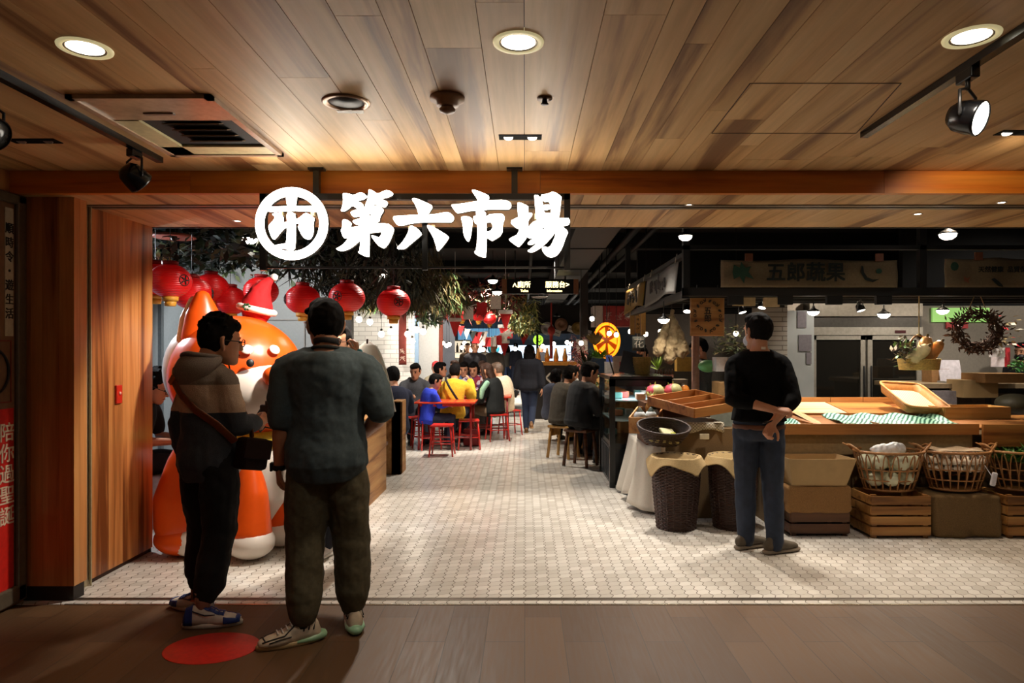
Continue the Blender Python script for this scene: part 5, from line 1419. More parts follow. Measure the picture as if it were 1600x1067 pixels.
for k, y in enumerate((.40, .72)):
    b = MB()
    for q in range(16): b.bx(-u_.length / 2 + .03 + q * .033, -u_.length / 2 + .052 + q * .033, -v_.length / 2 + v_.length * y, -v_.length / 2 + v_.length * y + .03, .014, .03)
    b.bx(-u_.length / 2 + .02, u_.length / 2 - .03, -v_.length / 2 + v_.length * y - .005, -v_.length / 2 + v_.length * y + .02, .014, .02)
    b.build('paper_liner', mat(230, 226, 216, .7), tray)
Rc = Matrix.Rotation(-.30, 3, 'Z') @ Matrix.Rotation(.10, 3, 'X')
fc = V(1.19, 6.66, .755)
b = MB(); b.bx(1.14, 1.36, 6.42, 6.94, .615, .735); props(b.build('crate_riser', W_DARK), 'dark wooden block under the fruit crate', 'stand')
fcr = crate('fruit_crate', fc, Rc, .25, .58, .15, W_PINEY, 'pale wooden fruit crate with hand slots on the linen cloth', 'crate')
for k in range(3): b = MB(); b.bx(-.135, -.131, -.20 + k * .14, -.12 + k * .14, .06, .085); b.build('hand_slot', mat(230, 190, 120, .5), fcr)
for k, (x, y) in enumerate(((-.04, -.20), (.06, -.17), (.07, -.05))):
    p = fc + Rc @ V(x, y, .14)
    o = thing('wrapped_fruit', ['left one of two white net-sleeved fruits in front in the crate', 'right one of two white net-sleeved fruits in front in the crate', 'white net-sleeved fruit behind the front pair in the crate'][k], 'fruit', p, group='net-wrapped fruit in the crate')
    MB().ell((0, 0, 0), (.058, .058, .062), 16, 10).build('net_sleeve', mat(206, 214, 216, .6, 0, .15, 160, .4), o)
    MB().lathe([(.05, .02), (.035, .05), (.012, .085), (.004, .09)], n=14).build('tip', mat(30, 44, 30, .6), o)
p = fc + Rc @ V(.03, .09, .17)
o = thing('pineapple', 'small pineapple with a spiky leaf crown standing in the fruit crate', 'fruit', p)
MB().ell((0, 0, 0), (.055, .055, .08), 16, 12).build('fruit', mat(150, 110, 50, .6, 0, .4, 90, .6), o)
b = MB(); rr = random.Random(2)
for k in range(34): a = k * 2.4; b.leaf(V(0, 0, .07), V(math.cos(a), math.sin(a), .5 + rr.random() * 1.6), V(0, 0, 1), .12, .016)
b.build('leaf_crown', [mat(170, 170, 96, .5)], o)
for (x, y, lb_) in ((1022, 612, 'dragon fruit at the back left of the tray, pink on its left'), (1036, 621, 'small pink dragon fruit in front of the pair'), (1050, 611, 'dragon fruit at the back right of the pair, green on its right')):
    p = P(x, y, 7.02)
    o = thing('dragon_fruit', lb_, 'fruit', p - V(0, 0, .0), group='dragon fruit behind the compartment tray')
    r = .075 if x != 1036 else .05
    MB().ell((0, 0, 0), (r * 1.15, r, r), 18, 12).build('skin', mat(214, 84, 104, .45), o)
    MB().ell((.028, -.018, .006), (r * .98, r * .95, r * .96), 18, 12).build('pale_side', mat(190, 186, 130, .45), o)
    b = MB()
    for k in range(9): a = k * .7; b.leaf(V(r * math.cos(a) * .9, r * .5 * math.sin(a * 2), r * math.sin(a) * .9), V(math.cos(a), 0, math.sin(a) + .3), V(0, 1, 0), .04, .02)
    b.build('scales', mat(150, 150, 70, .5), o)
b = MB(); b.bx(1.20, 1.85, 6.82, 7.25, .61, .98); props(b.build('fruit_riser', W_DARK), 'dark wooden riser carrying the dragon fruit', 'stand')
# dark oval basket with lemons
p = P(1036, 676, 6.02)
t = thing('oval_basket', 'dark oval woven basket with pale lettering, tipped forward in front of the crate', 'basket', p)
t.rotation_euler = (.42, .06, -.1)
OB = Matrix.Rotation(.42, 3, 'X')
def weave(b, prof, n, rows, sx=1, sy=1, r=.006, tilt=0):
    for i in range(rows):
        f = i / (rows - 1) * (len(prof) - 1); k = min(int(f), len(prof) - 2); g = f - k
        R_, z = prof[k][0] + (prof[k + 1][0] - prof[k][0]) * g, prof[k][1] + (prof[k + 1][1] - prof[k][1]) * g
        b.tube([V((R_ + r * .8 * (1 if (q + i) % 2 else -1)) * sx * math.cos(2 * PI * q / n), (R_ + r * .8 * (1 if (q + i) % 2 else -1)) * sy * math.sin(2 * PI * q / n), z) for q in range(n)], r, 6, closed=True)
b = MB(); weave(b, [(.15, -.085), (.20, .0), (.225, .06)], 44, 14, 1, .62, .0075); b.lathe([(.001, -.085), (.15, -.085), (.215, .06)], n=36, sx=1, sy=.62, cap=False); b.build('basket_body', WICKERD, t)
b = MB(); b.tube([V(.228 * math.cos(a), .142 * math.sin(a), .065) for a in [k * PI / 20 for k in range(40)]], .011, 8, closed=True); b.build('rim', WICKERD, t)
o_ = scribble(5, .045, mat(176, 166, 110, .7), t, (0, -.128, -.018), 0, seed=5, gap=1.25); o_.rotation_euler = (.28, 0, 0)
b = MB(); b.box((.04, .03, -.01), (.14, .09, .03), Matrix.Rotation(.3, 3, 'Y') @ Matrix.Rotation(.4, 3, 'Z'), bev=.01); props(b.build('price_card', mat(206, 200, 160, .7), t), None)
for k in range(9):
    q = p + OB @ V(-.12 + .03 * k, -.03 + .03 * math.sin(k * 2), -.03 + .012 * math.sin(k * 3))
    b = MB(); b.ell(q, (.03, .026, .024), 12, 8); props(b.build('lemon', mat(176, 176, 40, .45)), 'yellow-green lemon in the dark oval basket', 'fruit', 'lemons in the dark oval basket')
# stand with burlap under the tray
b = MB(); b.bx(1.26, 2.02, 6.12, 6.31, 0, .80); props(b.build('burlap_stand', BURLAPD), 'burlap-wrapped stand behind the two wicker bins', 'stand')
b = MB(); b.sheet(lambda u, v: V(1.36 + u * .42, 6.105 - .01 * math.sin(u * 20), .855 - v * .075 * (1 + .25 * math.sin(u * 7))), 20, 3); b.sheet(lambda u, v: V(1.36 + u * .42, 6.1 + v * .5, .856), 4, 4)
def check():
    t = NT('checked_cloth'); ck = t.n('ShaderNodeTexChecker'); ck.inputs['Scale'].default_value = 70; t.l(t.co('Object'), ck.inputs[0])
    ck.inputs[1].default_value = srgb(214, 206, 186); ck.inputs[2].default_value = srgb(150, 142, 124); t.col(ck.outputs[0]).set(rough=.9); return t.m
props(b.build('checked_cloth', check(), solid=.004), 'small checked cloth laid over the burlap stand', 'cloth')
b = MB(); b.box((1.60, 6.085, .735), (.085, .012, .05), bev=.004); props(b.build('price_tag', mat(200, 190, 160, .7)), 'small oval tag hanging from the checked cloth', 'tag')
# wicker bins with burlap liners
def wicker_bin(x, y, label, seed):
    t = thing('wicker_bin', label, 'basket', V(x, y, 0), group='wicker bins in front of the stall')
    b = MB(); weave(b, [(.155, .01), (.185, .32), (.20, .60)], 40, 42, 1, 1, .0085); b.lathe([(.001, .004), (.15, .004), (.18, .32), (.195, .6)], n=32, cap=False)
    for k in range(20): a = k * PI / 10; b.tube([V(.158 * math.cos(a), .158 * math.sin(a), .0), V(.19 * math.cos(a), .19 * math.sin(a), .32), V(.204 * math.cos(a), .204 * math.sin(a), .60)], .007, 5)
    b.build('bin_body', mat(60, 38, 30, .55, 0, .3, 60), t)
    def lin(u, v):
        a = u * 2 * PI; sq = 1 / max(abs(math.cos(a + seed)), abs(math.sin(a + seed)))
        if v < .25: r, z = .19 * v / .25, .50 + .10 * v / .25
        else: w_ = (v - .25) / .75; r, z = .205 + .055 * w_ * sq * .8, .615 - w_ * (.06 + .16 * (sq - 1) * 1.6) + .015 * math.sin(a * 5) * w_
        return V(r * math.cos(a), r * math.sin(a), z)
    MB().sheet(lin, 60, 14).build('burlap_liner', mat(176, 150, 104, .95, 0, .18, 180, .4), t, solid=.005)
    return t
wb = P(1062, 833, 5.66)
wicker_bin(wb.x, 5.80, 'tall dark wicker bin with a burlap liner, at the outer corner of the stall', .3)
wicker_bin(P(1152, 833, 5.7).x, 5.82, 'tall dark wicker bin with a burlap liner, behind the left leg in blue jeans', 1.0)
# long counter
t = thing('produce_counter', 'long wooden produce counter with sloping trays along the front of the stall', 'counter', V(3.6, 6.2, 0))
def cbx(nm, m, *a, rot=None):
    b = MB(); b.bx(*a); return b.build(nm, m, t, shift=V(3.6, 6.2, 0))
PB = wood('counter_pine', (120, 66, 26), (166, 104, 46), (190, 132, 68), 0, 10, .5, var=.2)
cbx('front_board', PB, 2.10, 3.82, 5.74, 5.765, .795, .885)
cbx('front_board', PB, 3.83, 5.8, 5.70, 5.725, .70, .885)
cbx('apron', mat(150, 128, 92, .85), 2.10, 3.80, 5.80, 5.82, .62, .80)
cbx('base', BURLAPD, 2.10, 5.8, 5.95, 6.9, 0, .70)
b = MB(); b.quad(V(2.1, 5.765, .845), V(5.8, 5.765, .845), V(5.8, 6.32, .90), V(2.1, 6.32, .90)); b.build('tray_floor', PB, t, shift=V(3.6, 6.2, 0), solid=.012)
cbx('middle_rim', PB, 2.1, 3.9, 6.31, 6.33, .84, .925)
b = MB(); b.quad(V(2.1, 6.33, .88), V(4.3, 6.33, .88), V(4.3, 6.9, .955), V(2.1, 6.9, .955)); b.build('tray_floor', PB, t, shift=V(3.6, 6.2, 0), solid=.012)
b = MB()
for k in range(6): b.bx(2.1 + k * .33, 2.425 + k * .33, 6.9, 6.92, .90, 1.03)
b.build('back_rim', PB, t, shift=V(3.6, 6.2, 0))
for x in (2.42, 2.98): cbx('partition', PB, x, x + .014, 5.765, 6.31, .84, .89)
def mm():
    t2 = NT('green_mat'); w_ = t2.n('ShaderNodeTexWave'); w_.inputs['Scale'].default_value = 9; w_.inputs['Distortion'].default_value = 4; w_.inputs['Detail'].default_value = 2; t2.l(t2.co('Object', (1, 1, 1), (0, 0, .7)), w_.inputs[0])
    t2.col(t2.ramp(w_.outputs['Fac'], [(.2, srgb(30, 92, 76)), (.45, srgb(130, 204, 180)), (.8, srgb(176, 224, 206))])).set(rough=.5); return t2.m
GM = mm()
b = MB(); b.sheet(lambda u, v: V(2.72 + u * 1.02, 5.80 + v * .46, .868 + .05 * v + .014 * math.sin(u * 22 + v * 6)), 60, 12); props(b.build('green_mat', GM, solid=.004), 'long teal patterned plastic mat in the front tray of the counter', 'mat')
b = MB(); b.sheet(lambda u, v: V(2.12 + u * .24, 5.80 + v * .42, .868 + .05 * v + .012 * math.sin(u * 12 + v * 6)), 20, 10); props(b.build('green_mat', GM, solid=.004), 'short teal patterned plastic mat beside the person in the black sweater', 'mat')
LB = wood('pale_board', (190, 150, 104), (222, 190, 146), (232, 206, 166), 0, 8, .5, var=.15)
def lay(x0, x1, y0, y1, lift, m, nm, label):
    b = MB(); z = lambda y: .895 + (y - 6.33) / .57 * .075 + lift
    for a_, c_ in ((0, 0),):
        vs = [V(x0, y0, z(y0)), V(x1, y0, z(y0)), V(x1, y1, z(y1)), V(x0, y1, z(y1))]
    b.rings([[v for v in vs], [v + V(0, 0, .012) for v in vs]])
    props(b.build(nm, m, smooth=False), label, 'board')
lay(2.49, 3.02, 6.36, 6.88, .004, LB, 'pale_board', 'pale thin board lying in the upper tray of the counter')
lay(3.04, 3.6, 6.36, 6.88, .002, PINES, 'brown_board', 'browner thin board lying right of the pale one in the upper tray')
lay(2.12, 2.30, 6.36, 6.88, .004, LB, 'pale_board', 'pale board end showing beside the person in the black sweater')
a, c = P(1237, 640, 6.45), P(1284, 664, 5.9)
b = MB(); v = c - a; u = V(.6, .8, 0).cross(V(0, 0, 1))
b.tube([a, c], [(.045, .006)] * 2, 4, side=(1, .2, 0), rnd=False); props(b.build('loose_slat', mat(216, 168, 118, .6), smooth=False), 'loose pale wooden slat lying across the counter trays', 'board')
# rattan tray
RT = frame(V(1, .12, -.06), V(-.28, .86, .42))
o = thing('rattan_tray', 'rounded rattan tray propped up on the counter', 'tray', P(1424, 628, 6.42))
o.rotation_euler = RT.to_euler()
def rr_(w, h, r, n=8):
    pts = []
    for cx, cy, a0 in ((w / 2 - r, h / 2 - r, 0), (-w / 2 + r, h / 2 - r, 90), (-w / 2 + r, -h / 2 + r, 180), (w / 2 - r, -h / 2 + r, 270)):
        for k in range(n + 1): a = math.radians(a0 + 90 * k / n); pts.append((cx + r * math.cos(a), cy + r * math.sin(a)))
    return pts
o1 = rr_(.44, .50, .07)
b = MB(); b.rings([[V(x * .9, y * .9, 0) for x, y in o1], [V(x, y, .075) for x, y in o1], [V(x * .965, y * .965, .075) for x, y in o1], [V(x * .87, y * .87, .006) for x, y in o1]], cap=False); b.build('tray_wall', mat(166, 110, 54, .5, 0, .15, 60), o)
b = MB(); b.tube([V(x, y, .078) for x, y in o1], .010, 8, closed=True); b.build('rim', mat(176, 122, 64, .5), o)
def caning():
    t2 = NT('caning'); w_ = t2.n('ShaderNodeTexChecker'); w_.inputs['Scale'].default_value = 90; t2.l(t2.co('Object'), w_.inputs[0]); w_.inputs[1].default_value = srgb(206, 178, 134); w_.inputs[2].default_value = srgb(176, 146, 104); t2.col(w_.outputs[0]).set(rough=.7); t2.bump(w_.outputs[1], .3, .003); return t2.m
b = MB(); b.prism([(x * .88, y * .88) for x, y in o1], lambda u, v, d: V(u, v, .004 + d), 0, .006); b.build('woven_base', caning(), o)
crate('pine_box', P(1522, 655, 6.15) + V(.02, .13, .0), Matrix.Rotation(.03, 3, 'Z'), .60, .28, .11, wood('box_pine', (150, 96, 44), (190, 138, 70), (212, 164, 96), 0, 8, .5), 'shallow pine box on the right end of the counter', 'box')
# cardboard tray on a draped crate
o = thing('cardboard_tray', 'flared tan cardboard tray on the draped crate by the blue jeans', 'box', V(2.38, 5.62, .41))
b = MB()
q0, q1 = [(-.22, -.10), (.22, -.10), (.22, .12), (-.22, .12)], [(-.26, -.14), (.285, -.14), (.25, .16), (-.24, .16)]
b.rings([[V(x, y, 0) for x, y in q0], [V(x, y, .22) for x, y in q1], [V(x * .98, y * .97, .22) for x, y in q1], [V(x * .97, y * .96, .006) for x, y in q0]], cap=False); b.quad(*[V(x, y, .003) for x, y in q0])
b.build('tray', KRAFT, o, smooth=False)
b = MB(); b.bx(2.12, 2.64, 5.50, 5.84, .19, .405, bev=.02); props(b.blob('burlap_drape', mat(140, 102, 58, .95, 0, .18, 150, .4), None, .015, 4, .03, .12), 'brown burlap drape over the low dark crate', 'cloth')
def slat_crate(x0, x1, y0, y1, z1, label, m, rows):
    t = thing('slatted_crate', label, 'crate', V((x0 + x1) / 2, (y0 + y1) / 2, 0), group='slatted crates on the floor along the stall')
    hw, hd = (x1 - x0) / 2, (y1 - y0) / 2; hh = (z1 - .02) / rows
    for k in range(rows):
        z0_ = .02 + k * hh
        for s in (-1, 1):
            MB().bx(-hw, hw, s * hd - .008, s * hd + .008, z0_ + .008, z0_ + hh - .008).build('slat', m, t)
            MB().bx(s * hw - .008, s * hw + .008, -hd, hd, z0_ + .008, z0_ + hh - .008).build('end_slat', m, t)
    for sx in (-1, 1):
        for sy in (-1, 1): MB().bx(sx * (hw - .03) - .02, sx * (hw - .03) + .02, sy * (hd - .025) - .015, sy * (hd - .025) + .015, 0, z1).build('corner_post', m, t)
    MB().bx(-hw, hw, -hd, hd, .02, .03).build('bottom', m, t)
    return t
CRW = wood('crate_pine', (120, 76, 34), (180, 124, 62), (204, 154, 88), 0, 9, .55, var=.3)
CRD = wood('crate_dark', (52, 28, 14), (92, 56, 28), (112, 72, 40), 0, 9, .55, var=.3)
slat_crate(2.15, 2.62, 5.52, 5.84, .20, 'low dark slatted crate on the floor beside the blue jeans', CRD, 2)
slat_crate(2.77, 3.24, 5.46, 5.80, .345, 'tan slatted crate under the basket of white cabbages', CRW, 4)
slat_crate(3.86, 4.34, 5.46, 5.80, .345, 'tan slatted crate at the right edge under the greens', CRW, 4)
b = MB(); b.bx(3.28, 3.82, 5.46, 5.85, 0, .34, bev=.02); props(b.blob('burlap_box', mat(112, 88, 54, .95, 0, .18, 150, .4), None, .015, 4, .04, .15), 'burlap-covered box under the basket of garlic', 'stand')
def loop_basket(x, y, z, label):
    t = thing('rattan_loop_basket', label, 'basket', V(x, y, z), group='round looped rattan baskets of vegetables')
    rt, rb, h = .275, .185, .315
    f = lambda a, v: V((rb + (rt - rb) * v ** .8) * math.cos(a), (rb + (rt - rb) * v ** .8) * .72 * math.sin(a), v * h)
    b = MB(); n = 22
    for k in range(n):
        a0 = k * 2 * PI / n; da = 2 * PI / n * .62
        b.tube([f(a0 + (q / 10 - .5) * 2 * da * (1 - .25 * abs(q / 10 - .5)), .02 + .93 * math.sin(q / 10 * PI) ** .7) for q in range(11)], .0055, 6)
    b.build('loops', RATTAN, t)
    b = MB()
    for v, r in ((1.0, .011), (.55, .006), (.28, .006), (.02, .010)): b.tube([f(k * PI / 20, v) for k in range(40)], r, 8, closed=True)
    b.build('rim_bands', RATTAN, t)
    MB().lathe([(.001, .004), (rb * .98, .004), (rb, .014), (.001, .014)], n=30, sy=.72).build('base', RATTAN, t)
    for s in (-1, 1):
        b = MB(); b.tube([V(s * rt * .95, -.06, h), V(s * (rt + .05), -.03, h + .05), V(s * (rt + .05), .03, h + .05), V(s * rt * .95, .06, h)], .010, 8); b.tube([V(s * (rt - .03), -.03, h + .0), V(s * (rt + .09), .02, h + .06)], .006, 6); b.build('handle', RATTAN, t)
    return V(x, y, z)
BZ = .36
B1 = loop_basket(P(1390, 700, 5.62).x, 5.64, BZ, 'looped rattan basket heaped with white cabbages'); B2 = loop_basket(P(1496, 700, 5.62).x, 5.66, BZ, 'looped rattan basket of garlic bulbs, middle one'); B3 = loop_basket(P(1602, 700, 5.62).x, 5.66, BZ, 'looped rattan basket of green leaves cut by the right edge')
rnd = random.Random(9)
CAB = mat(206, 206, 176, .5, 0, .12, 14, .4); GAR = mat(226, 216, 200, .55, 0, .1, 40, .2)
for k in range(16):
    a = k * 2.4; lay_ = k // 8; r = .13 if k % 8 else 0
    r = (.150 + .035 * lay_) if k % 8 < 7 else 0; a = (k % 8) * 2 * PI / 7 + lay_ * .4
    p = B1 + V(r * math.cos(a), r * .70 * math.sin(a), .10 + lay_ * .13 + rnd.uniform(-.01, .01))
    b = MB(); b.ell(p, (.068, .066, .060), 16, 10)
    props(b.build('cabbage', CAB), 'pale white-green cabbage heaped in the left rattan basket', 'vegetable', 'cabbages in the rattan basket')
b = MB(); b.tube([B1 + V(-.13, -.05, .33), B1 + V(.0, -.08, .345), B1 + V(.08, -.04, .34)], [.04, .05, .04], 12); props(b.blob('plastic_wrap', mat(232, 232, 232, .3), None, .008, 2, .03, .04), 'crumpled white plastic wrap lying on the cabbages', 'wrapping')
for k in range(46):
    lay_ = 0 if k < 17 else 1 if k < 35 else 2
    n_ = (17, 18, 11)[lay_]; a = (k - (0, 17, 35)[lay_]) * 2 * PI / n_ + .17 * lay_
    r = (.205, .222, .14)[lay_]
    p = B2 + V(r * math.cos(a), r * .70 * math.sin(a), (.185, .245, .275)[lay_])
    b = MB(); b.lathe([(.001, -.026), (.026, -.022), (.036, -.004), (.028, .014), (.010, .028), (.006, .045), (.001, .046)], p, 12, (rnd.gauss(0, .3), rnd.gauss(0, .3), 1))
    props(b.build('garlic_bulb', GAR), 'white garlic bulb in the middle rattan basket', 'vegetable', 'garlic bulbs in the rattan basket')
b = MB(); b.sheet(lambda u, v: B2 + V((u - .5) * .40, (v - .5) * .26, .325 + .012 * math.sin(u * 11) * math.sin(v * 9)), 20, 14); props(b.build('net_sheet', mat(170, 150, 126, .85, 0, .2, 160, .5), solid=.003), 'brownish net sheet laid over the garlic', 'net')
for k in range(14):
    a = k * 2.4
    b = MB()
    for q in range(10): b.leaf(B3 + V(.12 * math.cos(a), .09 * math.sin(a), .22), V(math.cos(a + q) * 1.2, math.sin(a + q) - .3, rnd.uniform(.2, 1.1)), V(0, 0, 1), .20, .05)
    props(b.build('leafy_green', [mat(84, 130, 60, .5, 0, .25, 30)], recalc=False), 'bunch of green leaf vegetables in the rattan basket at the right edge', 'vegetable', 'leaf vegetables in the rattan basket')
b = MB(); b.box((P(1550, 748, 5.45).x, 5.43, P(1550, 748, 5.45).z), (.045, .02, .11), Matrix.Rotation(.2, 3, 'Y'), bev=.01); b.tube([(P(1550, 748, 5.45).x, 5.43, P(1550, 748, 5.45).z), (P(1550, 748, 5.45).x - .04, 5.6, .69)], .003, 5); props(b.build('white_tag', mat(226, 224, 232, .4)), 'white plastic tag hanging beside the garlic basket', 'tag')
# hanging basket with squashes
p = P(1436, 577, 6.25)
t = thing('hanging_basket', 'woven bamboo basket with an arched handle hanging in front of the fridge', 'basket', p)
BAM = mat(196, 166, 92, .55, 0, .25, 60, .3)
b = MB(); weave(b, [(.165, 0), (.18, .09)], 40, 9, 1, .7, .006); b.lathe([(.001, 0), (.16, 0), (.174, .09)], n=36, sy=.7, cap=False); b.build('basket_body', BAM, t)
b = MB(); b.tube([V(.12 * math.cos(a), 0, .09 + .22 * math.sin(a)) for a in [k * PI / 14 for k in range(15)]], .008, 8); b.build('handle', mat(150, 104, 60, .5), t)
b = MB(); b.tube([(0, 0, .31), (0, 0, 2.0 - p.z)], .005, 6); b.ell((0, 0, .315), (.02, .02, .012), 10, 6); b.build('cord', mat(176, 150, 96, .8), t)
for (dx, dy, dz, rx, rz, ax, c, lb_) in ((.03, -.03, .15, .052, .10, (.1, -.2, 1), (232, 172, 104), 'orange squash standing upright in the hanging basket'), (.12, .0, .13, .045, .10, (.7, -.1, .9), (228, 162, 90), 'orange squash leaning right in the hanging basket'), (-.05, -.08, .115, .05, .085, (.5, -.5, .7), (224, 208, 160), 'pale squash lying in front in the hanging basket')):
    rx, rz, dz = rx * 1.38, rz * 1.36, dz + .02
    o = thing('squash', lb_, 'vegetable', p + V(dx, dy, dz))
    MB().lathe([(.001, -rz), (rx * .8, -rz * .85), (rx * 1.05, -rz * .4), (rx * .85, .1 * rz), (rx * .78, rz * .6), (rx * .5, rz * .92), (.001, rz)], n=20, axis=ax).build('fruit', mat(*c, .4), o)
    MB().lathe([(.014, 0), (.010, .03)], Vector(ax).normalized() * rz * .95, 10, ax).build('stem', mat(120, 100, 60, .7), o)
b = MB()
rr = random.Random(4)
for k in range(160): b.leaf(p + V(-.13 + rr.gauss(0, .05), -.02 + rr.gauss(0, .04), .16 + rr.gauss(0, .06)), V(rr.gauss(0, 1), rr.gauss(0, 1), rr.gauss(0, .6)), V(0, 0, 1), .07, .03); b.mi = k % 3
props(b.build('dried_flowers', [mat(120, 104, 80, .8), mat(76, 66, 52, .8), mat(96, 130, 60, .7)], recalc=False), 'grey-brown dried flowers in the left of the hanging basket', 'flowers')
# twig wreath
p = P(1527, 517, 6.3)
t = thing('twig_wreath', 'brown twig wreath hanging at the right of the stall', 'wreath', p)
b = MB(); rr = random.Random(8)
for k in range(46):
    a0 = rr.random() * 6.3; R_ = .165 + rr.gauss(0, .03)
    b.tube([V((R_ + .02 * math.sin(q * 1.7 + k)) * math.cos(a0 + q * .28) * 1.08, rr.gauss(0, .02), (R_ + .02 * math.sin(q * 2.1 + k)) * math.sin(a0 + q * .28) * .9) for q in range(10)], .005, 5)
b.build('twigs', mat(74, 50, 36, .8, 0, .3, 60), t)
b = MB()
for k in range(260): a0 = rr.random() * 6.3; R_ = .17 + rr.gauss(0, .035); b.leaf(V(R_ * math.cos(a0) * 1.08, rr.gauss(0, .04), R_ * math.sin(a0) * .9), V(math.cos(a0) + rr.gauss(0, .6), rr.gauss(0, .7), math.sin(a0) + rr.gauss(0, .7)), V(0, 1, 0), .06, .018)
b.build('dry_leaves', mat(86, 60, 44, .8, 0, .3, 60), t, recalc=False)
b = MB()
for s in (-1, 1): b.tube([(s * .1, 0, .15), (s * .03, 0, 2.0 - p.z)], .004, 5)
b.build('cord', mat(150, 120, 80, .8), t)
# fridge, panel, tiled column, back wall
FR = V(4.35, 8.75, 0)
t = thing('glass_door_fridge', 'steel upright fridge with two dark glass doors behind the counter', 'fridge', FR)
STEEL = mat(150, 144, 132, .35, .25)
b = MB(); b.bx(-.72, .72, -.02, .6, .12, 2.14); b.build('cabinet', mat(70, 66, 60, .4, .5), t)
b = MB(); b.bx(-.72, .72, -.05, -.02, 1.94, 2.14); b.build('header', mat(126, 118, 104, .4, .2), t)
b = MB(); b.bx(-.72, .72, -.055, -.02, 1.70, 1.80); b.build('control_strip', STEEL, t)
b = MB(); b.bx(.36, .5, -.062, -.055, 1.725, 1.76); b.build('display', mat(60, 20, 22, .3), t)
DG = NT('dark_glass'); DG.col(srgb(26, 24, 20)).set(rough=.06, spec=.6); DG = DG.m
for s in (-1, 1):
    x0, x1 = (-.70, -.015) if s < 0 else (.015, .70)
    b = MB(); b.bx(x0, x0 + .06, -.06, -.02, .3, 1.69); b.bx(x1 - .06, x1, -.06, -.02, .3, 1.69); b.bx(x0, x1, -.06, -.02, 1.64, 1.69); b.bx(x0, x1, -.06, -.02, .3, .36)
    dr = b.build('door', STEEL, t)
    MB().bx(x0 + .06, x1 - .06, -.04, -.03, .36, 1.64).build('glass', DG, dr)
    xh = x1 - .03 if s < 0 else x0 + .03
    b = MB(); b.tube([(xh, -.09, .9), (xh, -.09, 1.3)], .012, 8); b.build('door_handle', BLACK, dr)
b = MB(); b.bx(-.72, .72, -.04, .58, 0, .12); b.build('plinth', BLACK, t)
b = MB(); b.bx(3.22, 3.60, 8.5, 8.56, 0, 2.0); props(b.build('wall_panel', mat(168, 172, 170, .45, .15, .12, 3), auto=False), kind='structure')
for k, (x, y, w_, h_, lb_) in enumerate(((1253, 499, 14, 26, 'pinned note at the top of the grey panel'), (1258, 536, 20, 26, 'larger pinned note in the middle of the grey panel'), (1264, 560, 8, 18, 'narrow pinned note low on the grey panel'))):
    c = P(x, y, 8.49); b = MB(); b.box(c, (w_ * 8.49 / F, .004, h_ * 8.49 / F)); props(b.build('pinned_note', mat(112, 106, 110, .7)), lb_, 'note', 'notes on the grey panel')
b = MB(); b.bx(2.86, 3.21, 8.35, 8.6, 0, 2.3); props(b.build('column_tiled', wall_tile_mat('long_white_tile', 1.0, .058, (186, 180, 168), (120, 112, 102)), auto=False), kind='structure')
b = MB(); b.bx(1.9, 9.5, 11.5, 11.6, 2.12, 3.3); props(b.build('wall_back_right_upper', HALLBLACK, auto=False), kind='structure')  # upper wall parts in black: darkness above the canopy put into the colour
b = MB(); b.bx(1.9, 9.5, 11.5, 11.6, 0, 2.119); props(b.build('wall_back_right', mat(120, 112, 102, .7, 0, .08), auto=False), kind='structure')
b = MB(); b.bx(9.0, 9.1, 5.1, 11.5, 2.12, 3.3); props(b.build('wall_market_right_upper', HALLBLACK, auto=False), kind='structure')
b = MB(); b.bx(9.0, 9.1, 5.1, 11.5, 0, 2.119); props(b.build('wall_market_right', mat(90, 84, 78, .7, 0, .08), auto=False), kind='structure')
b = MB(); b.bx(5.2, 9.0, 9.4, 9.5, 2.12, 3.3); props(b.build('wall_stall_back_upper', HALLBLACK, auto=False), kind='structure')
b = MB(); b.bx(5.2, 9.0, 9.4, 9.5, 0, 2.119); props(b.build('wall_stall_back', mat(128, 120, 108, .7, 0, .08), auto=False), kind='structure')
b = MB(); b.bx(3.2, 4.0, 8.9, 8.95, 2.0, 2.25); props(b.build('trim_light_panel', mat(196, 180, 160, .6), auto=False), kind='structure')
# right-hand clutter behind the counter
def card(name, x0, x1, y0, y1, d, m, label, cat, dep=.01, group=None, rot=0):
    a, c = P(x0, y0, d), P(x1, y1, d)
    b = MB(); b.box((a + c) / 2, (c.x - a.x, dep, a.z - c.z), Matrix.Rotation(rot, 3, 'Y'))
    return props(b.build(name, m), label, cat, group)
t = thing('side_counter', 'cluttered dark side counter at the right behind the produce', 'counter', V(5.3, 8.0, 0))
MB().bx(-.95, 1.6, -.35, .5, 1.08, 1.13).build('worktop', mat(150, 130, 100, .5), t); MB().bx(-.9, 1.55, -.3, .48, 0, 1.08).build('cabinet', mat(48, 42, 38, .6), t)
for k in range(3): MB().bx(-.85 + k * .8, -.12 + k * .8, -.315, -.3, .5, 1.02).build('door', mat(70, 56, 44, .6), t)
card('green_sign', 1456, 1545, 481, 503, 9.38, glow(150, 206, 110, .5), 'pale green lit panel behind the wreath', 'sign', .03)
card('red_sign', 1478, 1512, 502, 513, 9.38, mat(176, 44, 44, .5), 'small red sign under the green panel', 'sign', .02)
t = thing('tilted_screen', 'white tilted panel with a glare on the side counter', 'lid', V(4.98, 7.95, 1.13))
MB().box((0, .05, .13), (.26, .012, .27), Matrix.Rotation(-.25, 3, 'X'), bev=.004).build('lid', mat(206, 200, 206, .25), t); MB().box((0, .0, .01), (.30, .2, .02)).build('base', mat(150, 146, 140, .4), t)
card('paper_notice', 1545, 1570, 543, 558, 7.9, mat(222, 218, 216, .7), 'white printed notice at the top of the right counter', 'notice'); scribble(5, .03, mat(90, 86, 92), bpy.data.objects['paper_notice'], (0, -.008, .07), seed=31)
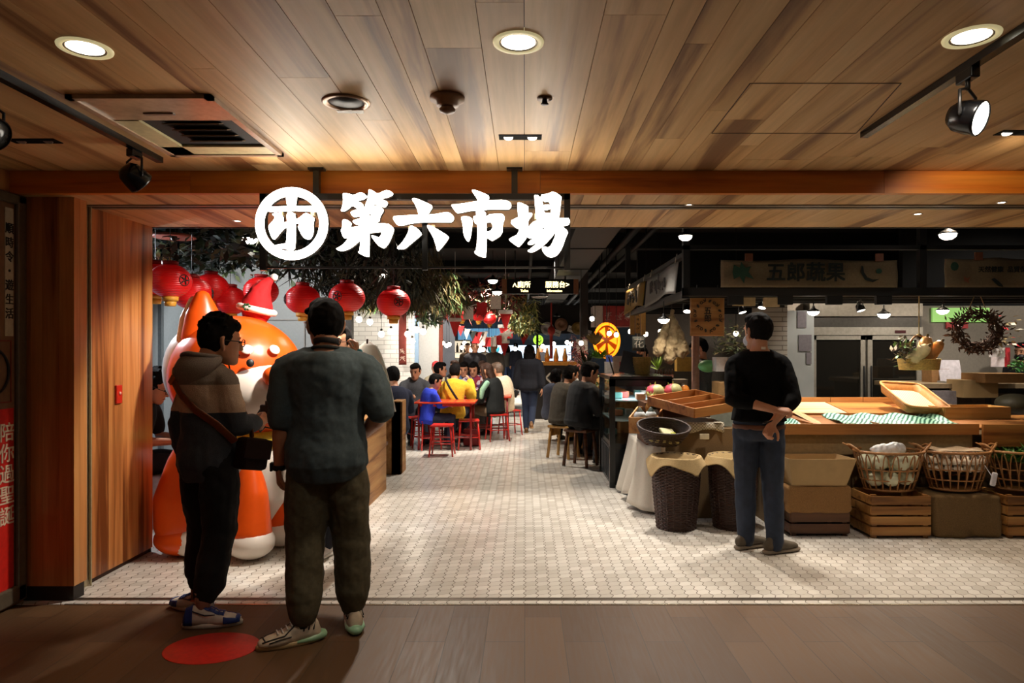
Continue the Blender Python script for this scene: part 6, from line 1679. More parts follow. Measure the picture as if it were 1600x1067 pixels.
card('paper_notice', 1548, 1569, 558, 573, 7.88, mat(226, 214, 216, .7), 'pink-edged notice below the white one', 'notice'); card('red_card', 1566, 1578, 543, 573, 7.92, mat(186, 40, 50, .6), 'red upright card with a white figure beside the notices', 'card')
card('cardboard_box', 1492, 1545, 593, 620, 7.6, KRAFT, 'open brown cardboard box on the side counter', 'box', .3); card('cardboard_box', 1448, 1475, 576, 600, 8.1, mat(150, 110, 66, .7), 'small brown carton next to the fridge', 'box', .2); card('grey_box', 1450, 1484, 610, 636, 7.7, mat(140, 132, 136, .6), 'grey carton standing behind the pine box', 'box', .25)
card('wooden_crate_board', 1520, 1600, 583, 597, 7.5, mat(150, 110, 64, .6), 'flat wooden lid with cards lying at the right edge', 'board', .4)
b = MB(); b.ell(P(1585, 630, 7.0), (.18, .16, .10), 18, 12); props(b.build('dark_melon', mat(58, 52, 34, .6, 0, .2, 30)), 'dark green melon at the right edge above the counter', 'fruit')
b = MB(); b.ell(P(1478, 638, 6.5), (.075, .05, .035), 14, 8); b.ell(P(1466, 640, 6.48), (.05, .04, .03), 14, 8); props(b.blob('plastic_bag', mat(206, 206, 212, .35), None, .008, 3, .03, .04), 'crumpled white plastic bag beside the rattan tray', 'bag')
leaf_mass('potted_leaves', 'green leafy clump beside the notices at the right edge', [(5.55, 5.72, 7.7, 7.85, 1.30, 1.42)], [mat(60, 130, 60, .6), mat(110, 160, 90, .6)], 4000, .06, .03, .2, 14)
leaf_mass('santa_garland', 'red and white Christmas sprig at the right edge above the notices', [(5.35, 5.66, 7.75, 7.85, 1.62, 1.95)], [mat(190, 30, 40, .6), mat(220, 210, 190, .6), mat(150, 130, 90, .6)], 1600, .09, .04, .2, 15)
# left inner side of the stall: posts, plants, bottles
b = MB(); b.tube([(2.0, 8.0, 0), (2.0, 8.0, 2.0)], .045, 14, rnd=False); props(b.build('pink_post', mat(196, 150, 130, .5)), 'slim pinkish post behind the wooden sign', 'post')
leaf_mass('olive_bush', 'grey-green potted bush just left of the person in the black sweater', [(2.05, 2.55, 7.2, 7.5, 1.45, 1.78)], [mat(130, 140, 104, .7), mat(76, 90, 64, .7), mat(176, 176, 140, .7)], 1500, .075, .03, .1, 16)
b = MB(); b.lathe([(.001, 0), (.09, 0), (.12, .25), (.11, .25), (.08, .02)], (2.3, 7.35, 1.17), 20); props(b.build('bush_pot', mat(190, 150, 90, .6)), 'tan pot of the grey-green bush', 'pot')
b = MB(); b.bx(1.7, 2.9, 7.25, 7.7, 0, 1.02); props(b.build('prep_counter', mat(120, 124, 112, .5)), 'pale green prep counter behind the fruit trays', 'counter')
b = MB(); b.bx(2.05, 2.55, 7.25, 7.5, 1.02, 1.17, bev=.01); props(b.build('planter_box', mat(150, 116, 70, .6)), 'low wooden planter under the grey-green bush', 'planter')
# ------------------------------------------------------------------ the hall: tables, stools, crowd, far stalls
RED = mat(196, 38, 28, .35); REDD = mat(130, 22, 20, .4); REDT = mat(206, 66, 40, .25)
def red_table(c, lx, ly, label):
    t = thing('red_table', label, 'table', c, group='red tables of the eating area')
    MB().bx(-lx / 2, lx / 2, -ly / 2, ly / 2, .705, .735, bev=.008).build('tabletop', REDT, t)
    for sx in (-1, 1):
        for sy in (-1, 1): b = MB(); b.tube([(sx * (lx / 2 - .07), sy * (ly / 2 - .06), .70), (sx * (lx / 2 - .07), sy * (ly / 2 - .06), .01)], .017, 10, rnd=False); b.build('leg', REDD, t)
    for sy in (-1, 1): b = MB(); b.tube([(-lx / 2 + .07, sy * (ly / 2 - .06), .20), (lx / 2 - .07, sy * (ly / 2 - .06), .20)], .011, 8); b.build('stretcher', REDD, t)
    b = MB(); b.tube([(-lx / 2 + .07, -ly / 2 + .06, .20), (lx / 2 - .07, ly / 2 - .06, .20)], .010, 8); b.build('brace', REDD, t)
    b = MB(); b.bx(-lx / 2 + .06, lx / 2 - .06, -ly / 2 + .05, ly / 2 - .05, .665, .705); b.build('apron', RED, t)
    return t
red_table(V(-1.20, 10.5, 0), .92, .62, 'empty bright red table nearest the entrance'); red_table(V(-.70, 11.75, 0), .95, .62, 'red table where the person in yellow is eating'); red_table(V(-1.75, 12.0, 0), .8, .6, 'red table behind the child in blue')
def make_stool():
    t = thing('red_stool', 'x', 'stool', (0, 0, 0), group='red metal stools')
    MB().bx(-.155, .155, -.155, .155, .425, .45, bev=.014).build('seat', RED, t)
    for sx in (-1, 1):
        for sy in (-1, 1): b = MB(); b.tube([(sx * .13, sy * .13, .43), (sx * .165, sy * .165, .008)], .0125, 8, rnd=False); b.build('leg', RED, t)
    b = MB(); b.tube([V(.15 * sx, .15 * sy, .19) for sx, sy in ((-1, -1), (1, -1), (1, 1), (-1, 1))], .008, 6, closed=True); b.build('ring', RED, t)
    return t
ST = [(691, 9.75, 'red stool in front of the empty red table'), (733, 10.45, 'red stool with the dark red bag beside it'), (692, 11.0, 'red stool beneath the person in the yellow top'), (777, 11.4, 'red stool under the person in the black and mint jacket'), (797, 12.2, 'red stool under the person in the white sweater'), (652, 10.9, 'red stool under the person in the grey hoodie at the wall'), (667, 10.4, 'red stool under the child in blue'), (722, 13.0, 'far red stool at the middle of the crowd')]
s0 = make_stool()
for k, (x, d, lb_) in enumerate(ST):
    c = V((x - CX) * d / F, d, 0)
    if k == 0: s0.location = c; s0['label'] = lb_
    else: copy_tree(s0, c, lb_, rz=.1 * k)
b = MB(); c = V((737 - CX) * 10.75 / F, 10.75, 0); b.box(c + V(0, 0, .14), (.26, .14, .26), bev=.02); b.tube([c + V(-.08, 0, .27), c + V(0, 0, .36), c + V(.08, 0, .27)], .01, 6); props(b.build('red_bag', mat(120, 20, 22, .6)), 'dark red bag on the floor behind the stool', 'bag')
# --- people further in
def at(x, d): return V((x - CX) * d / F, d, 0)
def man(j, x, d, rz, label, shirt, pants=None, vx=.016, sc=1.0, z=0, **k):
    p = at(x, d); p.z = z
    return build_person(j, label=label, loc=p, rz=math.radians(rz), scale=sc, vx=vx, shirt=CLOTH(*shirt), pants=CLOTH(*(pants or (26, 27, 32))), shoes=mat(30, 28, 28), disp=.012, **k)
WALKP = dict(STAND, EL=(-.22, -.02, 1.10), WL=(-.22, .08, .88), KL=(-.09, -.02, .50), AL=(-.09, -.20, .13), KR=(.09, .12, .51), AR=(.09, .10, .09), fr=4, fl=4)
LOOKD = dict(SIT, hp=-22, H=(0, .16, 1.15))
# person with a phone behind the wooden wall (faces right)
jD = dict(SIT, hp=-24, hy=0, H=(0, .17, 1.14), EL=(-.22, .12, .70), ER=(.22, .12, .70), WL=(-.07, .36, .68), WR=(.07, .36, .68), DL=(.3, 1, .1), DR=(-.3, 1, .1))
build_person(jD, label='seated person in black and maroon with glasses, half behind the wooden wall, holding a phone', loc=V(-3.42, 5.98, 0), rz=math.radians(-82), scale=1.04, vx=.011, shirt=CLOTH(20, 19, 20), shirt_sl=.34, pants=CLOTH(24, 26, 34), shoes=mat(200, 200, 204), sole=WHITE, hair='messy', face=True, glasses=True, hem=-.12, cuff=.06)
p = thing('phone', 'dark phone held by the seated person behind the wooden wall', 'phone', V(-3.0, 5.95, .80), rz=0); MB().box((0, 0, 0), (.012, .07, .14), Matrix.Rotation(-.6, 3, 'Y'), bev=.004).build('phone_body', GLOSSBLACK, p)
MB().box((-.007, 0, .0), (.003, .062, .125), Matrix.Rotation(-.6, 3, 'Y')).build('screen', mat(60, 70, 84, .15), p)
# person hidden behind the dark T-shirt, raising a plastic bag
jE = dict(STAND, EL=(-.26, .18, 1.22), WL=(-.22, .20, 1.50), DL=(.1, .05, 1), fl=10, fr=-10)
pe = at(530, 4.95)
build_person(jE, label='person in turquoise mostly hidden behind the dark T-shirt, raising a plastic bag', loc=pe, rz=math.radians(172), scale=.98, vx=.010, shirt=CLOTH(60, 150, 160), pants=CLOTH(28, 30, 40), shoes=mat(216, 210, 206), sole=WHITE, hair='short', face=True, glasses=True, curl=(1.0, .4))
c = P(575, 534, 4.9)
bagp = thing('plastic_bag', 'translucent white carrier bag held up beside the person in the dark T-shirt', 'bag', V(c.x, c.y, c.z - .50))
PL = NT('thin_plastic'); PL.col(srgb(240, 236, 226)).set(rough=.35, trans=.3, alpha=.9); PL = PL.m
b = MB()
b.sheet(lambda u, v: V((.02 + .15 * (1 - v) ** .5) * math.cos(u * 2 * PI) * (1 + .10 * math.sin(u * 30) * v) + .03 * (1 - v), (.02 + .08 * (1 - v) ** .7) * math.sin(u * 2 * PI), v * .5), 40, 16); b.build('bag_film', PL, bagp, solid=.002)
MB().box((.0, -.02, .50), (.012, .012, .04)).build('twisted_top', mat(60, 40, 30), bagp)
# booth
man(dict(SIT, hp=-5), 617, 8.95, 22, 'seated person in navy with dark hair seen from behind in the wooden booth', (26, 32, 56), (44, 78, 122), hair='short')
man(dict(SIT, hy=60), 594, 10.0, 20, 'seated person with long dark hair turned right, behind the booth', (36, 34, 40), hair='bob', face=True)
# red tables
man(dict(SIT, hy=-28, hp=-12), 647, 11.45, 198, 'seated person in a grey hoodie facing the entrance by the tiled wall', (74, 76, 82), (44, 48, 60), hair='short', face=True, hood=True, ease=.032, sleeve_ease=.03)
man(dict(SIT, hp=-18, EL=(-.16, .18, .74), ER=(.16, .18, .74)), 668, 10.35, -70, 'small child in a bright blue jacket facing right at the red tables', (36, 58, 190), (40, 40, 60), sc=.86, z=.04, hair='short', face=True, ease=.03)
man(dict(SIT, mid=-.07, ER=(.27, .20, .74), WR=(.20, .36, .98), DR=(-.4, .2, .9)), 708, 10.95, -8, 'seated person in a mustard yellow top with a black strap seen from behind', (222, 178, 44), (34, 38, 54), hair='short', ease=.03, sleeve_ease=.03, vx=.013)
c = at(708, 10.95)
b = MB(); b.tube([c + V(-.10, -.15, 1.04), c + V(-.03, -.215, .92), c + V(.06, -.225, .78), c + V(.15, -.19, .64)], [(.018, .006)] * 4, 8, side=(.8, 0, .6)); b.tube([c + V(-.10, -.15, 1.04), c + V(-.115, -.07, 1.09), c + V(-.11, .02, 1.05)], [(.018, .006)] * 3, 8, side=(.8, 0, .6)); props(b.build('sling_strap', mat(28, 24, 22, .6)), 'black sling strap across the back of the yellow top', 'bag')
man(dict(SIT, hy=20), 676, 12.4, -95, 'seated person in pink and black behind the child in blue, turned right', (176, 120, 130), hair='short', face=True)
man(dict(SIT, hp=-4), 683, 13.6, 180, 'seated person in a red cap by the white column', (150, 140, 116), hair='cap', hairm=mat(166, 40, 40, .8), face=True)
man(dict(SIT, hp=-15), 727, 13.0, 175, 'seated person in a light blue shirt at the far red tables', (96, 130, 184), hair='short', face=True)
def floral():
    t = NT('floral_cloth'); v = t.n('ShaderNodeTexVoronoi'); v.inputs['Scale'].default_value = 16; t.l(t.co('Object'), v.inputs[0])
    r = t.n('ShaderNodeValToRGB'); r.color_ramp.interpolation = 'CONSTANT'; e = r.color_ramp.elements; e[0].color = srgb(216, 200, 204); e[1].position = .35; e[1].color = srgb(140, 40, 60); q = e.new(.6); q.color = srgb(90, 60, 120); q = e.new(.8); q.color = srgb(224, 212, 214)
    t.l(v.outputs['Color'], r.inputs[0]); t.col(r.outputs[0]).set(rough=.9); return t.m
pf = at(743, 12.9)
build_person(dict(SIT, hp=-20), label='seated person in a floral red and white top facing the yellow top', loc=pf, rz=math.radians(170), vx=.016, shirt=floral(), pants=CLOTH(30, 30, 40), shoes=BLACK, hair='bob', face=True, ease=.03, sleeve_ease=.028)
man(dict(SIT, hp=-16, mid=-.06), 772, 11.45, 68, 'seated person with long brown hair in a black jacket with mint sleeve panel', (18, 22, 22), (110, 90, 70), hair='long', hairm=HAIRB, ease=.034, sleeve_ease=.034, vx=.013)
c = at(764, 11.28)
b = MB(); b.tube([c + V(-.02, -.10, .98), c + V(-.10, -.12, .86), c + V(-.12, -.12, .74)], [(.05, .03), (.05, .035), (.035, .03)], 10); props(b.build('scarf', mat(150, 196, 168, .9)), 'mint green scarf end on the black jacket', 'scarf')
man(dict(SIT, hp=-14, mid=-.08), 787, 12.1, 60, 'seated person in a cream sweater with brown hair facing left', (226, 208, 178), (90, 92, 96), hair='short', hairm=HAIRG, ease=.036, sleeve_ease=.03)
man(STAND, 742, 15.2, 190, 'standing person in a dark jacket over a white top beyond the red tables', (34, 32, 36), hair='short', face=True)
man(dict(SIT, hy=-30), 760, 14.0, 40, 'seated person with reddish brown hair behind the floral top', (60, 46, 44), hair='bob', hairm=HAIRB)
man(STAND, 772, 17.5, 160, 'standing person in grey behind the cream sweater', (96, 90, 84), hair='short', face=True)
man(SIT, 716, 15.0, 150, 'seated person in dark clothes at the far end of the red tables', (44, 40, 44), hair='short', hairm=HAIRB, face=True)
man(STAND, 793, 29.0, 0, 'small far person in a grey cardigan with dark hair seen from behind', (118, 112, 104), (74, 92, 130), hair='long', vx=.02)
man(STAND, 806, 28.0, 25, 'small far person in dark navy beside the grey cardigan', (24, 26, 40), (34, 40, 60), hair='short', vx=.02, sc=1.05)
man(STAND, 846, 24.0, 150, 'small far person at the brass counter looking this way', (40, 40, 46), hair='short', vx=.02, face=True)
man(STAND, 757, 22.0, 10, 'far person in a pale top among the crowd at the left of the aisle', (150, 140, 130), hair='short', vx=.02)
man(STAND, 731, 20.0, 170, 'far person in a brown jacket left of the aisle', (92, 74, 60), hair='short', hairm=HAIRB, vx=.02, face=True)
# woman walking away down the aisle
jW = dict(STAND, H=(0, .02, 1.59), EL=(-.23, -.03, 1.10), WL=(-.25, .0, .86), DL=(0, .05, -1), ER=(.24, -.04, 1.10), WR=(.25, -.10, .87), DR=(.05, -.1, -1), KL=(-.07, .06, .50), AL=(-.06, .02, .09), KR=(.07, -.02, .50), AR=(.05, -.22, .20), fl=2, fr=2)
build_person(jW, label='person with dark hair in a navy top and jeans walking away down the aisle', loc=at(827, 12.5), rz=math.radians(-3), scale=.93, vx=.011, shirt=CLOTH(22, 24, 34), shirt_sl=.86, pants=CLOTH(30, 42, 66), shoes=mat(120, 84, 48), sole=mat(160, 120, 70), hair='long', hem=-.18, ease=.045, sleeve_ease=.04, pease=.012, curl=(.9, .4))
c = at(807, 12.4); b = MB(); b.box(c + V(-.015, 0, .72), (.09, .02, .13), Matrix.Rotation(.5, 3, 'Y'), bev=.01); props(b.build('wallet', BLACK), 'black wallet in the hand of the walking person', 'wallet')
# two seated at the counter on the right of the aisle
SITR = dict(SIT, P=(0, 0, .55), mid=-.05, KL=(-.11, .40, .55), KR=(.11, .40, .55), AL=(-.10, .30, .10), AR=(.10, .34, .10), WL=(-.10, .40, .86), WR=(.10, .40, .86))
man(dict(SITR, hp=-10), 879, 9.6, -62, 'seated person in an olive-brown jacket on the wooden stool at the counter', (56, 50, 40), hair='short', face=True, mask=mat(206, 210, 216, .7), ease=.05, sleeve_ease=.04, hem=-.2, vx=.012)
man(dict(SITR, hp=-14, P=(0, 0, .58)), 906, 8.85, -66, 'seated person in a black jacket with short cropped hair leaning to the counter', (18, 19, 22), (14, 14, 16), hair='short', face=True, ease=.045, sleeve_ease=.04, hem=-.2, vx=.012, sc=1.05)
man(SIT, 862, 11.2, -40, 'seated person with dark hair and a mask behind the olive jacket', (70, 76, 92), hair='bob', face=True, mask=mat(190, 204, 222, .7), sc=.93)
t = thing('wooden_stool', 'pale wooden stool under the person in the olive jacket', 'stool', at(880, 9.57), rz=-.6)
WS = wood('stool_wood', (150, 96, 40), (200, 150, 76), (220, 176, 104), 2, 8, .45)
MB().box((0, 0, .445), (.34, .30, .035), bev=.01).build('seat', WS, t)
for sx in (-1, 1):
    for sy in (-1, 1): b = MB(); b.tube([(sx * .13, sy * .11, .43), (sx * .17, sy * .14, .008)], [(.022, .018)] * 2, 8, rnd=False); b.build('leg', WS, t)
    b = MB(); b.box((sx * .14, 0, .36), (.02, .22, .10)); b.build('apron', WS, t)
t = thing('wooden_stool', 'dark wooden stool under the person in the black jacket', 'stool', at(907, 8.88), rz=-.6)
MB().box((0, 0, .47), (.34, .30, .035), bev=.01).build('seat', W_DARK, t)
for sx in (-1, 1):
    for sy in (-1, 1): b = MB(); b.tube([(sx * .13, sy * .11, .455), (sx * .17, sy * .14, .008)], [(.022, .018)] * 2, 8, rnd=False); b.build('leg', W_DARK, t)
# vendors
man(dict(STAND, hp=-30), 1096, 8.6, 70, 'vendor in a dark grey apron stooping behind the fruit trays', (78, 80, 82), hair='short', mask=mat(206, 210, 216, .7), sc=.96)
man(STAND, 1004, 9.7, 150, 'person with a pink hair band behind the bamboo basket', (60, 56, 60), hair='bun', face=True, mask=mat(206, 210, 216, .7), sc=.9)
man(STAND, 1598, 8.95, 120, 'masked person at the right edge behind the stall', (28, 28, 32), hair='short', face=True, mask=BLACK, sc=.93)
# --- counter to the right of the aisle with its goods
b = MB(); b.bx(1.2, 1.9, 8.62, 9.3, 0, .92); b.bx(1.05, 1.5, 9.3, 11.2, 0, .92); b.bx(.82, 1.05, 9.98, 11.7, 0, .92); props(b.build('food_counter', W_PINEY), 'wooden food counter behind the glass display case', 'counter')
def pos(x, y, d): return P(x, y, d)
c = P(985, 588, 8.25)
t = thing('menu_easel', 'slanted black chalkboard with a silver edge on the display case', 'menu board', V(c.x, 8.2, 1.22))
MB().box((0, .02, .13), (.24, .012, .27), Matrix.Rotation(-.3, 3, 'X') @ Matrix.Rotation(.25, 3, 'Y')).build('board', mat(40, 42, 46, .5), t); MB().box((.135, .02, .14), (.012, .02, .28), Matrix.Rotation(-.3, 3, 'X') @ Matrix.Rotation(.25, 3, 'Y')).build('edge', METAL, t)
b = MB(); b.tube([(-.20, .05, 0), (-.26, .06, .2)], .009, 6); b.build('prop_leg', BLACK, t)
c = P(1003, 588, 8.2)
t = thing('bamboo_basket', 'round yellow bamboo basket standing on the display case', 'basket', V(c.x, 8.2, 1.22))
b = MB(); weave(b, [(.085, 0), (.10, .12), (.10, .2)], 30, 16, 1, 1, .006); b.lathe([(.001, 0), (.083, 0), (.097, .2)], n=24, cap=False); b.build('basket_body', BAM, t)
def plant(x, y, d, zb, n, l, w, cols, label, pot=None, up=1.2, seed=1):
    c = P(x, y, d); t = thing('potted_plant', label, 'plant', V(c.x, d, zb))
    h = c.z - zb
    if pot is not None: MB().lathe([(.001, 0), (.05, 0), (.075, h * .5), (.065, h * .5), (.045, .02)], n=18).build('pot', pot, t)
    b = MB(); rr = random.Random(seed)
    for k in range(n):
        a = rr.random() * 6.3; b.mi = k % len(cols); b.leaf(V(0, 0, h * .6 if pot else h * .8), V(math.cos(a), math.sin(a), rr.random() * up + .1), V(0, 0, 1), l * rr.uniform(.6, 1.2), w)
    b.build('leaves', cols, t, recalc=False)
plant(937, 548, 10.1, .92, 90, .22, .05, [mat(120, 176, 60, .5), mat(90, 150, 50, .5)], 'bright green leafy plant under the orange wheel sign', None, .8, 1)
plant(916, 556, 10.4, .92, 26, .36, .035, [mat(30, 44, 30, .5)], 'dark spiky plant left of the bright green one', BLACK, 2.5, 2)
plant(1028, 552, 9.0, .92, 18, .2, .03, [mat(150, 186, 80, .5)], 'small light green plant in a tall black pot', BLACK, 3, 3)
leaf_mass('pink_blossom', 'pink and white blossom sprays left of the dark spiky plant', [(.78, 1.0, 11.2, 11.6, 1.25, 1.75)], [mat(220, 150, 150, .6), mat(236, 200, 196, .6), mat(150, 60, 60, .6)], 2200, .13, .03, .1, 21)
leaf_mass('green_bundle', 'flat green vegetables shown on the wooden board at the counter', [(.96, 1.15, 9.2, 9.4, .98, 1.12)], [mat(70, 110, 60, .6), mat(150, 180, 130, .6)], 1500, .08, .03, .1, 22)
t = thing('tilted_crate', 'tilted pale crate of green vegetables at the counter', 'crate', V(1.06, 9.3, .92)); MB().box((0, .03, .10), (.34, .03, .24), Matrix.Rotation(-.4, 3, 'X')).build('board', mat(206, 160, 96, .6), t); MB().box((0, -.04, .02), (.36, .2, .04)).build('base', W_PINE, t)
b = MB(); b.tube([P(950, 625, 8.75) + V(-.06, 0, -.02), P(950, 625, 8.75) + V(.02, 0, .10)], [.09, .03], 12); props(b.blob('paper_bag', mat(170, 166, 160, .7), None, .01, 3, .03, .05), 'grey crumpled bag by the hands of the black jacket', 'bag')
card('white_carton', 945, 957, 565, 585, 9.5, mat(214, 220, 230, .5), 'white carton on the counter behind the two seated people', 'box', .12); card('blue_carton', 947, 956, 555, 566, 9.5, mat(84, 110, 214, .5), 'blue carton on top of the white carton', 'box', .10)
card('white_sheet', 958, 972, 556, 588, 9.9, mat(206, 200, 190, .6), 'upright pale sheet beside the white carton', 'card', .02); card('red_menu', 968, 976, 565, 586, 9.3, mat(176, 40, 34, .6), 'narrow red card beside the chalkboard', 'card', .02)
b = MB(); b.ell(P(921, 573, 9.9), (.07, .07, .06), 12, 8); props(b.build('pink_jar', mat(226, 160, 176, .5)), 'round pink jar on the counter', 'jar')
for k in range(7):
    c = P(1024 + k * 4.4, 583, 8.9); t = thing('sauce_bottle', 'small dark bottle with a pale label in the row on the back shelf', 'bottle', V(c.x, 8.9, 1.13), group='row of small bottles on the back shelf')
    MB().lathe([(.001, 0), (.016, 0), (.016, .08), (.007, .105), (.007, .13), (.001, .13)], n=12).build('bottle', mat(60, 40, 34, .25), t); MB().lathe([(.0165, .025), (.0165, .06)], n=12, cap=False).build('bottle_label', mat(206, 150, 140, .6), t)
b = MB(); b.bx(1.62, 2.1, 8.8, 9.0, 1.08, 1.13); b.bx(1.62, 1.66, 8.82, 8.98, .92, 1.08); b.bx(2.06, 2.1, 8.82, 8.98, 0, 1.08); props(b.build('back_shelf', mat(196, 190, 180, .5)), 'pale narrow shelf carrying the row of bottles', 'shelf')
card('yellow_box', 1056, 1078, 558, 580, 8.7, mat(206, 160, 66, .5), 'yellow box with pictures behind the vendor', 'box', .15); card('white_crate', 1116, 1137, 558, 580, 7.45, mat(196, 196, 198, .5), 'white tub at the left of the black sweater', 'tub', .16)
b = MB(); b.ell(P(1106, 572, 7.6), (.11, .09, .07), 16, 10); props(b.build('green_sack', mat(110, 186, 120, .5, 0, .1, 20)), 'light green rounded bag next to the white tub', 'bag')
b = MB(); b.ell(V(1.735, 7.4, 1.075), (.05, .05, .055), 14, 10); props(b.build('orange_jar', mat(226, 132, 30, .4)), 'orange round jar behind the dragon fruit', 'jar')
# orange wheel sign, hanging boards
c = P(948, 532, 10.2)
t = thing('orange_wheel_sign', 'glowing orange round sign like a sliced citrus', 'sign', c, rz=.5)
OG = glow(255, 140, 20, 2.2)
R_ = .25
b = MB(); b.tube([V(R_ * .9 * math.cos(a), 0, R_ * math.sin(a)) for a in [k * PI / 20 for k in range(40)]], .022, 8, closed=True); b.build('outer_ring', OG, t)
for k in range(6):
    a = k * PI / 3; b = MB(); b.prism([(.05 * math.cos(a), .05 * math.sin(a)), (R_ * .74 * math.cos(a - .30), R_ * .8 * math.sin(a - .30)), (R_ * .74 * math.cos(a + .30), R_ * .8 * math.sin(a + .30))], lambda u, v, d: V(u, d, v), -.01, .01); b.build('segment', OG, t)
MB().lathe([(.001, 0), (R_ * .86, 0), (R_ * .86, .012)], (0, .02, 0), 30, (0, 1, 0)).build('disc', mat(150, 80, 20, .5), t)
b = MB(); b.tube([(0, 0, R_), (0, 0, 3.3 - c.z)], .008, 6); b.build('rod', BLACK, t)
t = thing('box_sign', 'red and white boxy hanging sign over the counters', 'sign', P(958, 510, 11.0))
MB().bx(-.16, .34, 0, .4, 0, .33).build('red_face', mat(150, 34, 34, .5, 0, .25, 14), t); MB().bx(-.32, -.17, -.02, .4, 0, .33).build('white_face', mat(176, 168, 160, .6), t)
scribble(3, .15, mat(206, 160, 150), t, (.09, -.006, .17), seed=11)
b = MB()
for x in (-.2, .3): b.tube([(x, .2, .33), (x, .2, 3.3 - P(958, 510, 11).z)], .008, 6)
b.build('rods', BLACK, t)
t = thing('plank_sign', 'three upright yellow planks with writing hanging under the yellow banner', 'sign', P(997, 523, 9.3))
for k in range(3):
    b = MB(); b.bx(-.11 + k * .075, -.045 + k * .075, 0, .02, .0 + .02 * (k % 2), .34); b.build('plank', mat(190, 146, 80, .6), t)
scribble(4, .055, mat(60, 34, 20), t, (-.003, -.006, .18), 0, True, 12)
b = MB()
for x in (-.08, .1): b.tube([(x, .01, .34), (x, .01, 1.98 - P(997, 523, 9.3).z)], .005, 5)
b.build('cord', BLACK, t)
t = thing('grey_noren', 'grey cloth with a white character hanging below the planks', 'cloth', P(998, 548, 9.6)); MB().sheet(lambda u, v: V((u - .5) * .18, .01 * math.sin(u * 9), v * .20), 10, 4).build('cloth', mat(92, 98, 98, .9), t, solid=.004); text('花', .15, mat(206, 206, 200), t, (0, -.02, .10), (PI / 2, 0, 0), .001); b = MB(); b.tube([(0, 0, .2), (0, 0, .46)], .004, 5); b.build('cord', BLACK, t)
t = thing('hanging_bouquet', 'dried leaf bundle hanging next to the orange sign', 'plant', P(930, 545, 10.0)); b = MB(); rr = random.Random(7)
for k in range(60): b.leaf(V(0, 0, .05), V(rr.gauss(0, .5), rr.gauss(0, .5), 1), V(0, 1, 0), .2, .05)
b.build('leaves', mat(140, 120, 70, .7), t, recalc=False); b = MB(); b.tube([(0, 0, .2), (0, 0, .9)], .004, 5); b.build('cord', BLACK, t)
for k, (x, y, lb_) in enumerate(((1073, 483, ''), (925, 498, 'small lit lamp left of the red box sign'), (908, 536, 'bright round lamp by the far grey pillar'), (952, 521, 'lit bulb in front of the orange sign, left'), (963, 523, 'lit bulb at the right edge of the orange sign'), (985, 518, 'small lit bulb beside the planks'), (1009, 522, 'small lit bulb right of the planks'), (1032, 518, 'small lit bulb under the bright white lamp'), (1150, 521, 'small white lamp behind the bush'))):
    if lb_: bulb(x, y, 10.0 if x != 1150 else 9.4, 3.3, lb_, 12, .035, 'small bulbs over the counters')
# direction sign
a, c = P(788, 436, 11.0), P(900, 459, 11.0)
t = thing('direction_sign', 'black hanging direction sign with lit writing and wooden ends', 'sign', V((a.x + c.x) / 2, 11.0, c.z))
w, h = c.x - a.x, a.z - c.z
MB().bx(-w / 2, w / 2, 0, .08, 0, h).build('panel', mat(12, 12, 13, .3), t)
for s in (-1, 1): b = MB(); b.bx(s * w / 2 - .04, s * w / 2 + .04, -.01, .09, 0, h); b.build('wooden_end', mat(120, 78, 50, .5), t)
LT_ = glow(255, 236, 170, 3.0)
text('∧廁所', h * .46, LT_, t, (-w * .26, -.004, h * .60), (PI / 2, 0, 0), .001, .002); text('服務台>', h * .46, LT_, t, (w * .24, -.004, h * .60), (PI / 2, 0, 0), .001, .002)
text('Toilet', h * .22, LT_, t, (-w * .22, -.004, h * .20), (PI / 2, 0, 0), .001, .001); text('Information', h * .22, LT_, t, (w * .20, -.004, h * .20), (PI / 2, 0, 0), .001, .001)
for s in (-1, 1): b = MB(); b.tube([(s * w * .35, .04, h), (s * w * .35, .04, 3.3 - c.z)], .012, 6); b.build('rod', BLACK, t)
b = MB(); b.lathe([(.001, -.03), (.10, -.02), (.14, .0), (.14, .006)], (.0, .5, -.01), 20, sy=.6); props(b.build('ceiling_speaker', mat(150, 146, 140, .5), t), None)
# bunting and flags
FL = [mat(190, 26, 30, .7), mat(220, 214, 204, .7), mat(30, 44, 40, .7)]
def bunting(p0, p1, n, sag, label, kind, size):
    t = thing('bunting', label, 'bunting', p0, group='strings of flags across the hall')
    f = lambda u: (p1 - p0) * u + V(0, 0, -sag * 4 * u * (1 - u))
    b = MB(); b.tube([f(k / 16) for k in range(17)], .008, 5); b.build('string', mat(200, 196, 186), t)
    for k in range(n):
        u = (k + .6) / (n + .2); q = f(u); s = size
        b = MB()
        if kind == 'flag': b.prism([(-s * .5, 0), (s * .5, 0), (s * .5, -s * 1.25), (-s * .5, -s * 1.25)], lambda x, z, d: q + V(x, d + .03 * math.sin(z * 9 + k), z), 0, .004)
        else: b.prism([(-s * .5, 0), (s * .5, 0), (0, -s * 1.3)], lambda x, z, d: q + V(x, d, z), 0, .004)
        b.build('flag', FL[k % 3 if kind != 'flag' else k % 2], t)
bunting(P(640, 473, 12), P(700, 482, 12.4), 2, .04, 'string with a red and a white flag right of the furthest right lantern', 'flag', .17); bunting(P(700, 487, 12.6), P(788, 455, 11.6), 4, .05, 'string of red and white flags rising to the direction sign', 'flag', .18)
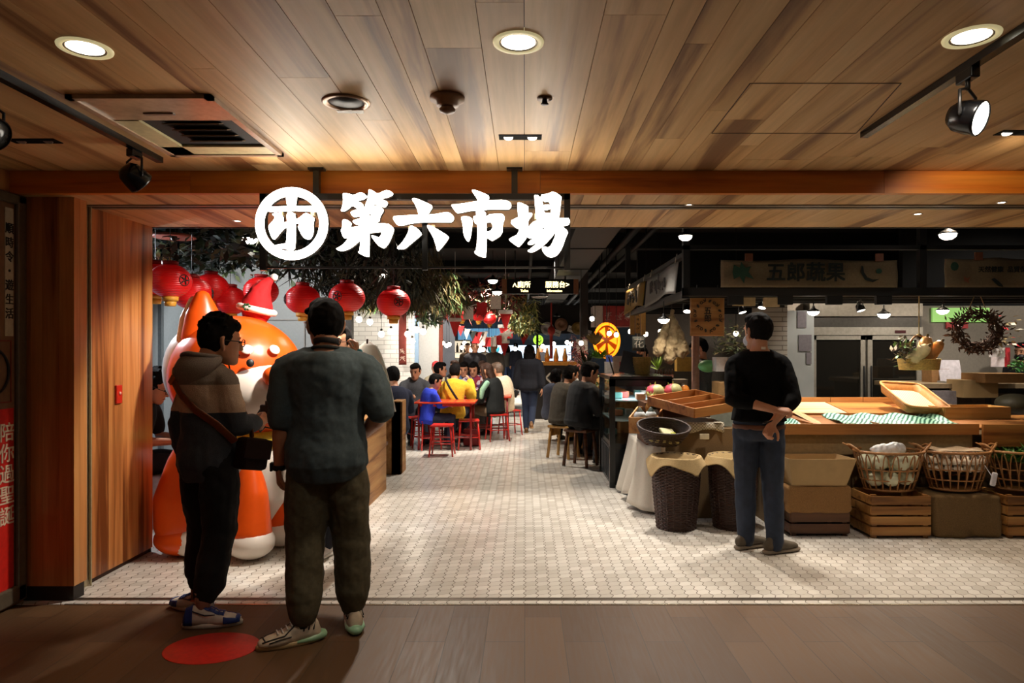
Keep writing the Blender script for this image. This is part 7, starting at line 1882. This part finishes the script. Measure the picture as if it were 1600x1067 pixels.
bunting(P(714, 505, 13.5), P(762, 517, 14), 5, .08, 'string of small dark and white flags at the middle of the hall', 'tri', .16); bunting(P(738, 518, 15), P(800, 510, 15.5), 7, .18, 'string of small red and white flags above the blue-lit counter', 'flag', .17); bunting(P(800, 505, 16), P(826, 520, 16.5), 4, .06, 'short string of white stars and flags by the Santa pennants', 'tri', .14)
def pennant(x, y, d, s, label):
    c = P(x, y, d); t = thing('santa_pennant', label, 'pennant', c, group='red hat-shaped pennants')
    b = MB(); b.prism([(-s * .42, 0), (s * .42, 0), (s * .06, -s * 1.15), (-s * .06, -s * 1.15)], lambda u, v, q: V(u, q, v), 0, .02); b.build('red_cone', mat(206, 30, 30, .7), t)
    b = MB(); b.box((0, .01, s * .12), (s * 1.0, .05, s * .28), bev=.01); b.build('white_band', mat(236, 230, 224, .8), t)
    b = MB(); b.tube([(0, .01, s * .2), (0, .01, 3.3 - c.z)], .006, 5); b.build('cord', mat(200, 196, 190), t)
pennant(790, 490, 11.8, .24, 'largest red and white hat-shaped pennant under the direction sign'); pennant(711, 502, 12.4, .24, 'red pennant left of the small dark flags'); pennant(818, 519, 17, .26, 'red pennant with white band left of the green round sign'); pennant(788, 512, 16, .3, 'red pennant below the largest one'); pennant(788, 536, 19, .3, 'lowest small red pennant over the blue-lit counter')
for x, y, lb_ in ((795, 521, 'white star hanging by the pennants'),):
    c = P(x, y, 15); t = thing('star_ornament', lb_, 'ornament', c); b = MB(); b.prism([((.13 if k % 2 == 0 else .055) * math.sin(k * PI / 5), (.13 if k % 2 == 0 else .055) * math.cos(k * PI / 5)) for k in range(10)], lambda u, v, d: V(u, d, v), 0, .03); b.build('star', mat(236, 232, 220, .6), t); b = MB(); b.tube([(0, .01, .12), (0, .01, 3.3 - c.z)], .005, 5); b.build('cord', WHITE, t)
# straw discs with price cards
for k, (x, y, col_, lb_) in enumerate(((855, 513, (170, 166, 166), 'grey-white patterned round plate on the dark board'), (877, 507, (150, 110, 86), 'brown round straw plate in the middle of the dark board'), (903, 513, (150, 120, 60), 'yellow-brown straw plate at the right of the dark board'))):
    c = P(x, y, 17.8); t = thing('wall_plate', lb_, 'plate', c, group='round plates on the dark board')
    MB().lathe([(.001, .0), (.06, .0), (.065, .02), (.13, .03), (.135, .012), (.165, .03), (.17, .0), (.001, -.02)], n=30, axis=(0, -1, 0)).build('plate', mat(*col_, .5, 0, .2, 20), t)
    t2 = thing('price_card', 'white price card hanging right of the ' + ('grey-white' if k == 0 else 'brown' if k == 1 else 'yellow-brown') + ' plate', 'card', c + V(.26, 0, -.12)); MB().box((0, 0, 0), (.18, .01, .16), Matrix.Rotation(.3, 3, 'Y')).build('paper', mat(216, 212, 204, .7), t2); MB().box((0, -.008, 0), (.10, .004, .02), Matrix.Rotation(.3, 3, 'Y')).build('print', mat(110, 100, 90), t2)
b = MB(); b.bx(.3, 2.1, 17.9, 17.98, 1.95, 2.7); props(b.build('display_board', mat(22, 20, 20, .7)), 'dark board behind the round plates', 'board')
b = MB(); b.bx(.3, .36, 17.92, 17.98, 0, 1.95); b.bx(1.5, 1.56, 17.92, 17.98, 0, 1.95); props(b.build('board_frame', BLACK), 'black posts carrying the dark board', 'frame')
c = P(841, 531, 19); t = thing('green_round_sign', 'small glowing yellow-green round sign', 'sign', c); MB().lathe([(.001, 0), (.14, 0), (.14, .04), (.001, .04)], n=24, axis=(0, 1, 0)).build('disc', glow(176, 226, 70, 1.6), t); scribble(1, .2, mat(80, 120, 36), t, (0, -.008, 0), seed=13); b = MB(); b.tube([(0, .02, .13), (0, .02, 3.3 - c.z)], .008, 5); b.build('rod', BLACK, t)
# KO counter with the brass edge
t = thing('bar_counter', 'dark bar counter with white letters and a glowing brass top', 'counter', V(.55, 15.0, 0))
MB().bx(-.45, .75, 0, .5, 0, 1.18).build('front_panel', mat(22, 18, 18, .5), t); MB().bx(-.5, .8, -.04, .55, 1.18, 1.26, bev=.01).build('brass_top', mat(226, 160, 80, .25, .6), t)
text('KO', .34, mat(206, 200, 190), t, (-.05, -.005, .75), (PI / 2, 0, 0), .001, .002, vertical=True, lead=.8)
lamp('SPOT', (.6, 14.6, 2.4), 40, WARM, (.6, 15.1, 1.2), size=.05, angle=70)
for k in range(4): b = MB(); b.lathe([(.001, 0), (.05, 0), (.06, .1), (.03, .22), (.02, .3), (.001, .3)], (.3 + k * .2, 15.3, 1.26), 14); props(b.build('brass_vessel', mat(196, 140, 70, .3, .6)), 'brass vessel in the row on the bar counter', 'vessel', 'brass vessels on the bar counter')
b = MB(); b.bx(.62, .7, 17.0, 17.1, 1.3, 2.1); b.bx(.64, .68, 17.02, 17.06, 2.0, 3.3); b.ell((.66, 17.0, 2.0), (.10, .08, .12), 14, 8); props(b.blob('red_ornament', mat(190, 60, 50, .6), None, .02, 3), 'red and pink hanging ornament behind the bar counter', 'ornament')
card('white_menu', 900, 918, 530, 552, 12.29, mat(220, 216, 210, .6), 'white printed menu sheet hanging by the far pillar', 'menu', .02)
b = MB(); b.bx(1.0, 1.14, 12.3, 12.44, 0, 3.3); props(b.build('pillar_hall', mat(46, 42, 40, .6), auto=False), kind='structure')
# far end: blue-lit counter and wall
b = MB(); b.bx(-5, 9, 34, 34.2, 0, 3.3); props(b.build('wall_far', mat(110, 120, 132, .6), auto=False), kind='structure')
t = thing('far_counter', 'bright pale blue lit counter hood at the far end of the hall', 'counter', V(-.6, 31, 0))
MB().bx(-2.4, 2.7, 0, .1, 1.05, 1.75).build('lit_panel', glow(216, 236, 255, 1.6), t); MB().bx(-2.4, 2.7, -.3, .1, 1.75, 2.0).build('hood', mat(60, 90, 120, .4), t); MB().bx(-2.4, 2.7, -.25, .4, 0, 1.0).build('base', mat(70, 66, 62, .5), t)
MB().bx(-2.4, -.2, -.31, -.3, 1.80, 2.5).build('blue_sign', glow(120, 180, 220, .7), t)
t = thing('bottle_rack', 'far lit shelf of bottles left of the blue-lit counter', 'shelf', V(-3.1, 25, 0))
MB().bx(-.3, 1.1, 0, .3, 0, 1.9).build('cabinet', mat(150, 150, 146, .5), t); MB().bx(-.3, 1.1, -.02, 0, 1.25, 1.85).build('lit_back', glow(255, 236, 206, .9), t)
for k in range(9): b = MB(); b.lathe([(.001, 0), (.045, 0), (.045, .2), (.018, .27), (.018, .34), (.001, .34)], (-.2 + k * .14, -.1, 1.45), 10); b.build('bottle', mat(60, 50, 44, .3), t)
b = MB(); b.bx(-.3, 1.1, -.2, 0, 1.42, 1.45); b.build('rack_shelf', mat(196, 190, 180, .5), t)
b = MB(); b.ell((0, 0, 0), (.62, .5, .10), 24, 10); o = b.build('hanging_canopy', mat(120, 150, 160, .5), auto=False); o.location = P(764, 535, 22); props(o, 'round pale blue canopy hanging over the far crowd', 'canopy')
b = MB(); b.tube([P(764, 535, 22) + V(0, 0, .05), V(P(764, 535, 22).x, 22, 3.3)], .015, 6); props(b.build('canopy_rod', BLACK), 'thin black rod carrying the round pale blue canopy', 'rod')
for k, (x, y) in enumerate(((726, 536), (738, 540), (748, 543), (760, 530), (768, 531), (735, 546), (755, 546), (775, 541), (805, 545), (825, 545), (865, 537), (886, 535), (893, 537), (848, 541), (700, 525), (722, 543))):
    bulb(x, y, 20, 3.3, 'small bright bulb in the far hall above the crowd', 12, .06, 'small bright bulbs of the far hall')
b = MB(); b.ell(P(771, 545, 23), (.20, .2, .18), 14, 10); b.tube([P(771, 545, 23), V(P(771, 545, 23).x, 23, 3.3)], .006, 5); props(b.build('teal_balloon', mat(40, 130, 150, .35)), 'teal round balloon above the far crowd', 'balloon')
